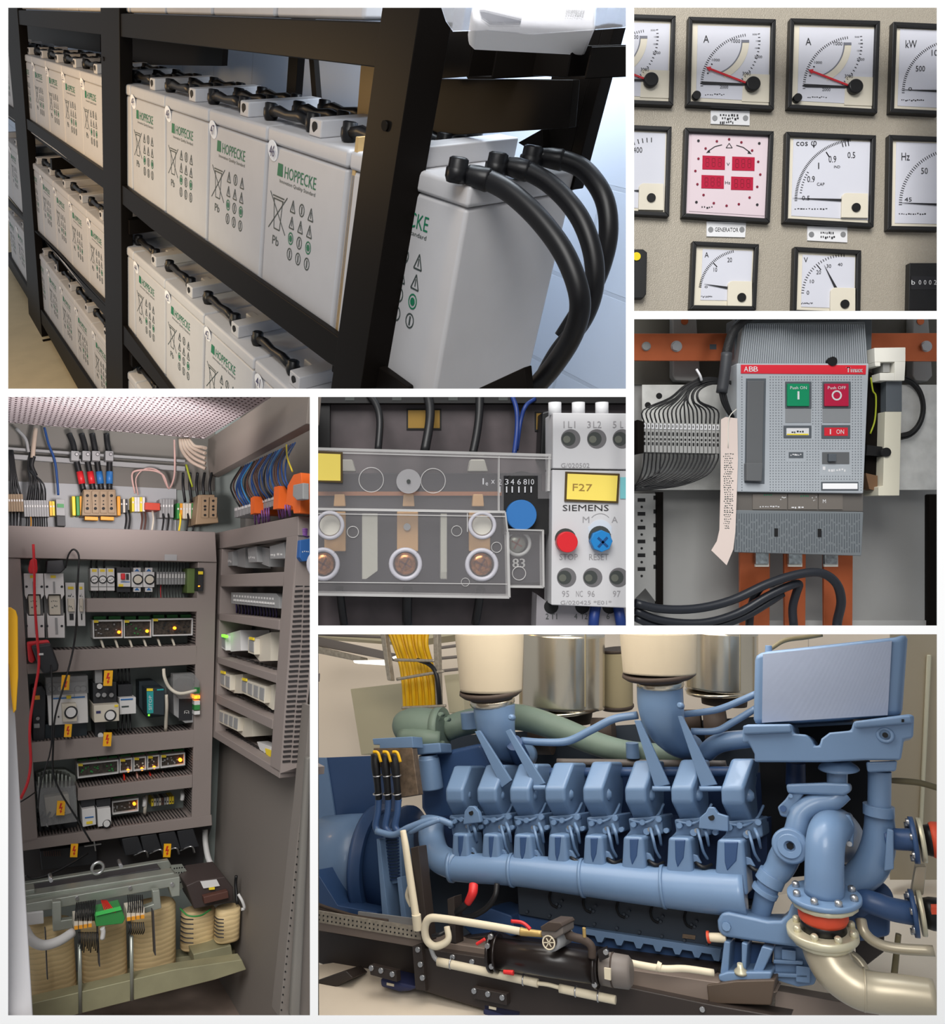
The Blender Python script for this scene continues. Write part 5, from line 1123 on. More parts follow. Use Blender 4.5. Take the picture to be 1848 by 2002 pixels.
for k in range(9):
    x = 296 + k * 5; t = dev('terminal', f'small coloured terminal in the lowest device row, {ordn[k]} from the left', 'terminal', [(x, 1562 - k * .6), (x + 4.4, 1561.5 - k * .6), (x + 4.4, 1576 - k * .6), (x, 1577 - k * .6)], .05, ('tag_yellow', 'dev_cream', 'dev_grey', 'dev_cream', 'wire_brown', 'dev_grey', 'dev_cream', 'tag_yellow', 'tag_yellow')[k], group='coloured terminals in the lowest row'); sub(t, 'screw_slot', cq(x + 1.2, 1566, x + 3, 1569), .052, .05, 'dev_dark')
for x, y in ((282, 1560), (356, 1548)):
    t = thing('white_sleeve', 'white cylindrical sleeve ' + ('left' if x < 300 else 'right') + ' of the small coloured terminals', 'sleeve', CB.w(x, y + 20, .05)); m = MB(); m.wire(CB, [(x, y, .05), (x + 1, y + 8, .07), (x, y + 16, .07)], 4, 10); m.build('tube', 'dev_white', t)
wires([(283, 1590, .06), (284, 1575, .07), (286, 1556, .05)], 3.5, 'dev_cream', 'cream cable rising between board module and terminals', None, 'cable')
# ---- upper terminals and cables
t = dev('terminal_block', 'brown four pole terminal block under the red and blue sleeves', 'terminal block', [(163, 957), (226, 957), (229, 1008), (160, 1008)], .1, 'term_brown', body='housing', bev=.002)
for k in range(4):
    x = 171 + k * 15.7; sub(t, 'pole_face', cq(x - 6.5, 960, x + 6.5, 1003), .106, .1, 'term_brown', bev=.001)
    m = MB()
    for y, r in ((969, 3), (979, 1.3), (986, 1.5), (994, 3)): m.disc(CB, x, y, r, .108, .106, 10)
    m.build('screw_holes', 'hole_black', t)
for x0 in (166, 197): sub(t, 'orange_key', cq(x0, 1010, x0 + 26, 1017), .1, .07, 'term_orange', bev=.001)
for x0, mm in ((141, 'tag_yellow'), (149, 'conn_green'), (156, 'term_orange'), (229, 'term_orange')): sub(t, 'end_terminal', cq(x0, 970, x0 + 7, 1008), .07, 0, mm, bev=.002)
t = dev('terminal_block', 'brown terminal block at the right end beside the cable loop', 'terminal block', [(388, 967), (420, 967), (428, 1022), (382, 1026)], .12, 'term_brown', bev=.003)
for k in range(2): sub(t, 'pole_face', cq(394 + k * 16, 972, 408 + k * 16, 1012), .126, .12, 'term_brown')
for k in range(2):
    m = MB()
    for y in (979, 990, 996, 1007): m.disc(CB, 401 + k * 16, y, 2.4, .128, .126, 8)
    m.build('screw_holes', 'hole_black', t)
def tstrip(x0, x1, y0, y1, n, cols, label, grp, h=.06):
    for k in range(n):
        a = x0 + (x1 - x0) * k / n; w = (x1 - x0) / n
        t = dev('terminal', f'{label}, {ordn[k] if k < 15 else "last"} from the left', 'terminal', cq(a, y0, a + w * .88, y1), h, cols[k % len(cols)], group=grp, bev=0); sub(t, 'marker', cq(a + w * .2, y0 + (y1 - y0) * .3, a + w * .7, y0 + (y1 - y0) * .42), h + .002, h, 'dev_white')
tstrip(16, 46, 966, 1000, 6, ['term_brown'], 'tan terminal at the far left under the roof', 'tan terminals at the far left'); tstrip(47, 96, 978, 1010, 10, ['dev_grey'], 'grey terminal under the black wire tangle', 'grey terminals under the wire tangle')
tstrip(97, 108, 980, 1008, 2, ['sign_yellow', 'tag_yellow'], 'yellow terminal beside the grey terminals', 'yellow terminals'); tstrip(236, 250, 976, 1002, 3, ['dev_dark', 'dev_cream'], 'dark terminal right of the brown block', 'dark terminals')
tstrip(258, 284, 972, 1000, 5, ['tag_yellow', 'dev_white', 'dev_white'], 'white terminal left of the red relay', 'white terminals'); tstrip(312, 340, 976, 1012, 5, ['dev_grey'], 'grey terminal right of the red relay', 'grey terminals by the red relay'); tstrip(346, 386, 984, 1014, 7, ['conn_green', 'term_orange', 'dev_cream', 'dev_cream', 'dev_cream', 'conn_green', 'term_orange'], 'coloured terminal left of the right brown block', 'coloured terminals at the upper right')
dev('plug_relay', 'small red relay in the upper terminal row', 'relay', cq(284, 983, 313, 997), .08, mat('relay_red', (190, 62, 40), .5)); t = dev('small_transducer', 'small grey and green device on the upper rail', 'device', cq(110, 976, 127, 1008), .08, 'dev_grey'); sub(t, 'green_plug', cq(112, 985, 125, 992), .085, .08, 'conn_green'); sub(t, 'lower_clip', cq(112, 1006, 128, 1028), .06, 0, 'dev_dark')
for k, (x, xb, mm) in enumerate(((147, 164, 'lead_red'), (169, 183, 'lead_red'), (188, 199, 'knob_blue'), (214, 214, 'knob_blue'))):
    t = thing('feeder_cable', f'black feeder cable with {"red" if k < 2 else "blue"} sleeve, {["far left", "second from the left", "second from the right", "far right"][k]} of four', 'cable', CB.w(xb, 956, .05), 'four feeder cables')
    m = MB(); m.wire(CB, [(x - 12 + k * 2, 848, .05), (x - 4, 868, .055), (x, 890, .06), (x + (xb - x) * .35, 915, .06), (xb, 962, .06)], 5.6, 10); m.build('jacket', 'wire_black', t)
    m = MB(); m.wire(CB, [(x + (xb - x) * .5, 922, .061), (x + (xb - x) * .8, 946, .061)], 6.4, 10); m.build('colour_sleeve', mm, t)
    sub(t, 'clamp', [(x - 8, 881), (x + 8, 882), (x + 8, 901), (x - 8, 900)], .09, .05, 'dev_grey', bev=.002); knob(t, x + 3, 888, 3, .09, 'steel', nm='clamp_screw', th=.003)
rr = random.Random(4)
for k in range(9): wires([(62 + rr.uniform(-4, 4), 880, .05), (60 + rr.uniform(-6, 6), 915, .06), (58 + k * 3.4, 945 + rr.uniform(-8, 8), .08), (52 + k * 4.6, 985, .05)], 1.6, 'wire_black', 'thin black wire in the tangle above the grey terminals', 'wire tangle above the grey terminals')
for k in range(10): wires([(50 + k * 4.6, 1005, .05), (52 + k * 4.4, 1018, .06), (51 + k * 4.6, 1036, .08)], 1.2, 'wire_black' if k != 2 else 'term_orange', 'thin wire below the grey terminals', 'wires below the grey terminals')
for k in range(4): wires([(18 + k * 2, 880, .05), (22 + k * 3, 930, .06), (20 + k * 7, 972, .05)], 2.2, 'wire_black', 'black wire at the far left dropping to the tan terminals', 'wires at the far left'); wires([(20 + k * 7, 998, .05), (21 + k * 6, 1036, .07)], 2, 'wire_black', 'black wire below the tan terminals', 'wires below the tan terminals')
wires([(32, 838, .05), (50, 858, .06), (56, 884, .06)], 3, 'dev_grey', 'grey cable bending in at the upper left', None, 'cable'); wires([(70, 838, .05), (66, 870, .06), (64, 895, .06)], 4.5, 'hose_cream', 'pale thick cable above the wire tangle', None, 'cable'); wires([(66, 892, .06), (62, 910, .06), (70, 930, .06)], 4.4, 'wire_black', 'black cable sheath entering the wire tangle', None, 'cable')
wires([(87, 836, .05), (95, 868, .06), (107, 900, .06), (112, 940, .06), (114, 968, .06)], 2.4, 'cable_blue', 'blue wire dropping left of the feeder cables', None)
wires([(264, 965, .06), (258, 930, .07), (268, 920, .08), (300, 920, .08), (320, 930, .08), (330, 955, .07), (340, 935, .06), (342, 905, .06), (341, 860, .05)], 2.0, 'wire_pink', 'pink wire pair looping over the red relay', None, 'wire'); wires([(270, 968, .06), (266, 935, .07), (285, 916, .08), (312, 922, .08), (326, 950, .07)], 1.3, 'wire_pink', 'thin pink wire inside the larger pink loop', None, 'wire')
for k in range(5): wires([(352 + k * 4, 858, .1), (356 + k * 6, 880 - k * 2, .13), (374 + k * 5, 902 - k * 7, .15), (402, 916 - k * 10, .17)], 3.6, 'hose_cream', f'cream hose curving behind the slanted duct, {ordn[k]} from outside', 'cream hoses at the upper right', 'hose')
wires([(364, 908, .1), (370, 930, .1), (376, 952, .1)], 2.2, 'wire_green', 'short yellow wire under the cream hoses', None)
for k in range(5): wires([(358 + k * 14, 925, .08), (358 + k * 13, 950, .1), (362 + k * 13, 982, .09)], 3.0, 'wire_black', 'black cable dropping to the upper right terminals', 'black cables at the upper right', 'cable')
for k, (x, mm) in enumerate(((245, 'wire_black'), (252, 'wire_black'), (276, 'wire_brown'), (283, 'wire_brown'), (298, 'dev_cream'), (318, 'wire_black'), (328, 'wire_black'), (351, 'tag_yellow'), (366, 'wire_black'), (378, 'wire_black'))): wires([(x, 998, .05), (x + 2, 1016, .07), (x - 1, 1038, .08)], 2, mm, 'short wire dropping from the right upper terminals into the duct', 'short wires into the top duct')
# ---- side wall frame
SF = thing('wiring_duct_frame', 'grey slotted duct frame on the right side wall of the cabinet', 'wiring duct', CS.w(545, 1520, 0))
def sd(q, h=0, h0=-.11, m_='duct_grey', n='duct'): return MB().slab(CS, q, h, h0).build(n, m_, SF, bev=.0015)
sd([(420, 1042), (583, 1009), (583, 1047), (422, 1074)], 0, -.05); sd([(423, 1074), (434, 1073), (421, 1432), (411, 1424)], .0, -.1)
sd([(430, 1124), (556, 1118), (555, 1146), (430, 1147)]); sd([(425, 1199), (546, 1212), (545, 1232), (424, 1212)]); sd([(423, 1283), (541, 1319), (540, 1336), (423, 1296)]); sd([(420, 1356), (533, 1407), (532, 1426), (420, 1373)]); sd([(412, 1424), (547, 1506), (546, 1522), (411, 1438)])
vc = sd([(560, 1050), (582, 1046), (548, 1512), (528, 1500)], 0, -.055)
pe = MB().slab(CE, [(582, 1012), (614, 1006), (614, 1250), (604, 1354), (583, 1500), (548, 1512)], .001, -.004).build('slotted_side', 'duct_grey', SF)
m = MB(); y = 1105
while y < 1492:
    xl = 582 - (y - 1046) * .073 + 3; xr = min(613, 618 - (y - 1200) * .10); w = (xr - xl - 6) / 2
    for a in (xl, xl + w + 3): m.slab(CE, [(a, y), (a + w, y - 1.2), (a + w, y + 2.8), (a, y + 4)], .003, .0)
    y += 9.8
m.build('slots', 'slot_dark', pe)
m = MB()
for q, n in ((((436, 1274), (540, 1308)), 12), (((432, 1345), (532, 1392)), 14), (((424, 1418), (534, 1484)), 18)):
    for k in range(n):
        x = q[0][0] + (q[1][0] - q[0][0]) * k / n; y = q[0][1] + (q[1][1] - q[0][1]) * k / n; m.slab(CS, [(x + 8, y + 2), (x + 11, y + 3.5), (x + 13, y + 6), (x + 10, y + 5)], -.03, -.04)
m.build('floor_slots', 'slot_dark', SF)
for r_, (ya, yb) in enumerate(((1076, 1122), (1150, 1198), (1214, 1282), (1298, 1354), (1375, 1425))):
    m = MB(); y = ya + 3
    while y < yb: m.slab(CS, [(434, y), (441, y + .5), (441, y + 3), (434, y + 2.6)], -.055, -.06); y += 6.5
    m.build('inner_slots', 'slot_dark', SF)
sl = thing('slanted_duct', 'large grey duct slanting down from the roof at the upper right', 'duct', CS.w(409, 932, 0)); MB().slab(CS, [(400, 863), (541, 770), (604, 770), (599, 829), (409, 932)], .03, .0).build('cover', 'slant_duct', sl, bev=.002)
def sdev(name, label, cat, q, m_='dev_grey', h1=-.02, h0=-.11, group=None): return dev(name, label, cat, q, h1, m_, h0, CS, group)
for k, (q, side) in enumerate((([(441, 1080), (455, 1078), (455, 1106), (442, 1107)], [(455, 1078), (480, 1070), (480, 1110), (455, 1106)]), ([(484, 1072), (502, 1068), (503, 1099), (486, 1100)], [(502, 1068), (527, 1072), (526, 1108), (503, 1099)]), ([(527, 1068), (556, 1060), (556, 1092), (528, 1093)], None))):
    t = sdev('interface_relay', f'grey relay in the top cell of the side frame, {["left", "middle", "right"][k]} of three', 'relay', q, group='grey relays in the top side cell'); 
    if side: sub(t, 'side_face', side, -.035, -.11, 'dev_grey', CS)
    m = MB(); dashes(m, CS, q[0][0] + 2, (q[0][1] + q[3][1]) / 2, q[1][0] - 2, (q[0][1] + q[3][1]) / 2 + 3, -.02, 4, 4, k); m.build('marks', 'dev_white', t)
t = sdev('terminal_unit', 'long grey multi terminal unit in the second side cell', 'terminal unit', [(452, 1158), (540, 1160), (546, 1168), (546, 1190), (452, 1180)])
m = MB()
for k in range(15): x = 456 + k * 5.4; m.slab(CS, [(x, 1163 + k * .4), (x + 2.4, 1163 + k * .4), (x + 2.4, 1167 + k * .4), (x, 1167 + k * .4)], -.019, -.02); m.slab(CS, [(x, 1171 + k * .5), (x + 3.4, 1171 + k * .5), (x + 3.4, 1175 + k * .5), (x, 1175 + k * .5)], -.018, -.02)
m.build('marks', 'dev_white', t)
for k in range(14): m = MB(); m.wire(CS, [(462 + k * 6, 1182 + k * .6, -.05), (463 + k * 6, 1194 + k * .6, -.05), (462 + k * 6, 1206 + k, -.06)], 2, 5); m.build('wire', mat('wire_indigo', (66, 56, 96), .5), label='dark purple wire below the multi terminal unit', cat='wire', group='dark purple wires on the side wall')
def srelay(q_front, q_side, lab, grp, n=1, mt='dev_cream', tag_=True):
    t = sdev('coupling_relay', lab, 'relay', q_front, mt, group=grp, h1=-.01); sub(t, 'side_face', q_side, -.025, -.11, mt, CS)
    (x0, y0), (x1, y1), (x2, y2), (x3, y3) = q_front
    for k in range(n):
        u0, u1 = (k + .15) / n, (k + .85) / n; A = lambda u, v: ((x0 + (x1 - x0) * u) * (1 - v) + (x3 + (x2 - x3) * u) * v, (y0 + (y1 - y0) * u) * (1 - v) + (y3 + (y2 - y3) * u) * v)
        sub(t, 'module_window', [A(u0, .15), A(u1, .15), A(u1, .85), A(u0, .85)], -.008, -.01, 'dev_grey', CS)
    if tag_: sub(t, 'identification_tag', [(x0 + 2, y0 - 1), (x0 + 10, y0 + 1), (x0 + 10, y0 + 6), (x0 + 2, y0 + 4)], -.006, -.01, 'tag_yellow', CS)
srelay([(432, 1240), (441, 1243), (441, 1272), (432, 1266)], [(441, 1240), (470, 1232), (471, 1272), (452, 1274), (441, 1266)], 'white relay with a glowing green lamp in the third side cell', None, 1, 'dev_white', False)
srelay([(485, 1246), (497, 1249), (497, 1280), (485, 1276)], [(497, 1248), (530, 1236), (529, 1292), (508, 1293), (497, 1280)], 'cream relay with yellow tag in the third side cell', None, 1)
t = thing('green_lamp', 'bright green lamp on the white relay of the side wall', 'lamp', CS.w(437, 1246, -.005)); MB().slab(CS, [(433, 1240), (441, 1242), (441, 1247), (433, 1245)], -.002, -.01).build('lens', 'led_green', t)
srelay([(429, 1312), (450, 1320), (449, 1350), (430, 1340)], [(450, 1320), (475, 1318), (474, 1356), (458, 1355), (449, 1350)], 'pair of cream relays at the left of the fourth side cell', 'cream relays on the side wall', 2)
srelay([(471, 1326), (518, 1342), (516, 1375), (471, 1354)], [(518, 1342), (536, 1338), (533, 1388), (516, 1375)], 'group of four cream relays in the fourth side cell', 'cream relays on the side wall', 4)
srelay([(428, 1387), (466, 1402), (464, 1430), (427, 1412)], [(466, 1402), (495, 1404), (493, 1440), (478, 1441), (464, 1430)], 'group of four cream relays in the bottom side cell', 'cream relays on the side wall', 4, tag_=False)
t = sdev('leaflet', 'white and yellow item lying in the bottom side cell', 'paper', [(502, 1450), (530, 1460), (528, 1480), (508, 1466)], 'dev_white', -.03, -.06); sub(t, 'yellow_edge', [(518, 1463), (530, 1467), (528, 1480), (520, 1474)], -.028, -.03, 'tag_yellow', CS)
# terminal row with orange partitions
for k in range(16):
    x = 458 + k * 6.5; y = 992 - k * 1.95; t = sdev('terminal', f'light terminal under the blue wires on the side wall, {ordn[k] if k < 15 else "sixteenth"} from the left', 'terminal', [(x, y), (x + 5.6, y - 1.7), (x + 5.8, y + 19), (x + .2, y + 20)], 'dev_grey', -.03, -.1, 'terminals under the blue wires'); sub(t, 'marker', [(x + .6, y + 2), (x + 5, y + .8), (x + 5, y + 6), (x + .6, y + 7)], -.028, -.03, 'dev_white', CS)
for q, lab in (([(490, 974), (497, 970), (498, 1003), (490, 1006)], 'left small orange partition plate'), ([(536, 952), (546, 950), (544, 994), (534, 996)], 'middle orange partition plate')): MB().slab(CS, q, -.005, -.09).build('partition_plate', 'orange_plate', label=lab + ' in the side terminal row', cat='plate', group='orange partition plates')
t = thing('end_plate', 'large orange end plate with a grey bracket on the side terminal row', 'plate', CS.w(578, 1004, -.02)); MB().slab(CS, [(562, 950), (574, 928), (588, 924), (590, 940), (586, 1003), (574, 1004), (572, 990), (559, 986)], .01, -.06).build('orange_body', 'orange_plate', t, bev=.001); sub(t, 'grey_bracket', [(573, 948), (592, 944), (592, 976), (580, 978), (572, 970)], .025, .01, 'dev_grey', CS, .002)
cols = ['cable_blue', 'wire_cyan', 'cable_blue', 'wire_brown', 'cable_blue', 'wire_black']; rr = random.Random(21)
for k in range(26):
    x = 458 + k * 4.2; yb = 996 - k * 1.25; top = 925 - k * 1.9
    wires([(x + 14, top - 12, -.06), (x - 4 + rr.uniform(-3, 3), top + 22, -.02), (x - 2 + rr.uniform(-3, 3), yb - 26, -.01), (x + 12, yb - 4, -.03)], 1.7, rr.choice(cols), 'thin blue or brown wire hanging in an arc over the side terminals', 'blue and brown wire arcs', pl=CS)
wires([(560, 870, -.05), (562, 895, -.02), (572, 922, -.02)], 1.7, 'tag_yellow', 'thin yellow wire at the right end of the blue wires', None, pl=CS)
for k in range(16):
    x = 500 + k * 4.6; y = 1000 - k * 1.2
    if 532 < x < 546: continue
    wires([(x, y - 8, -.05), (x - 2, y + 6, -.02), (x + rr.uniform(-2, 2), y + 26, -.03)], 1.6, 'wire_purple', 'thin purple wire dropping from the side terminals into the duct', 'purple wires', pl=CS)
t = thing('blue_relay', 'blue relay at the right edge on the side wall', 'relay', CE.w(596, 1098, .02)); MB().slab(CE, [(587, 1056), (612, 1052), (612, 1096), (592, 1098), (586, 1090)], .03, .0).build('housing', 'blue_dev', t, bev=.002); m = MB(); dashes(m, CE, 591, 1076, 606, 1078, .03, 4, 2, 1); m.build('marks', 'dev_white', t)
for k in range(5): wires([(583, 1040 + k * 2, .0), (596, 1034 + k * 3, .02), (612, 1040 + k * 4, .0)], 1.8, 'wire_purple', 'purple wire at the right edge above the blue relay', 'purple wires at the right edge', pl=CE)
# near post of the side wall
t = thing('door_post', 'perforated grey upright at the right edge of the cabinet', 'post', CE.w(580, 1990, .05)); MB().slab(CE, [(606, 1380), (614, 1380), (614, 1992), (546, 1992), (582, 1640), (590, 1570)], .05, .0).build('profile', 'side_wall', t, bev=.001); sub(t, 'rounded_edge', [(600, 1480), (610, 1480), (588, 1992), (568, 1992), (592, 1600)], .07, .05, 'cab_upper', CE, .006)
m = MB(); 
for k in range(34): y = 1480 + k * 15; x = 601 - (y - 1480) * .104; m.disc(CE, x + 1, y, 1.5, .0515, .05, 6)
m.build('holes', 'hole_black', t)
# ---- lower part: switch, transformers
SW = thing('main_switch', 'black switch assembly between the lowest duct and the transformers', 'switch', CB.w(300, 1700, 0))
sub(SW, 'dark_plate', [(44, 1664), (414, 1614), (400, 1660), (395, 1710), (44, 1760)], .01, 0, 'core_dark'); 
for k in range(4): sub(SW, 'pole_cover', [(238 + k * 36, 1640 - k * 5), (270 + k * 36, 1634 - k * 5), (282 + k * 36, 1668 - k * 4), (246 + k * 36, 1674 - k * 4)], .11, .01, 'dev_dark', bev=.003)
for k in range(4):
    m = MB(); m.wire(CB, [(262 + k * 30, 1672 - k * 3, .1), (284 + k * 30, 1664 - k * 3, .12), (290 + k * 30, 1676 - k * 3, .11)], 1.8, 6); m.build('steel_link', 'steel', SW)
sub(SW, 'left_box', [(78, 1664), (190, 1650), (190, 1690), (82, 1702)], .06, .01, 'dev_dark', bev=.002); m = MB()
for k in range(8): line(m, CB, (86 + k * 4.4, 1664), (87 + k * 4.4, 1674), 1.2, .0625, .06)
m.build('coil_spring', 'wire_brown', SW); m = MB(); line(m, CB, (165, 1655), (198, 1650), 2.5, .07, .06); line(m, CB, (184, 1644), (187, 1664), 2.5, .072, .06); m.build('steel_cross', 'steel', SW)
TP = [Pl(CB.w(200, 1850, .30), D2)]
def Tq(name, q, h1, h0, mt, par, bev=.002): return MB().slab(CB, q, h1, h0).build(name, mt, par, bev=bev)
T = thing('power_transformer', 'large three coil transformer with yellow taped windings', 'transformer', CB.w(200, 1950, .25))
Tq('rear_flange', [(46, 1728), (330, 1682), (336, 1693), (330, 1702), (46, 1748)], .22, .2, 'zinc', T); Tq('core_top', [(64, 1739), (312, 1697), (324, 1714), (66, 1764)], .26, .22, 'core_dark', T); Tq('front_flange', [(48, 1768), (352, 1714), (352, 1752), (336, 1754), (330, 1735), (48, 1788)], .34, .31, 'zinc', T); Tq('flange_top', [(48, 1752), (340, 1706), (352, 1718), (48, 1772)], .31, .27, 'zinc', T)
Tq('end_sleeve', [(48, 1742), (68, 1738), (70, 1766), (48, 1770)], .3, .26, 'zinc', T)
def coil(cx, y0, y1, rx, h, par, mt='coil_tape', tilt=0, name='winding', depth=.62):
    """a taped winding: rounded column standing upright"""
    a = CB.w(cx, y1, h); b = CB.w(cx + (cx - 290) / (y1 - 5100) * (y0 - y1), y0, h); ax = (b - a); L_ = ax.length; ax.normalize(); ex_ = DS; ez = ax.cross(ex_).normalized(); R = rx * a.y / F; V = []; n = 26
    prof = [(0, .8), (.02, .93), (.06, 1), (.94, 1), (.98, .93), (1, .8)]
    for u, s_ in prof:
        for k in range(n):
            t_ = 2 * PI * k / n; c_, sn = math.cos(t_), math.sin(t_); e = .75
            V.append(a + ax * (u * L_) + ex_ * (R * s_ * math.copysign(abs(c_) ** e, c_)) + ez * (R * depth * s_ * math.copysign(abs(sn) ** e, sn)))
    m = MB(); m.add(V, [(i * n + k, i * n + (k + 1) % n, (i + 1) * n + (k + 1) % n, (i + 1) * n + k) for i in range(len(prof) - 1) for k in range(n)], True); m.f.append(tuple(range(n - 1, -1, -1))); m.sm.append(False); m.f.append(tuple(range((len(prof) - 1) * n, len(prof) * n))); m.sm.append(False)
    o = m.build(name, mt, par); return o
for cx, y0, y1, rx in ((103, 1800, 1940, 44), (205, 1790, 1915, 42), (300, 1762, 1893, 42)):
    o = coil(cx, y0, y1, rx, .27, T); m = MB(); xx = cx - 8
    x1 = cx - 12 if cx < 250 else cx + 2; line(m, CB, (x1 - 2, y0 + 20), (x1 + 2, y1 - 25), 2.2, .405, .38); m.build('tape_seam', 'core_dark', o)
for x, y0, y1 in ((156, 1845, 1980), (257, 1830, 1955)): m = MB(); m.cyl(CB.w(x, y0, .4), CB.w(x + 1, y1, .4), .0045, 10); m.build('tie_rod', 'zinc', T)
Tq('bracket', [(102, 1764), (120, 1762), (120, 1800), (143, 1797), (143, 1815), (104, 1822)], .37, .35, 'zinc', T); Tq('bracket', [(298, 1742), (312, 1740), (316, 1776), (284, 1786), (282, 1774), (300, 1768)], .37, .35, 'zinc', T)
Tq('label', [(50, 1786), (85, 1782), (86, 1806), (52, 1810)], .35, .34, 'dev_white', T); Tq('lower_beam', [(62, 1962), (340, 1896), (473, 1876), (482, 1896), (420, 1916), (118, 1992), (62, 1992)], .40, .36, 'olive_steel', T); Tq('lower_beam_top', [(62, 1938), (345, 1872), (470, 1856), (474, 1876), (340, 1895), (62, 1958)], .25, .2, 'olive_steel', T)
m = MB(); c = CB.w(191, 1697, .3); m.torus(c, D2, .0135, .004, 22, 8); m.build('lifting_eye', 'steel', T)
for x, y in ((151, 1757), (255, 1737), (337, 1730), (100, 1722), (237, 1694)): m = MB(); m.disc(CB, x, y, 3.6, .345, .30, 8); m.build('bolt', 'steel', T)
for x0, y0, n, lab in ((145, 1797, 4, 'left'), (248, 1780, 4, 'right')):
    for k in range(n):
        t = thing('terminal', f'cream terminal with orange key, {ordn[k]} in the {lab} group on the transformer', 'terminal', CB.w(x0 + k * 9, y0 + 25, .4), 'terminals on the transformer'); a = x0 + k * 9; y = y0 - k * 1.5; sub(t, 'housing', [(a, y), (a + 8, y - 1.3), (a + 8, y + 20), (a, y + 22)], .41, .36, 'dev_cream', bev=.001); sub(t, 'orange_key', [(a + .5, y + 15), (a + 7.5, y + 14), (a + 7.5, y + 20), (a + .5, y + 21)], .415, .41, 'term_orange')
for k in range(12): x = 148 + k * 3.3; wires([(x + 2, 1765 - k * .5, .38), (x, 1782, .41), (x - 1, 1800, .41)], 1.3, 'wire_black', 'thin black wire above the left terminals on the transformer', 'black wires on the transformer'); wires([(x + 6, 1822, .41), (x + 7, 1840, .42), (x + 6, 1850 + (k % 4) * 4, .41)], 1.3, 'wire_black', 'thin black wire hanging below the left terminals on the transformer', 'hanging wires on the transformer')
for k in range(8): x = 250 + k * 4; wires([(x, 1750, .38), (x + 1, 1768, .41), (x, 1784, .41)], 1.2, 'wire_black', 'thin black wire above the right terminals on the transformer', 'wires above the right terminals'); wires([(x + 2, 1803, .41), (x + 4, 1818, .42), (x + 1, 1826, .41)], 1.3, 'wire_black', 'thin black wire looping below the right terminals on the transformer', 'wire loops below the right terminals')
t = thing('plug_connector', 'green plug connector with red wires on the transformer', 'connector', CB.w(215, 1812, .4)); sub(t, 'housing', [(185, 1789), (238, 1776), (245, 1796), (240, 1806), (188, 1812)], .42, .36, 'conn_green', bev=.002); sub(t, 'contact_row', [(187, 1785), (236, 1773), (238, 1779), (188, 1791)], .425, .42, mat('green_light', (70, 190, 90), .5))
for k in range(6): wires([(198 + k * 2, 1760, .38), (202 + k * 3, 1772, .41), (206 + k * 4, 1784, .42)], 1.0, 'bolt_red', 'thin red wire above the green plug', 'red wires above the green plug')
wires([(50, 1818, .36), (62, 1838, .42), (85, 1848, .43), (115, 1840, .43), (142, 1823, .41)], 9, 'hose_white', 'thick white hose across the left winding', None, 'hose', n=12, name='hose'); wires([(200, 1814, .42), (202, 1822, .42), (200, 1836, .42)], 5, 'hose_white', 'white tag hanging from the green plug', None, 'tag', name='tag')
# small transformer
T = thing('small_transformer', 'smaller two coil transformer with brown terminals right of the big one', 'transformer', CB.w(410, 1890, .25))
coil(386, 1775, 1852, 33, .25, T); coil(443, 1772, 1838, 24, .30, T, depth=.8)
for cx, y0, y1, w, dh in ((386, 1790, 1845, 33, 0), (443, 1790, 1832, 24, .05)):
    for k in range(6):
        y = y0 + (y1 - y0) * k / 6; m = MB(); m.wire(CB, [(cx - w * .98, y + 2, .26 + dh), (cx - w * .7, y + 7, .31 + dh), (cx - w * .25, y + 8, .335 + dh)], 1.2, 5, 3); m.build('cord', 'core_dark', T)
Tq('dark_cap', [(364, 1732), (386, 1722), (440, 1714), (456, 1735), (456, 1762), (380, 1778)], .33, .2, mat('cap_brown', (62, 52, 50), .5), T, .003); Tq('type_label', [(392, 1724), (424, 1720), (430, 1732), (398, 1737)], .334, .33, 'dev_white', T, 0); Tq('identification_tag', [(409, 1736), (420, 1735), (420, 1739), (409, 1740)], .336, .33, 'tag_yellow', T, 0); Tq('brown_terminal', [(398, 1754), (446, 1742), (448, 1756), (400, 1768)], .35, .33, 'wire_brown', T)
Tq('base', [(378, 1866), (452, 1848), (456, 1872), (382, 1892)], .33, .2, 'olive_steel', T); Tq('base_top', [(372, 1852), (448, 1836), (452, 1850), (378, 1868)], .28, .2, 'olive_steel', T)
m = MB(); m.wire(CB, [(462, 1712, .3), (461, 1730, .3), (464, 1768, .32)], 3, 8); m.build('black_post', 'wire_black', T); m = MB(); m.wire(CB, [(352, 1776, .31), (368, 1790, .34), (392, 1790, .345), (412, 1778, .32)], 1.6, 6); m.build('earth_wire', 'conn_green', T)
t = thing('perforated_bracket', 'perforated steel bracket between the two transformers', 'bracket', CB.w(352, 1735, .2)); sub(t, 'sheet', [(334, 1692), (356, 1690), (378, 1720), (352, 1740), (342, 1730)], .24, .235, 'zinc'); m = MB()
for i in range(5):
    for j in range(4): m.disc(CB, 341 + i * 5 + j * 4, 1698 + j * 9 - i * .6, 1.6, .2405, .24, 6)
m.build('holes', 'hole_black', t)
wires([(401, 1622, .05), (402, 1650, .06), (410, 1685, .1), (432, 1715, .12)], 5.5, 'hose_white', 'pale hose dropping behind the small transformer', None, 'hose', n=10, name='hose'); wires([(466, 1748, .36), (474, 1762, .37), (478, 1776, .37), (472, 1778, .37)], 3, 'hose_white', 'white cable end right of the small transformer', None, 'cable')
t = thing('floor_rail', 'pale aluminium floor rail leading to the lower right', 'rail', FLP.w(500, 1950)); 
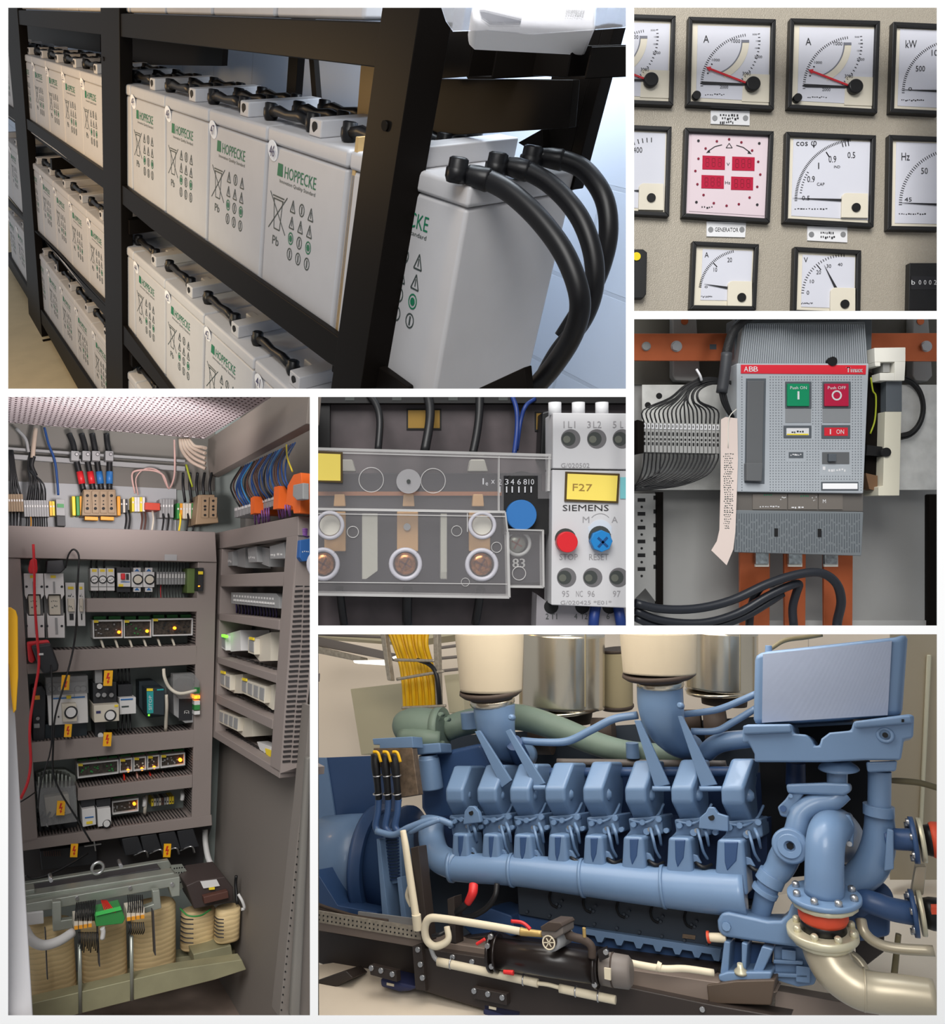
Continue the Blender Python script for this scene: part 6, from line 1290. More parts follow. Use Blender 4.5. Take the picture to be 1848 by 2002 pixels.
for P in ([(447, 1908), (462, 1902), (520, 1992), (490, 1992)], [(464, 1902), (474, 1899), (536, 1992), (522, 1992)], [(478, 1896), (484, 1894), (546, 1992), (538, 1992)]):
    P = clip_poly(P); A = [FLP.w(x, y, .012) for x, y in P]; m = MB(); m.prism(A, [p - UP * .012 for p in A]); m.build('profile', 'dev_grey', t)
# ---- left door, handle and test leads
t = thing('cabinet_door', 'white cabinet door edge at the left with an orange yellow handle', 'door', CB.w(30, 1985, .6)); sub(t, 'door_leaf', [(6, 1250), (18, 1290), (30, 1403), (46, 1680), (65, 1992), (6, 1992)], .62, .58, 'door_white', bev=.003); sub(t, 'handle', [(6, 1188), (22, 1188), (31, 1194), (35, 1206), (36, 1320), (32, 1388), (26, 1396), (22, 1360), (17, 1300), (6, 1290)], .66, .62, 'handle_yellow', bev=.006)
wires([(65, 1064, .2), (67, 1110, .2), (68, 1180, .2), (73, 1250, .2), (76, 1300, .2), (68, 1350, .22), (60, 1400, .25), (58, 1440, .28), (60, 1490, .3), (54, 1530, .32), (40, 1562, .34)], 2.6, 'lead_red', 'long red test lead hanging down the left side', None, 'test lead', n=8, name='test_lead')
wires([(128, 1110, .15), (134, 1085, .17), (144, 1074, .18), (154, 1086, .18), (153, 1120, .18), (150, 1190, .18), (148, 1232, .18), (142, 1275, .18), (128, 1330, .2), (108, 1400, .22), (104, 1460, .22), (104, 1510, .2), (118, 1548, .2), (150, 1600, .2), (178, 1646, .2)], 1.8, 'wire_black', 'long thin black test lead crossing the devices', None, 'test lead', n=6, name='test_lead')
wires([(100, 1300, .2), (102, 1360, .22), (100, 1460, .22), (80, 1530, .24), (74, 1580, .24)], 1.5, 'wire_black', 'second black lead splitting off to the lower left', None, 'test lead', n=6, name='test_lead'); wires([(40, 1568, .3), (56, 1558, .28), (70, 1548, .26)], 1.4, 'wire_black', 'short black lead behind the red test lead end', None, 'test lead', name='test_lead'); wires([(50, 1712, .2), (66, 1718, .2), (100, 1708, .2), (140, 1688, .18), (172, 1668, .15)], 2, 'wire_black', 'black cable sagging above the big transformer', None, 'cable')
t = thing('test_clamp', 'red insulated test clamp at the top of the left fuse switch', 'test clamp', CB.w(66, 1122, .12)); sub(t, 'grip', [(60, 1093), (72, 1092), (74, 1112), (72, 1122), (58, 1121), (56, 1112)], .16, .11, 'lead_red', bev=.004)
t = thing('test_clamp', 'red test clamp below the left fuse switch', 'test clamp', CB.w(60, 1297, .12)); sub(t, 'grip', [(53, 1256), (96, 1252), (98, 1260), (62, 1264), (70, 1290), (64, 1297), (56, 1294)], .15, .11, 'lead_red', bev=.004)
t = thing('current_clamp', 'black clamp meter body hanging at the left over the duct', 'clamp meter', CB.w(95, 1318, .15)); sub(t, 'body', [(62, 1264), (100, 1258), (115, 1300), (114, 1312), (86, 1319), (78, 1308)], .2, .13, 'dev_dark', bev=.006); sub(t, 'white_mark', cq(76, 1277, 85, 1281), .202, .2, 'dev_white')
sub(t, 'rear_jaw', [(92, 1096), (124, 1094), (128, 1112), (118, 1121), (90, 1121)], .12, .06, 'dev_dark', bev=.003)
# ================================================================ diesel engine generator (bottom right)
setclip(*PANES[5])
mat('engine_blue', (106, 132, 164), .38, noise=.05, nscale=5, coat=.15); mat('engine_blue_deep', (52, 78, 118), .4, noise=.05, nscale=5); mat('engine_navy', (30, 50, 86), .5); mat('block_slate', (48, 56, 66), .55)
mat('room_cream', (230, 214, 194), .8); mat('room_floor', (226, 212, 192), .5, noise=.05, nscale=3); mat('cladding', (172, 160, 138), .35, .5); mat('stainless', (214, 204, 184), .22, .9, noise=.05, nscale=3)
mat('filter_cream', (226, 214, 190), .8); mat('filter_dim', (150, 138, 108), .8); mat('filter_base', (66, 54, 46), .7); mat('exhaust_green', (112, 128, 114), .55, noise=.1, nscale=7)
mat('beam_dark', (52, 44, 40), .5); mat('beam_taupe', (128, 114, 104), .6); mat('pvc_cream', (214, 202, 176), .5); mat('flange_cream', (206, 200, 174), .35, .4); mat('rubber_red', (206, 74, 46), .55)
mat('cable_yellow', (222, 172, 22), .45); mat('wall_box', (186, 176, 146), .6); mat('pipe_sand', (182, 172, 150), .35, .35); mat('heater_black', (34, 28, 26), .28); mat('motor_grey', (112, 104, 98), .5); mat('bracket_bronze', (132, 114, 96), .4, .5, noise=.3, nscale=40)
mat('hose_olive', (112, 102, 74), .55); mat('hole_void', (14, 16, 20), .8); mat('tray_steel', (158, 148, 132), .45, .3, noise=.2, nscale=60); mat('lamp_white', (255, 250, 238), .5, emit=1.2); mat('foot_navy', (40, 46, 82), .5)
def rib_mat(name, col, sc, axis='Z'):
    m = mat(name, col, .8); nt = m.node_tree; b = nt.nodes['Principled BSDF']; tc = nt.nodes.new('ShaderNodeTexCoord'); w = nt.nodes.new('ShaderNodeTexWave'); w.bands_direction = axis; w.inputs['Scale'].default_value = sc
    nt.links.new(tc.outputs['Object'], w.inputs['Vector']); bp = nt.nodes.new('ShaderNodeBump'); bp.inputs['Strength'].default_value = .35; bp.inputs['Distance'].default_value = .003; nt.links.new(w.outputs['Fac'], bp.inputs['Height']); nt.links.new(bp.outputs['Normal'], b.inputs['Normal']); return m
rib_mat('filter_pleats', (188, 174, 150), 260); rib_mat('cooler_fins', (158, 168, 190), 230, 'X')
DE = c2w((953, 499, 1500)).normalized(); NE = c2w((.45, .1, .89)).normalized()
E0 = ray(1230, 1650) * 2.6
EP = Pl(E0, NE, DE); EU = -c2w(Vector((.1, 1, -.05)).normalized()); EX = c2w(Vector((1, -.12, -.46)).normalized())
def px_r(pl, x, y, h, r): return r * pl.w(x, y, h).y / F
def pipe(P, pl=None, n=16, k=6, cap=True, mb=None):
    """P = (px, py, h, r px)"""
    pl = pl or EP; mb = mb or MB(); pts = [Vector(p) for p in P]
    if len(pts) > 2:
        Q = [2 * pts[0] - pts[1]] + pts + [2 * pts[-1] - pts[-2]]; out = []
        for i in range(1, len(Q) - 2):
            a, b, c, d = Q[i - 1:i + 3]
            for j in range(k): t = j / k; out.append(0.5 * ((2 * b) + (c - a) * t + (2 * a - 5 * b + 4 * c - d) * t * t + (3 * b - a - 3 * c + d) * t ** 3))
        out.append(Q[-2])
    else: out = [pts[0].lerp(pts[1], i / 24) for i in range(25)]
    out = [q for q in out if inclip(q)]
    if len(out) < 2: return mb
    W = [pl.w(q[0], q[1], q[2]) for q in out]; mb.tube(W, [q[3] * w.y / F for q, w in zip(out, W)], n, cap); return mb
def ob(name, q, h1, h0, mt, par=None, bev=.004, label=None, cat=None, group=None): return MB().slab(EP, q, h1, h0).build(name, mt, par, bev=bev, label=label, cat=cat, group=group)
def pp(name, P, mt, par=None, label=None, cat=None, group=None, n=16, k=6): return pipe(P, n=n, k=k).build(name, mt, par, label=label, cat=cat, group=group)
def up_lathe(cx, cy, h, prof, mt, name, par=None, label=None, cat=None, n=32, axis=None, group=None):
    """prof = (pixels along the axis upwards, radius px)"""
    o = EP.w(cx, cy, h); s = o.y / F; m = MB(); m.lathe(o, axis or EU, [(a * s, r * s) for a, r in prof], n); return m.build(name, mt, par, label=label, cat=cat, group=group)
def bolt(x, y, r, h, par, mt='steel', name='bolt', th=.012): 
    m = MB(); m.disc(EP, x, y, r, h + th, h, 8); return m.build(name, mt, par)
# room
def big(name, P, h, mt, th=.04): m = MB(); A = [EP.w(x, y, h) for x, y in P]; m.prism(A, [a + DE * th for a in A]); return m.build(name, mt, kind='structure')
big('wall_engine_back', [(560, 1200), (1900, 1200), (1900, 2050), (560, 2050)], -2.2, 'room_cream')
m = MB(); fy = EP.w(1230, 2080, .3); FL = [fy + EX * a + DE * b for a, b in ((-2.4, -.6), (2.4, -.6), (2.4, 3.6), (-2.4, 3.6))]
FLE = Pl(fy, -EU); CL = clip_poly([(600, 1890), (1850, 1700), (1850, 2010), (600, 2010)])
m.prism([FLE.w(x, y, 0) for x, y in CL], [FLE.w(x, y, 0) - EU * .03 for x, y in CL]); m.build('floor_engine', 'room_floor', kind='structure')
ob('wall_cladding', [(1740, 1232), (1840, 1232), (1840, 1720), (1740, 1720)], -1.0, -1.05, 'cladding', bev=0, label='beige metal wall cladding at the right behind the pipes', cat='cladding')
ob('cladding_seam', [(1812, 1280), (1822, 1280), (1804, 1640), (1796, 1640)], -.98, -1.0, 'flange_cream', label='light vertical seam of the wall cladding', cat='seam')
ob('wall_upper', [(1450, 1232), (1580, 1232), (1580, 1290), (1450, 1290)], -1.6, -1.65, 'room_cream', bev=0)['kind'] = 'structure'
ob('switch_cabinet', [(685, 1347), (790, 1335), (800, 1462), (706, 1476)], -1.5, -1.8, 'wall_box', label='beige cabinet on the wall left of the yellow cables', cat='cabinet')
ob('switch_cabinet', [(868, 1320), (905, 1316), (908, 1392), (878, 1394)], -1.5, -1.8, 'wall_box', label='beige cabinet on the wall right of the yellow cables', cat='cabinet')
ob('ceiling_engine', [(616, 1232), (900, 1232), (900, 1240), (780, 1256), (616, 1244)], -1.6, -1.8, 'wall_box', bev=0).__setitem__('kind', 'structure')
ob('ceiling_beam', [(616, 1243), (770, 1277), (768, 1292), (616, 1262)], -1.3, -1.4, 'motor_grey', label='grey ceiling beam at the upper left', cat='beam'); ob('cable_tray', [(616, 1262), (705, 1284), (704, 1294), (616, 1276)], -1.28, -1.36, 'tray_steel', label='speckled cable tray under the grey beam', cat='cable tray')
for q, lab in (([(766, 1284), (790, 1277), (814, 1283), (812, 1292), (768, 1288)], 'short bright lamp above the yellow cables'), ([(690, 1291), (752, 1290), (754, 1300), (692, 1296)], 'longer dimmer lamp left of the yellow cables')): ob('ceiling_lamp', q, -1.1, -1.14, 'lamp_white', label=lab, cat='lamp', group='strip lamps')
for x0, y0, x1, y1 in ((850, 1268, 895, 1262), (852, 1288, 896, 1284), (862, 1312, 898, 1308), (620, 1240, 760, 1246)): pp('ceiling_pipe', [(x0, y0, -1.4, 3), (x1, y1, -1.4, 3)], 'motor_grey', label=f'thin grey pipe near the ceiling at height {"one" if y0 < 1270 else "two" if y0 < 1300 else "three"} beside the yellow cables' if x0 > 700 else 'thin grey pipe along the ceiling at the upper left', cat='pipe')
for k in range(11):
    f = k / 10; pp('power_cable', [(760 + f * 76, 1232, -.98, 4.4), (772 + f * 62, 1262, -.98 + .02 * (k % 3), 4.4), (784 + f * 60, 1300, -.98, 4.4), (790 + f * 62, 1345, -.98 + .02 * (k % 2), 4.4), (793 + f * 64, 1412, -1.0, 4.4)], 'cable_yellow', label=f'yellow cable in the bundle, {ordn[k]} from the left', cat='cable', group='yellow cables', n=8)
pp('hanging_cable', [(816, 1290, -.9, 4), (838, 1298, -.88, 4.5), (852, 1315, -.86, 4.5), (858, 1350, -.86, 5), (861, 1394, -.88, 5)], 'wire_black', label='black cable beside the yellow bundle', cat='cable', n=10)
for a, b in (((776, 1328), (868, 1312)), ((786, 1384), (872, 1380)), ((772, 1290), (850, 1292))): pp('cable_clamp_bar', [(*a, -.86, 3), (*b, -.86, 3)], 'tray_steel', label=f'steel bar across the yellow cables at {"mid height" if a[1] == 1328 else "the bottom" if a[1] == 1384 else "the top"}', cat='clamp bar', group='bars across the yellow cables', n=8)
for x0, x1, lab in ((742, 757, 'left'), (846, 852, 'right')): ob('tray_side', [(x0, 1232), (x0 + 10, 1232), (x1 + 8, 1330 if lab == 'left' else 1392), (x1, 1330 if lab == 'left' else 1392)], -.95, -.99, 'tray_steel', label=f'{lab} steel side of the vertical cable tray', cat='cable tray')
# exhaust silencers and filters
for cx, w, y1, lab in ((1098, 82, 1384, 'left polished steel silencer'), (1410, 66, 1352, 'right polished steel silencer')):
    t = thing('silencer', lab + ' hanging behind the air filters', 'silencer', EP.w(cx, y1, -.7), 'steel silencers'); pp('shell', [(cx, 1225, -.7, w), (cx, y1 - 4, -.7, w)], 'stainless', t, n=44); up_lathe(cx, y1, -.7, [(0, w * .98), (6, w)], 'stainless', 'bottom_rim', t, n=44)
    pp('outlet_neck', [(cx + 6, y1, -.7, w * .66), (cx + 6, y1 + 26, -.7, w * .62)], 'filter_base', t, n=26); m = MB(); m.slab(EP, [(cx + w * .55, 1232), (cx + w * .57, 1232), (cx + w * .57, y1 - 2), (cx + w * .55, y1 - 2)], -.49, -.5); m.build('weld_seam', 'filter_dim', t)
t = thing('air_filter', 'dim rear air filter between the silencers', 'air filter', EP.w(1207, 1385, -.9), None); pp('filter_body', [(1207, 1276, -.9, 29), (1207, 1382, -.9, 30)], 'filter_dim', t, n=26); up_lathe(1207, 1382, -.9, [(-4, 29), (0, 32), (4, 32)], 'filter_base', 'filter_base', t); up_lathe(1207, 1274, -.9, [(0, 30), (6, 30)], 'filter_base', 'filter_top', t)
for cx, w0, w1, yb, lab in ((960, 68, 60, 1350, 'left big cream air filter over a blue elbow'), (1289, 72, 68, 1316, 'right big cream air filter over a blue elbow')):
    t = thing('air_filter', lab, 'air filter', EP.w(cx, yb + 16, -.1), 'front air filters'); pp('filter_body', [(cx - 4, 1225, -.1, w0), (cx, yb, -.1, w1)], 'filter_pleats', t, n=40)
    up_lathe(cx, yb + 12, -.1, [(-2, 44), (2, w1 * .9), (8, w1 * 1.02), (14, w1)], 'filter_base', 'filter_base', t, n=40); up_lathe(cx + 3, yb + 28, -.1, [(0, 42), (4, 44), (10, 44), (14, 42)], 'stainless', 'clamp_band', t, n=40)
# engine assembly: everything bolted together is one machine
EN = thing('diesel_engine', 'big blue sixteen cylinder diesel engine on a dark base frame', 'engine', EP.w(1230, 1850, -.2))
def eo(name, q, h1, h0, mt='engine_blue', bev=.006, par=None): return ob(name, q, h1, h0, mt, par or EN, bev)
def ep_(name, P, mt='engine_blue', par=None, n=18, k=6): return pp(name, P, mt, par or EN, n=n, k=k)
ep_('intake_elbow', [(966, 1376, -.1, 41), (967, 1400, -.1, 40), (972, 1432, -.12, 36), (990, 1460, -.2, 28), (1030, 1478, -.35, 24)])
ep_('intake_elbow', [(1290, 1342, -.1, 43), (1292, 1380, -.1, 43), (1300, 1415, -.12, 39), (1322, 1445, -.2, 32), (1350, 1462, -.35, 26)])
for x, y in ((1003, 1403), (1332, 1380)): m = MB(); m.add([], []); c = EP.w(x, y, -.02); m.lathe(c, -DE, [(0, .012), (.02, .011), (.028, .006)], 10); m.build('elbow_boss', 'engine_blue', EN)
# exhaust
ep_('exhaust_pipe', [(872, 1426, -.3, 23), (905, 1414, -.32, 24), (960, 1404, -.38, 25), (1020, 1403, -.4, 25), (1090, 1424, -.4, 24), (1160, 1452, -.38, 23), (1225, 1470, -.36, 22), (1300, 1476, -.36, 21), (1345, 1478, -.36, 20)], 'exhaust_green')
m = pipe([(778, 1428, -.25, 20), (790, 1424, -.25, 33), (815, 1422, -.25, 38), (850, 1424, -.25, 37), (866, 1426, -.25, 30)], n=24, k=4); m.build('turbo_housing', 'exhaust_green', EN); m = pipe([(786, 1440, -.18, 16), (830, 1444, -.16, 18), (860, 1446, -.18, 16)], n=16, k=4); m.build('turbo_duct', 'exhaust_green', EN)
m = MB(); a = EP.w(853, 1425, -.25); b = EP.w(868, 1425, -.25); m.cyl(a, b, px_r(EP, 860, 1425, -.25, 41), 30); m.build('turbo_flange', 'exhaust_green', EN)
for x, y in ((860, 1396), (872, 1406), (862, 1452), (850, 1450)): bolt(x, y, 4, -.2, EN, 'exhaust_green', th=.03)
ep_('charge_air_pipe', [(1020, 1448, -.15, 7), (1060, 1451, -.15, 7), (1110, 1449, -.15, 7.5), (1155, 1428, -.15, 7.5), (1200, 1406, -.15, 7.5), (1247, 1398, -.15, 7.5)])
ep_('coolant_pipe', [(1333, 1397, -.18, 6), (1390, 1390, -.18, 6.5), (1422, 1381, -.18, 6.5), (1480, 1356, -.18, 6.5)]); ep_('coolant_pipe', [(1352, 1430, -.18, 6.5), (1400, 1429, -.18, 6.5), (1430, 1414, -.18, 6.5), (1480, 1384, -.18, 6.5)]); ep_('charge_air_pipe', [(1380, 1472, -.25, 17), (1400, 1456, -.22, 18), (1430, 1448, -.2, 18), (1470, 1444, -.2, 17)])
ep_('pipe_collar', [(1005, 1452, -.1, 16), (1018, 1480, -.2, 18)], 'engine_blue_deep'); ep_('pipe_collar', [(1236, 1452, -.3, 12), (1238, 1482, -.3, 13)]); ep_('pipe_collar', [(918, 1392, -.25, 18), (922, 1424, -.25, 19)])
for x, y, r in ((1060, 1440, 34), (1180, 1430, 26), (1400, 1420, 34), (1350, 1410, 22)): up_lathe(x, y, -.62, [(-20, r), (20, r)], 'filter_base', 'rear_manifold', EN, axis=EX)
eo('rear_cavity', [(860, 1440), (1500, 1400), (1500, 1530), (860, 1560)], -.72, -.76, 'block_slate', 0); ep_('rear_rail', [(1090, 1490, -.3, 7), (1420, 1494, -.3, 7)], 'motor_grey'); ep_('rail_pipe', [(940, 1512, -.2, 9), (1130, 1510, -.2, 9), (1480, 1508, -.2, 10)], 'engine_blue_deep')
for q in ([(928, 1430), (938, 1428), (1000, 1526), (981, 1540)], [(988, 1430), (997, 1425), (1065, 1532), (1044, 1538)], [(1240, 1408), (1252, 1408), (1309, 1534), (1280, 1539)], [(1325, 1400), (1334, 1400), (1402, 1534), (1371, 1538)]): eo('filter_bracket', q, -.02, -.035, 'engine_blue', .002)
for a, b in (((1044, 1540), (1068, 1540)), ((1276, 1542), (1312, 1542)), ((1368, 1542), (1412, 1542))): ep_('cross_bar', [(*a, -.02, 5), (*b, -.02, 5)])
# left end: housings
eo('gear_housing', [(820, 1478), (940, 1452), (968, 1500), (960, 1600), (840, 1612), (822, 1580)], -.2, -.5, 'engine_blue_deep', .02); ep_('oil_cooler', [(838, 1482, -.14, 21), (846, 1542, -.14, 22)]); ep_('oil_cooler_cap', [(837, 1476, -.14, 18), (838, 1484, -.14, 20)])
eo('bracket_frame', [(728, 1444), (806, 1440), (808, 1462), (742, 1464), (742, 1456), (730, 1456)], .0, -.08, 'engine_blue', .003); eo('cable_plate', [(730, 1462), (806, 1462), (812, 1510), (818, 1554), (782, 1560), (770, 1500), (732, 1500)], .0, -.04, 'bracket_bronze', .003); eo('blue_step', [(808, 1456), (860, 1452), (862, 1472), (812, 1476)], -.1, -.2)
for k, x in enumerate((733, 752, 771)):
    ep_('connector', [(x, 1474, .03, 8), (x + 2, 1500, .04, 9), (x + 5, 1530, .04, 7), (x + 8, 1566, .03, 7)], 'wire_black'); ep_('yellow_loop', [(x - 3, 1470, .06, 3), (x + 6, 1472, .06, 3), (x + 12, 1490, .06, 3)], 'cable_yellow')
    for y in (1516, 1552): m = MB(); c = EP.w(x + 5, y, .04); m.torus(c, EU, px_r(EP, x, y, .04, 8), px_r(EP, x, y, .04, 1.5), 14, 5); m.build('hose_clip', 'steel', EN)
    ep_('engine_hose', [(x + 8, 1560, .03, 7), (x + 6, 1590, .04, 6.5), (x + 2, 1618, .05, 7), (x + 16, 1632, .06, 6)], 'engine_blue_deep')
for P in ([(735, 1625, .1, 6), (770, 1632, .1, 6), (800, 1618, .1, 6.5), (850, 1602, .08, 6.5), (885, 1612, .06, 6)], [(800, 1628, .1, 5), (830, 1614, .1, 5), (860, 1602, .08, 5)]): ep_('fuel_line', P)
# generator
G = thing('generator', 'blue generator barrel with grille at the left end of the engine', 'generator', EP.w(700, 1790, -.1)); GX = (EP.w(740, 1690, 0) - EP.w(640, 1682, 0)).normalized()
def axial(x, y, h, prof, mt, name, par): o = EP.w(x, y, h); s = o.y / F; m = MB(); m.lathe(o, GX, [(a * s, r * s) for a, r in prof], 48); return m.build(name, mt, par)
axial(735, 1692, -.32, [(-118, 86), (-60, 92), (0, 96)], 'engine_blue', 'barrel', G); axial(735, 1692, -.32, [(0, 112), (8, 113), (10, 104), (22, 104)], 'engine_blue_deep', 'flange', G); axial(757, 1690, -.32, [(0, 96), (40, 100), (42, 110), (50, 110), (52, 90), (75, 80)], 'engine_blue_deep', 'bell_housing', G)
m = MB()
for k in range(15): y = 1632 + k * 6.2; m.slab(EP, [(754 + k * .3, y), (776 + k * .2, y - 1), (776 + k * .2, y + 1.4), (754 + k * .3, y + 2.6)], .02, -.05)
m.build('cooling_grille', 'engine_navy', G); MB().slab(EP, [(750, 1622), (782, 1620), (786, 1726), (756, 1730)], .005, -.1).build('grille_frame', 'engine_blue', G, bev=.004); MB().slab(EP, [(616, 1700), (660, 1770), (736, 1784), (740, 1800), (616, 1776)], .0, -.5).build('cradle', 'engine_blue_deep', G, bev=.004); MB().slab(EP, [(736, 1640), (742, 1640), (760, 1800), (748, 1800)], .06, -.1).build('rib', 'engine_blue', G, bev=.002); MB().slab(EP, [(776, 1716), (784, 1714), (796, 1812), (786, 1812)], .06, -.05).build('rib', 'engine_blue', G, bev=.002)
t = thing('control_cabinet', 'dark blue steel box standing over the generator at the left', 'cabinet', EP.w(680, 1610, -.5)); MB().slab(EP, [(637, 1481), (740, 1477), (744, 1606), (657, 1610)], -.45, -.6).build('front', 'engine_blue_deep', t, bev=.003); MB().slab(EP, [(616, 1481), (637, 1481), (657, 1610), (616, 1612)], -.44, -.6).build('side', 'engine_blue', t, bev=.003)
# block
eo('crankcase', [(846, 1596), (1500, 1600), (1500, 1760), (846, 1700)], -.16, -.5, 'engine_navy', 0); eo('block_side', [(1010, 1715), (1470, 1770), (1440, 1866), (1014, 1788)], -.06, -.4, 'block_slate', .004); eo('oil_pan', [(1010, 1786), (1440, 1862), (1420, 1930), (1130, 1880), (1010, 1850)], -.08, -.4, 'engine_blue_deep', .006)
sc = [(1140, 1822)]; 
P = [(1140, 1815), (1410, 1856), (1406, 1880)]
for k in range(7): x = 1396 - k * 38; y = 1878 - k * 6; P += [(x, y), (x - 5, y - 12), (x - 24, y - 15), (x - 29, y - 5)]
P += [(1142, 1828)]; eo('sump_flange', P, -.03, -.08, 'engine_blue', .003)
for k in range(5):
    x = 1078 + k * 66; y = 1754 + k * 10; m = MB(); m.wire(EP, [(x, y - 14, -.05), (x - 4, y, -.05), (x + 1, y + 14, -.05), (x + 12, y + 20, -.05)], 2.2, 6); m.build('cover_edge', 'hole_void', EN)
    for d in ((10, 14), (16, 18), (20, 8)): bolt(x + d[0], y + d[1], 2.4, -.06, EN, 'block_slate', 'bolt')
for k in range(9): bolt(1030 + k * 44, 1783 + k * 8, 2.6, -.06, EN, 'block_slate', 'bolt')
eo('name_plate', [(1335, 1826), (1360, 1829), (1359, 1837), (1334, 1834)], -.055, -.06, 'bracket_bronze', 0)
eo('bank_back', [(862, 1520), (1490, 1510), (1490, 1640), (862, 1620)], -.34, -.4, 'engine_navy', 0); eo('shade_backing', [(840, 1620), (1020, 1700), (1020, 1850), (840, 1840)], -.34, -.4, 'block_slate', 0)  # second sheet is dark slate, added to stand for shade under the manifold
# cylinder heads, covers, ports
CV = [(870, 905, 1497, 1600), (931, 970, 1495, 1601), (995, 1034, 1493, 1602), (1064, 1104, 1491, 1602), (1138, 1178, 1489, 1604), (1220, 1262, 1487, 1606), (1310, 1354, 1485, 1608), (1408, 1454, 1483, 1612)]
ST = [(884, 914), (943, 974), (1004, 1038), (1072, 1106), (1142, 1178), (1218, 1258), (1306, 1350), (1402, 1454)]
for k, ((x0, x1, yt, yb), (s0, s1)) in enumerate(zip(CV, ST)):
    w = x1 - x0; d = (yb - yt); s_ = w / 40
    def pt(x, y, h): return EP.w(x, y, h)
    yr = yt + d * .45; ym = yt + d * .68; m = MB(); A = []
    for sx, xo in ((0, 0), (1, w)):
        tA = pt(x0 + 19 * s_ + xo, yt, -.07); tC = pt(x0 + xo, yr, .02); tE = pt(x0 + 1 + xo, ym, .02); tG = pt(x0 + 19 * s_ + xo, yb, -.05)
        A.append([tA, tC, tE, tG, tG + DE * .12, tE + DE * .24, tC + DE * .26, tA + DE * .14])
    m.prism(A[0], A[1]); cv = m.build('valve_cover', 'engine_blue', EN, bev=.011, seg=3)
    m = MB(); c0 = pt(x0 + w + 6 * s_, yr + 12 * s_, -.04); m.lathe(c0, EX, [(-.01, .022), (.012, .02), (.022, .008)], 10); m.build('cover_boss', 'engine_blue', EN)
    hx0, hx1 = x0 + 8, x1 + 30 * s_
    hd = MB().slab(EP, [(hx0, yb - 6), (hx1, yb - 12), (hx1 + 4, yb + 24), (s1 + 2, yb + 34), (s0, yb + 34), (hx0 + 4, yb + 18)], -.03, -.2).build('cylinder_head', 'engine_blue', EN, bev=.006)
    pt_top = yb + 32; yb2 = 1698 + (x0 - 870) * .085
    m = MB().slab(EP, [(s0, pt_top - 4), (s1, pt_top - 2), (s1 + 3 * s_, pt_top + 40), (s1 + 8 * s_, yb2 + 8), (s0 - 6 * s_, yb2 + 4), (s0 - 2 * s_, pt_top + 40)], .07, -.06).build('intake_port', 'engine_blue', EN, bev=.012, seg=3)
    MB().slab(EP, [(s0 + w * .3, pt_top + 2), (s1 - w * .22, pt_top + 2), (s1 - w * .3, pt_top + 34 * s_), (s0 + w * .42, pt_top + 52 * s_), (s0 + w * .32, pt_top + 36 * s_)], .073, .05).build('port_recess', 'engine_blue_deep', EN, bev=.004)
    for (a, b, r, mt) in ((hx0 + 10, yb + 6, 5, 'engine_blue'), (hx0 + 26 * s_, yb + 2, 5, 'engine_blue'), (hx1 - 6, yb - 4, 5, 'engine_blue'), (s1 + 6, yb + 20, 6, 'engine_blue'), (hx0 + 40 * s_, yb + 16, 4, 'steel'), (s0 - 4, yb + 16, 4.5, 'engine_blue')): bolt(a, b, r * s_, -.03, EN, mt, 'head_bolt', .03)
    ep_('injection_line', [(hx0 + 42 * s_, yb + 14, .0, 3.2), (hx0 + 47 * s_, yb + 34, .03, 3), (hx0 + 52 * s_, yb + 56, .02, 3), (hx0 + 60 * s_, yb + 72, .0, 3)], n=8); ep_('injection_line', [(hx0 + 52 * s_, yb + 8, .0, 3.6), (hx0 + 58 * s_, yb + 24, .03, 3.4), (hx0 + 62 * s_, yb + 46, .0, 2.6)], n=8)
    ep_('cable_loop', [(s1 + 4, pt_top + 34 * s_, .02, 3.2), (s1 + 14 * s_, pt_top + 46 * s_, .05, 4), (s1 + 26 * s_, pt_top + 51 * s_, .05, 4), (s1 + 38 * s_, pt_top + 46 * s_, .02, 3.2)], 'wire_black', n=8); eo('clip_plate', [(s1 + 2, pt_top + 26 * s_), (s1 + 12 * s_, pt_top + 30 * s_), (s1 + 20 * s_, pt_top + 44 * s_), (s1 + 2, pt_top + 40 * s_)], .045, .03, 'engine_blue', .002)
    m = pipe([(x0 + 12 * s_, yb - 2, -.02, 2.6), (x0 + 40 * s_, yb + 2, -.01, 2.6), (x0 + 62 * s_, yb - 10 * s_, -.05, 2.6), (x0 + 74 * s_, yb - 32 * s_, -.12, 2.6)], n=6); m.build('cover_rim', 'engine_blue', EN)
ep_('exhaust_manifold', [(880, 1694, .05, 26), (920, 1697, .05, 27), (1015, 1702, .05, 29), (1140, 1716, .05, 33), (1260, 1730, .05, 36), (1380, 1742, .05, 40), (1458, 1748, .05, 42)], n=26); ep_('manifold_elbow', [(846, 1600, -.08, 24), (844, 1640, -.04, 26), (858, 1676, .02, 27), (895, 1694, .05, 27)], n=24)
for x, y, r in ((884, 1694, 29), (1002, 1701, 31), (1140, 1716, 35.5), (1298, 1733, 40)): m = MB(); a = EP.w(x - 3, y, .05); b = EP.w(x + 3, y + .4, .05); m.cyl(a, b, px_r(EP, x, y, .05, r), 30); m.build('manifold_joint', 'engine_blue', EN)
for P, c, r in (([(905, 1612), (908, 1586), (916, 1576), (926, 1576), (936, 1588), (940, 1608)], (921, 1589), 5), ([(1366, 1620), (1368, 1598), (1380, 1588), (1385, 1578), (1396, 1578), (1404, 1590), (1424, 1596), (1424, 1626)], (1391, 1598), 6)):
    o = eo('lifting_eye', P, .04, .015, 'engine_blue', .004); m = MB(); m.disc(EP, c[0], c[1], r, .041, .04, 14); m.build('hole', 'hole_void', o)
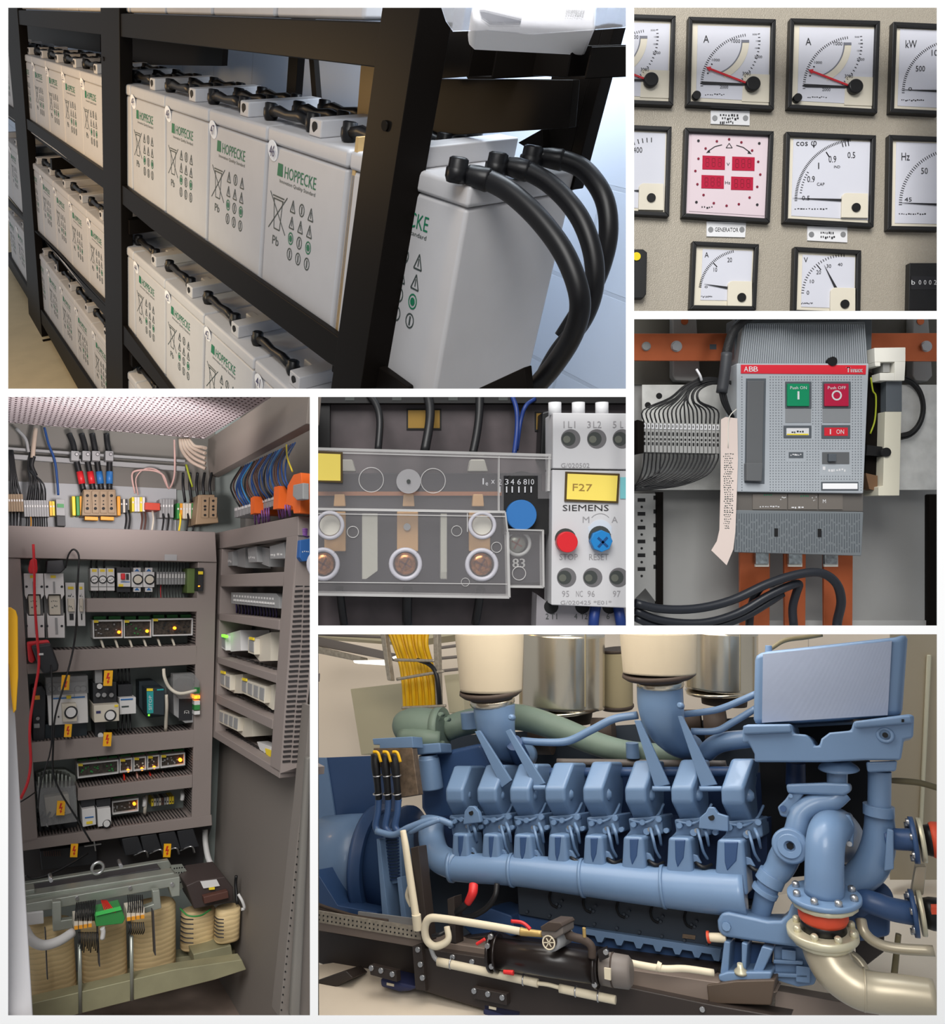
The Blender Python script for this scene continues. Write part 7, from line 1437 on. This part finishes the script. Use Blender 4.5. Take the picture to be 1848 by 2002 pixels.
# charge air cooler and its carrier
CC = eo('charge_air_cooler', [(1475, 1278), (1500, 1272), (1752, 1244), (1776, 1236), (1764, 1400), (1472, 1417)], .06, -.3, 'engine_blue', .03); MB().slab(EP, [(1492, 1279), (1744, 1253), (1736, 1398), (1490, 1413)], .064, .06).build('finned_face', 'cooler_fins', CC); m = pipe([(1503, 1262, -.05, 6), (1503, 1280, -.05, 7)], n=12); m.build('vent_cap', 'engine_blue', CC)
ep_('vent_hose', [(1508, 1268, -.1, 4), (1535, 1252, -.12, 4.5), (1575, 1246, -.14, 4.5), (1608, 1241, -.15, 4)], 'hose_olive', n=10)
eo('cooler_carrier', [(1451, 1428), (1458, 1416), (1548, 1415), (1552, 1434), (1578, 1436), (1588, 1448), (1592, 1458), (1602, 1458), (1606, 1444), (1622, 1432), (1664, 1428), (1669, 1410), (1776, 1396), (1788, 1398), (1786, 1442), (1768, 1446), (1762, 1486), (1691, 1486), (1617, 1490), (1475, 1490), (1475, 1474), (1463, 1451), (1452, 1453)], .10, -.12, 'engine_blue', .008)
eo('carrier_lip', [(1452, 1418), (1546, 1416), (1548, 1432), (1454, 1436)], .115, .1); eo('carrier_lip', [(1670, 1410), (1782, 1398), (1786, 1414), (1672, 1424)], .115, .1)
m = MB(); c = EP.w(1731, 1437, .1); m.torus(c, DE, px_r(EP, 1731, 1437, .1, 12), px_r(EP, 1731, 1437, .1, 4), 20, 8); m.build('boss', 'engine_blue', EN); m = MB(); m.disc(EP, 1731, 1437, 5, .11, .1, 12); m.build('boss_hole', 'hole_void', EN); MB().rect(EP, 1763, 1406, 1768, 1412, .117, .115).build('square_hole', 'hole_void', EN)
eo('gap_shade_sheet', [(1485, 1486), (1545, 1470), (1552, 1408), (1668, 1400), (1680, 1470), (1700, 1480), (1700, 1700), (1500, 1720)], -.28, -.4, 'hole_void', 0); ep_('rear_pipe', [(1556, 1490, -.15, 17), (1556, 1536, -.15, 18)], 'engine_navy')  # first sheet is flat black, put in as shade behind the carrier notch
up_lathe(1640, 1503, .02, [(0, 36), (4, 34), (16, 20)], 'engine_blue', 'pipe_flare', EN); ep_('coolant_pipe', [(1637, 1500, .02, 18), (1637, 1534, .02, 18)]); eo('pipe_collar', [(1693, 1489), (1755, 1487), (1752, 1508), (1696, 1510)], .08, -.04, 'engine_blue', .006); ep_('coolant_pipe', [(1720, 1506, .02, 20), (1719, 1580, .02, 20)]); ep_('pipe_collar', [(1718, 1574, .02, 27), (1718, 1594, .02, 27)])
ep_('coolant_pipe', [(1719, 1590, .0, 25), (1720, 1620, .0, 27), (1716, 1660, .0, 30), (1698, 1700, .0, 31), (1660, 1730, -.02, 28), (1630, 1740, -.04, 26)], n=22)
eo('thermostat_top', [(1536, 1533), (1612, 1530), (1662, 1532), (1664, 1548), (1650, 1556), (1540, 1552)], .08, -.04, 'engine_blue', .008); ep_('thermostat_arm', [(1648, 1548, .04, 18), (1625, 1566, .05, 19), (1590, 1574, .06, 20), (1566, 1592, .07, 20), (1558, 1620, .08, 21), (1552, 1646, .08, 23)], n=20)
eo('arm_flange', [(1520, 1578), (1536, 1562), (1546, 1546), (1580, 1540), (1560, 1570), (1546, 1600), (1526, 1596)], .07, .02, 'engine_blue', .006); bolt(1531, 1581, 6, .075, EN, 'engine_blue_deep'); bolt(1546, 1556, 4, .075, EN, 'engine_blue')
m = MB(); c = EP.w(1545, 1654, .13); m.lathe(c, -DE, [(-.1, .05), (0, .05), (.006, .044), (.006, .034), (.02, .032), (.02, .016), (.0, .015)], 26); m.build('boss', 'engine_blue', EN); m = MB(); m.disc(EP, 1545, 1654, 7, .135, .12, 6); m.build('boss_hole', 'hole_void', EN)
ep_('pump_body', [(1545, 1654, .06, 26), (1532, 1680, .06, 27), (1522, 1700, .06, 25), (1508, 1716, .06, 22)], n=22); ep_('pump_collar', [(1512, 1708, .06, 25), (1503, 1726, .06, 26)], n=22); ep_('suction_pipe', [(1505, 1722, .06, 21), (1496, 1752, .05, 19), (1486, 1790, .03, 17), (1480, 1806, .02, 17)], n=20); ep_('clamp', [(1498, 1738, .07, 24), (1494, 1746, .07, 24)], n=20)
ep_('outlet_elbow', [(1660, 1660, -.2, 32), (1650, 1628, -.1, 33), (1632, 1614, .03, 34), (1616, 1636, .14, 34), (1612, 1690, .17, 34), (1612, 1750, .17, 35)], n=30); eo('elbow_saddle', [(1602, 1608), (1622, 1590), (1662, 1592), (1670, 1612), (1668, 1660), (1650, 1640), (1640, 1612)], .06, -.06, 'engine_blue', .008); bolt(1628, 1596, 5, .07, EN); bolt(1661, 1650, 5, .07, EN)
# flanges with bolts
FJ = thing('pipe_joint', 'vertical flanged joint with an orange red rubber ring under the blue elbow', 'pipe joint', EP.w(1610, 1850, .17))
up_lathe(1612, 1757, .17, [(0, 63), (2, 65), (9, 65), (10, 62)], 'engine_blue', 'blue_flange', FJ, n=40); up_lathe(1613, 1769, .17, [(0, 56), (2, 59), (11, 59)], 'flange_cream', 'cream_ring', FJ, n=16); up_lathe(1611, 1800, .17, [(0, 40), (8, 44), (22, 44), (32, 41)], 'rubber_red', 'rubber_ring', FJ, n=36); up_lathe(1611, 1822, .17, [(0, 42), (18, 39), (24, 38)], 'rubber_black', 'rubber_bellows', FJ, n=36); up_lathe(1609, 1832, .17, [(0, 60), (3, 63), (14, 63), (16, 60)], 'flange_cream', 'lower_flange', FJ, n=40); up_lathe(1610, 1844, .17, [(0, 50), (4, 55), (12, 55)], 'flange_cream', 'lower_ring', FJ, n=18)
for k in range(8):
    a = 2 * PI * (k + .5) / 8; 
    for y, R, mt, nm in ((1745, 53, 'steel', 'bolt'), (1814, 52, 'flange_cream', 'nut')):
        o = EP.w(1612, y, .17); s = o.y / F; eu2 = EU; q1 = EX; q2 = EU.cross(EX).normalized(); c = o + q1 * R * s * math.cos(a) + q2 * R * s * math.sin(a); m = MB(); m.lathe(c, EU, [(-4 * s, 7 * s), (6 * s, 7 * s), (9 * s, 4 * s)], 8); m.build(nm, mt, FJ)
pp('steel_pipe', [(1612, 1842, .17, 42), (1618, 1868, .18, 41), (1638, 1902, .2, 40), (1675, 1930, .22, 38), (1712, 1940, .22, 37), (1770, 1946, .22, 36), (1842, 1956, .22, 36)], 'pipe_sand', label='thick sand coloured steel pipe bending out to the lower right', cat='pipe', n=30); m = MB(); a = EP.w(1688, 1934, .22); b = EP.w(1692, 1935, .22); m.cyl(a, b, px_r(EP, 1690, 1935, .22, 39.5), 30); m.build('pipe_weld', 'pipe_sand', label='weld ring on the thick sand coloured pipe', cat='weld')
for cy, lab, k0 in ((1642, 'upper flanged joint at the right edge with red rubber', 0), (1785, 'lower flanged joint at the right edge with black rubber', 1)):
    t = thing('pipe_joint', lab, 'pipe joint', EP.w(1790, cy + 45, .0), 'side flanged joints'); 
    def ax2(x, prof, mt, nm, n=30): o = EP.w(x, cy, .04); s = o.y / F; m = MB(); m.lathe(o, (EX - DE * .05).normalized(), [(a * s, r * s) for a, r in prof], n); return m.build(nm, mt, t)
    ax2(1782, [(0, 43), (8, 43)], 'engine_blue_deep', 'blue_flange'); ax2(1797, [(0, 41), (8, 41)], 'flange_cream', 'cream_flange', 14); ax2(1806, [(0, 27), (12, 30), (40, 30)], 'rubber_black', 'rubber_bellows'); 
    if not k0: ax2(1820, [(0, 31), (5, 34), (16, 34)], 'rubber_red', 'rubber_ring')
    else: MB().rect(EP, 1822, 1774, 1838, 1788, .16, .1).build('red_mark', 'rubber_red', t)
    for a in range(6): b_ = 2 * PI * a / 6; o = EP.w(1776, cy, .04); s = o.y / F; q1 = EU; q2 = EU.cross(EX).normalized(); c = o + (q1 * math.cos(b_) + q2 * math.sin(b_)) * 35 * s; m = MB(); m.lathe(c, EX, [(0, 6.5 * s), (10 * s, 6.5 * s)], 8); m.build('bolt', 'steel', t)
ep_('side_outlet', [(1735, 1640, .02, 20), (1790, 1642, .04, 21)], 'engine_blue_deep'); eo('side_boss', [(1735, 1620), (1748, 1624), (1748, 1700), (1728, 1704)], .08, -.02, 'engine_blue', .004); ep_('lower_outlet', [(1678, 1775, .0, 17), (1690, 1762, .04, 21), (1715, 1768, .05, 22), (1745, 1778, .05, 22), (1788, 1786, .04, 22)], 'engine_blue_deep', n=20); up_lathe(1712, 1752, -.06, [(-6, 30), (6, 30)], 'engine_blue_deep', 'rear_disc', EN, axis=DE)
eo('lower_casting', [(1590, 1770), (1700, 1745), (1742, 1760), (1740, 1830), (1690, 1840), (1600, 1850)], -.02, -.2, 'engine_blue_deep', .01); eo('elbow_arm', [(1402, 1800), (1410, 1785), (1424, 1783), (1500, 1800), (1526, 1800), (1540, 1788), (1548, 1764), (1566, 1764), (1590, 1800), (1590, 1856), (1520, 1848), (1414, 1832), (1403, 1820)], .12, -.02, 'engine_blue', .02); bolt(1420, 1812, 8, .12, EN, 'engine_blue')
eo('pump_block', [(1512, 1848), (1566, 1850), (1592, 1862), (1600, 1900), (1592, 1926), (1560, 1930), (1514, 1916)], .06, -.1, 'engine_blue', .006)
for x0, y0, x1, y1 in ((1512, 1876, 1570, 1884), (1512, 1902, 1580, 1910), (1528, 1856, 1556, 1876), (1556, 1888, 1584, 1920)): eo('casting_step', [(x0, y0), (x1, y0 + 3), (x1, y1 + 3), (x0, y1)], .085, .06, 'engine_blue', .003)
eo('engine_foot', [(1404, 1906), (1424, 1900), (1510, 1900), (1506, 1922), (1456, 1926), (1440, 1932), (1424, 1924), (1406, 1918)], .15, .0, 'engine_blue', .006)
for P in ([(1416, 1840), (1428, 1842), (1424, 1904), (1408, 1904)], [(1450, 1842), (1462, 1846), (1458, 1900), (1450, 1900)], [(1490, 1850), (1512, 1856), (1490, 1904), (1470, 1904)]): eo('foot_rib', P, .13, .03, 'engine_blue', .004)
eo('foot_back', [(1414, 1838), (1512, 1850), (1506, 1904), (1410, 1904)], .03, .0, 'engine_blue_deep', .002); up_lathe(1449, 1902, .14, [(0, 13), (4, 12), (10, 6), (18, 5)], 'flange_cream', 'foot_nut', EN); eo('engine_foot', [(905, 1812), (940, 1780), (960, 1776), (1000, 1790), (1010, 1830), (930, 1836)], -.02, -.2, 'engine_blue_deep', .006)
t = thing('drain_valve', 'small cream valve with red ring left of the blue arm', 'valve', EP.w(1395, 1845, .1)); pp('body', [(1382, 1832, .1, 8), (1420, 1834, .1, 9)], 'pvc_cream', t); m = pipe([(1383, 1832, .1, 11), (1388, 1832, .1, 11)], n=20); m.build('red_ring', 'rubber_red', t)
# base frame
BF_ = thing('base_frame', 'dark steel base frame under engine and generator', 'base frame', EP.w(1000, 1985, .1))
def bo(name, q, h1, h0, mt='beam_dark', bev=.004): return ob(name, q, h1, h0, mt, BF_, bev)
bo('main_beam', [(816, 1852), (960, 1874), (1236, 1932), (1400, 1966), (1600, 2000), (1600, 2020), (1060, 2010), (816, 1934)], .2, .1); bo('beam_top', [(622, 1798), (816, 1834), (960, 1856), (1400, 1920), (1520, 1940), (1400, 1968), (960, 1876), (812, 1852), (616, 1818)], .16, .04, 'beam_taupe', .003)
bo('rear_section', [(616, 1818), (812, 1850), (816, 1932), (684, 1906), (616, 1880)], .06, -.1); bo('end_plate', [(806, 1850), (824, 1846), (832, 1938), (812, 1934)], .22, .1, 'beam_dark', .002); bo('cross_member', [(616, 1918), (676, 1898), (690, 1912), (616, 1952)], .2, .1); bo('engine_bed', [(890, 1836), (960, 1828), (1000, 1846), (1400, 1900), (1400, 1925), (900, 1862)], .06, -.1)
for x, y in ((816, 1857), (821, 1886), (825, 1912)): bolt(x, y, 5, .225, BF_, 'steel')
for x, y in ((884, 1872), (922, 1881), (962, 1890), (1373, 1974)): bolt(x, y, 5, .2, BF_, 'steel')
for q, bs, fq, lab in (([(722, 1886), (774, 1898), (776, 1920), (724, 1906)], ((725, 1893), (744, 1898), (766, 1905)), [(742, 1912), (776, 1920), (818, 1930), (800, 1938), (780, 1940), (744, 1930)], 'left'), ([(923, 1930), (990, 1944), (991, 1966), (925, 1952)], ((926, 1938), (953, 1944), (981, 1951)), [(942, 1958), (1024, 1972), (1020, 1994), (944, 1994)], 'right')):
    o = bo('foot_bracket', q, .23, .2, 'beam_dark', .002)
    for b in bs: bolt(*b, 5, .23, o, 'steel')
    t = thing('vibration_mount', f'{lab} navy rubber mount under the base frame', 'mount', EP.w(fq[0][0] + 30, fq[-1][1], .2), 'rubber mounts'); ob('pad', fq, .2, .06, 'foot_navy', t, .01); ob('label', [(fq[0][0] + 14, fq[0][1] + 9), (fq[0][0] + 28, fq[0][1] + 12), (fq[0][0] + 28, fq[0][1] + 17), (fq[0][0] + 14, fq[0][1] + 14)], .203, .2, 'pvc_cream', t, 0)
t = thing('cable_tray', 'perforated steel cable tray along the generator base', 'cable tray', EP.w(720, 1830, .1)); ob('tray_wall', [(616, 1780), (822, 1814), (824, 1838), (616, 1802)], .18, .165, 'tray_steel', t, 0); ob('tray_lid', [(700, 1782), (810, 1796), (818, 1812), (700, 1794)], .1, .09, 'dev_grey', t, 0)
m = MB()
for k in range(24):
    for j in (0, 1): m.disc(EP, 624 + k * 8.2, 1789 + k * 1.4 + j * 9, 1.7, .1815, .18, 6)
m.build('holes', 'hole_void', t)
for k in range(3): pp('ground_cable', [(616, 1766 + k * 6, .1, 3.4), (650, 1778 + k * 5, .1, 3.4), (700, 1792 + k * 3, .1, 3.4), (760, 1800 + k * 3, .1, 3)], 'filter_base', label=f'dark cable lying in the tray by the generator, {ordn[k]} from above', cat='cable', group='cables in the tray', n=8)
ob('mount_block', [(1382, 1926), (1440, 1918), (1516, 1916), (1508, 1966), (1386, 1962)], .17, .02, mat('block_brown', (86, 72, 60), .5), label='brown steel block under the blue engine foot', cat='block', bev=.004)
# coolant heater group
t = thing('conduit', 'cream plastic conduit standing slanted left of the black post', 'conduit', EP.w(815, 1815, .24)); pp('tube', [(788, 1624, .2, 6), (794, 1660, .22, 7), (804, 1730, .24, 7.5), (816, 1808, .26, 7.5)], 'pvc_cream', t); pp('coupling', [(814, 1788, .26, 9), (817, 1818, .26, 9)], 'pvc_cream', t)
ob('support_post', [(802, 1658), (818, 1654), (838, 1842), (820, 1826)], .22, .16, 'beam_dark', label='slanted black post behind the cream conduit', cat='post', bev=.003); ob('support_post', [(874, 1758), (888, 1752), (892, 1846), (878, 1842)], .16, .1, 'beam_dark', label='short black post left of the red boot', cat='post', bev=.003)
pp('conduit_loop', [(800, 1734, .2, 4), (796, 1752, .2, 4), (804, 1772, .2, 4)], 'pvc_cream', label='small beige loop beside the cream conduit', cat='hose', n=8)
t = thing('heater_hose', 'cream hose looping down at the left of the heater', 'hose', EP.w(850, 1850, .3)); pp('hose_run', [(1022, 1822, .3, 7), (980, 1814, .3, 7), (920, 1804, .3, 7), (866, 1796, .3, 7), (840, 1796, .3, 7.5), (831, 1814, .3, 7.5), (835, 1838, .3, 7.5), (852, 1850, .3, 7), (876, 1838, .28, 6.5), (874, 1812, .26, 6)], 'pvc_cream', t); pp('hose_end', [(842, 1852, .3, 4.5), (850, 1872, .3, 4.5), (864, 1882, .3, 5)], 'dev_grey', t)
for P, lab in (([(856, 1880, .3, 8), (960, 1902, .3, 8), (1052, 1922, .3, 8)], 'long white plastic pipe along the dark beam'), ([(1094, 1932, .3, 8), (1150, 1944, .3, 8), (1204, 1955, .3, 8)], 'short white plastic pipe under the grey motor')): pp('plastic_pipe', P, 'pvc_cream', label=lab, cat='pipe', group='plastic pipes on the beam')
pp('thin_tube', [(1048, 1922, .3, 4), (1072, 1925, .3, 4), (1098, 1932, .3, 4)], 'pvc_cream', label='thin tube joining the two white plastic pipes', cat='tube', n=8)
for x, y in ((882, 1884), (1024, 1916), (1126, 1938), (1170, 1948)): m = MB(); m.torus(EP.w(x, y, .3), (EP.w(900, 1890, .3) - EP.w(860, 1881, .3)), px_r(EP, x, y, .3, 9), px_r(EP, x, y, .3, 1.6), 14, 6); m.build('pipe_clip', 'steel', label=f'steel clip on the plastic pipes, {["first", "second", "third", "last"][(882, 1024, 1126, 1170).index(x)]} from the left', cat='clip', group='clips on the plastic pipes')
HT = thing('coolant_heater', 'black cylindrical coolant heater with end flanges and grey motor', 'heater', EP.w(1070, 1925, .28)); HX = (EP.w(1165, 1892, .3) - EP.w(963, 1862, .3)).normalized()
def hx(x, y, prof, mt, nm, n=36): o = EP.w(x, y, .3); s = o.y / F; m = MB(); m.lathe(o, HX, [(a * s, r * s) for a, r in prof], n); return m.build(nm, mt, HT)
hx(966, 1862, [(0, 28), (205, 28)], 'heater_black', 'cylinder'); hx(960, 1861, [(0, 36), (5, 36)], 'heater_black', 'flange'); hx(972, 1863, [(0, 34), (4, 34)], 'heater_black', 'flange'); hx(1164, 1891, [(0, 37), (5, 37)], 'heater_black', 'flange'); hx(1176, 1893, [(0, 29), (20, 30), (52, 29), (58, 22)], 'motor_grey', 'motor'); hx(1198, 1896, [(0, 31), (3, 31)], 'filter_base', 'motor_band')
MB().slab(EP, [(1181, 1892), (1194, 1894), (1194, 1917), (1182, 1914)], .392, .385).build('label', 'pvc_cream', HT); MB().slab(EP, [(1168, 1858), (1186, 1850), (1190, 1872), (1172, 1880)], .34, .33).build('flange_tab', 'heater_black', HT)
for x, y in ((958, 1832), (952, 1850), (960, 1890), (1184, 1862), (1162, 1926)): bolt(x, y, 5, .34, HT, 'steel')
t = thing('circulation_pump', 'small grey circulation pump with a round face on the heater', 'pump', EP.w(1075, 1855, .38)); ob('terminal_box', [(1058, 1814), (1100, 1808), (1101, 1826), (1085, 1836), (1058, 1830)], .42, .32, 'motor_grey', t, .004); ob('box_lid', [(1056, 1812), (1072, 1802), (1096, 1804), (1101, 1811), (1086, 1822), (1058, 1820)], .43, .32, 'filter_base', t, .003)
m = MB(); c = EP.w(1078, 1840, .4); m.lathe(c, -DE, [(-.12, .028), (0, .028), (.004, .024)], 24); m.build('motor_body', 'dev_grey', t); m = MB(); c = EP.w(1073, 1843, .43); s = c.y / F; m.torus(c, DE, 12 * s, 1.6 * s, 22, 6); m.build('face_ring', 'pvc_cream', t); m = MB(); m.disc(EP, 1073, 1843, 11, .43, .4, 18); m.build('face', 'filter_base', t); m = MB()
for a in range(6): b_ = a * PI / 3; line(m, EP, (1073, 1843), (1073 + 10 * math.cos(b_), 1843 + 10 * math.sin(b_)), 2, .433, .43)
m.build('spokes', 'pvc_cream', t); pp('inlet', [(1018, 1821, .34, 8), (1030, 1823, .34, 7), (1060, 1826, .34, 6)], mat('brass_fit', (186, 156, 96), .4, .4), t); pp('outlet', [(1098, 1824, .34, 6), (1108, 1826, .34, 9), (1122, 1832, .34, 8), (1142, 1838, .34, 8), (1156, 1850, .34, 8), (1158, 1872, .34, 8)], 'filter_base', t); pp('vent_pin', [(1143, 1832, .36, 3.5), (1142, 1814, .36, 3.5)], 'brass_fit', t, n=8)
for P, lab in (([(1000, 1801, .4, 3.5), (1018, 1803, .4, 3.5), (1028, 1808, .4, 3.5), (1037, 1817, .4, 4)], 'red lever handle left of the grey pump'), ([(932, 1846, .36, 3), (948, 1836, .36, 3)], 'small red lever at the left of the black heater'), ([(985, 1900, .36, 4), (1004, 1902, .36, 5)], 'small red valve under the black heater')): pp('valve_handle', P, mat('handle_red', (206, 44, 44), .4), label=lab, cat='handle', n=8)
pp('return_pipe', [(1214, 1878, .22, 6), (1260, 1888, .22, 6.5), (1300, 1894, .22, 6.5), (1340, 1894, .2, 6.5), (1396, 1902, .18, 6.5)], 'pvc_cream', label='cream pipe running from the grey motor to the engine foot', cat='pipe'); pp('pipe_union', [(1284, 1888, .22, 9), (1292, 1892, .22, 9)], 'pvc_cream', label='union on the cream pipe right of the grey motor', cat='fitting')
t = thing('battery_lead', 'black lead with a red boot under the manifold', 'cable', EP.w(900, 1790, .12)); pp('red_boot', [(926, 1730, .14, 9), (924, 1746, .16, 9), (914, 1766, .16, 7)], 'handle_red', t); pp('lead', [(915, 1764, .16, 6), (902, 1776, .16, 6), (884, 1788, .14, 6)], 'wire_black', t)
pp('cable', [(972, 1728, .1, 5.5), (968, 1752, .12, 5.5), (950, 1776, .12, 5.5), (920, 1792, .12, 5.5), (890, 1796, .12, 5)], 'wire_black', label='thick black cable curving under the manifold', cat='cable'); pp('cable', [(880, 1815, .2, 4), (862, 1826, .24, 4), (846, 1830, .24, 4)], 'wire_black', label='short black cable inside the cream hose loop', cat='cable', n=8)
# hoses at the right
for P, r, lab in (([(1683, 1798, .1), (1690, 1822, .12), (1712, 1842, .12), (1752, 1854, .12), (1842, 1860, .12)], 10, 'sand coloured hose running out to the right edge'), ([(1642, 1862, .02), (1664, 1866, .02), (1684, 1884, .03), (1694, 1904, .04)], 9, 'sand coloured hose looping behind the thick steel pipe')): pp('drain_hose', [(a, b, c, r) for a, b, c in P], 'pipe_sand', label=lab, cat='hose')
pp('stand_pipe', [(1757, 1826, .02, 5), (1748, 1912, .02, 6)], 'hose_olive', label='upright olive pipe right of the black box', cat='pipe'); ob('black_box', [(1672, 1838), (1700, 1820), (1730, 1822), (1728, 1862), (1692, 1890), (1674, 1872)], -.1, -.2, 'beam_dark', label='black box under the lower right flange', cat='box'); pp('olive_hose', [(1740, 1526, -.1, 5), (1762, 1527, -.1, 6), (1800, 1531, -.1, 6), (1842, 1543, -.1, 6)], 'hose_olive', label='olive hose leaving to the right edge under the cooler', cat='hose')
for P, mt, lab in (([(1790, 1694), (1812, 1694), (1806, 1750), (1780, 1752)], 'pipe_sand', 'metal stub between the two side flanges'), ([(1515, 1936), (1720, 1972), (1718, 1992), (1515, 1992)], 'beam_taupe', 'taupe floor beam at the lower right')): ob('support', P, .0, -.08, mt, label=lab, cat='support', bev=.003)
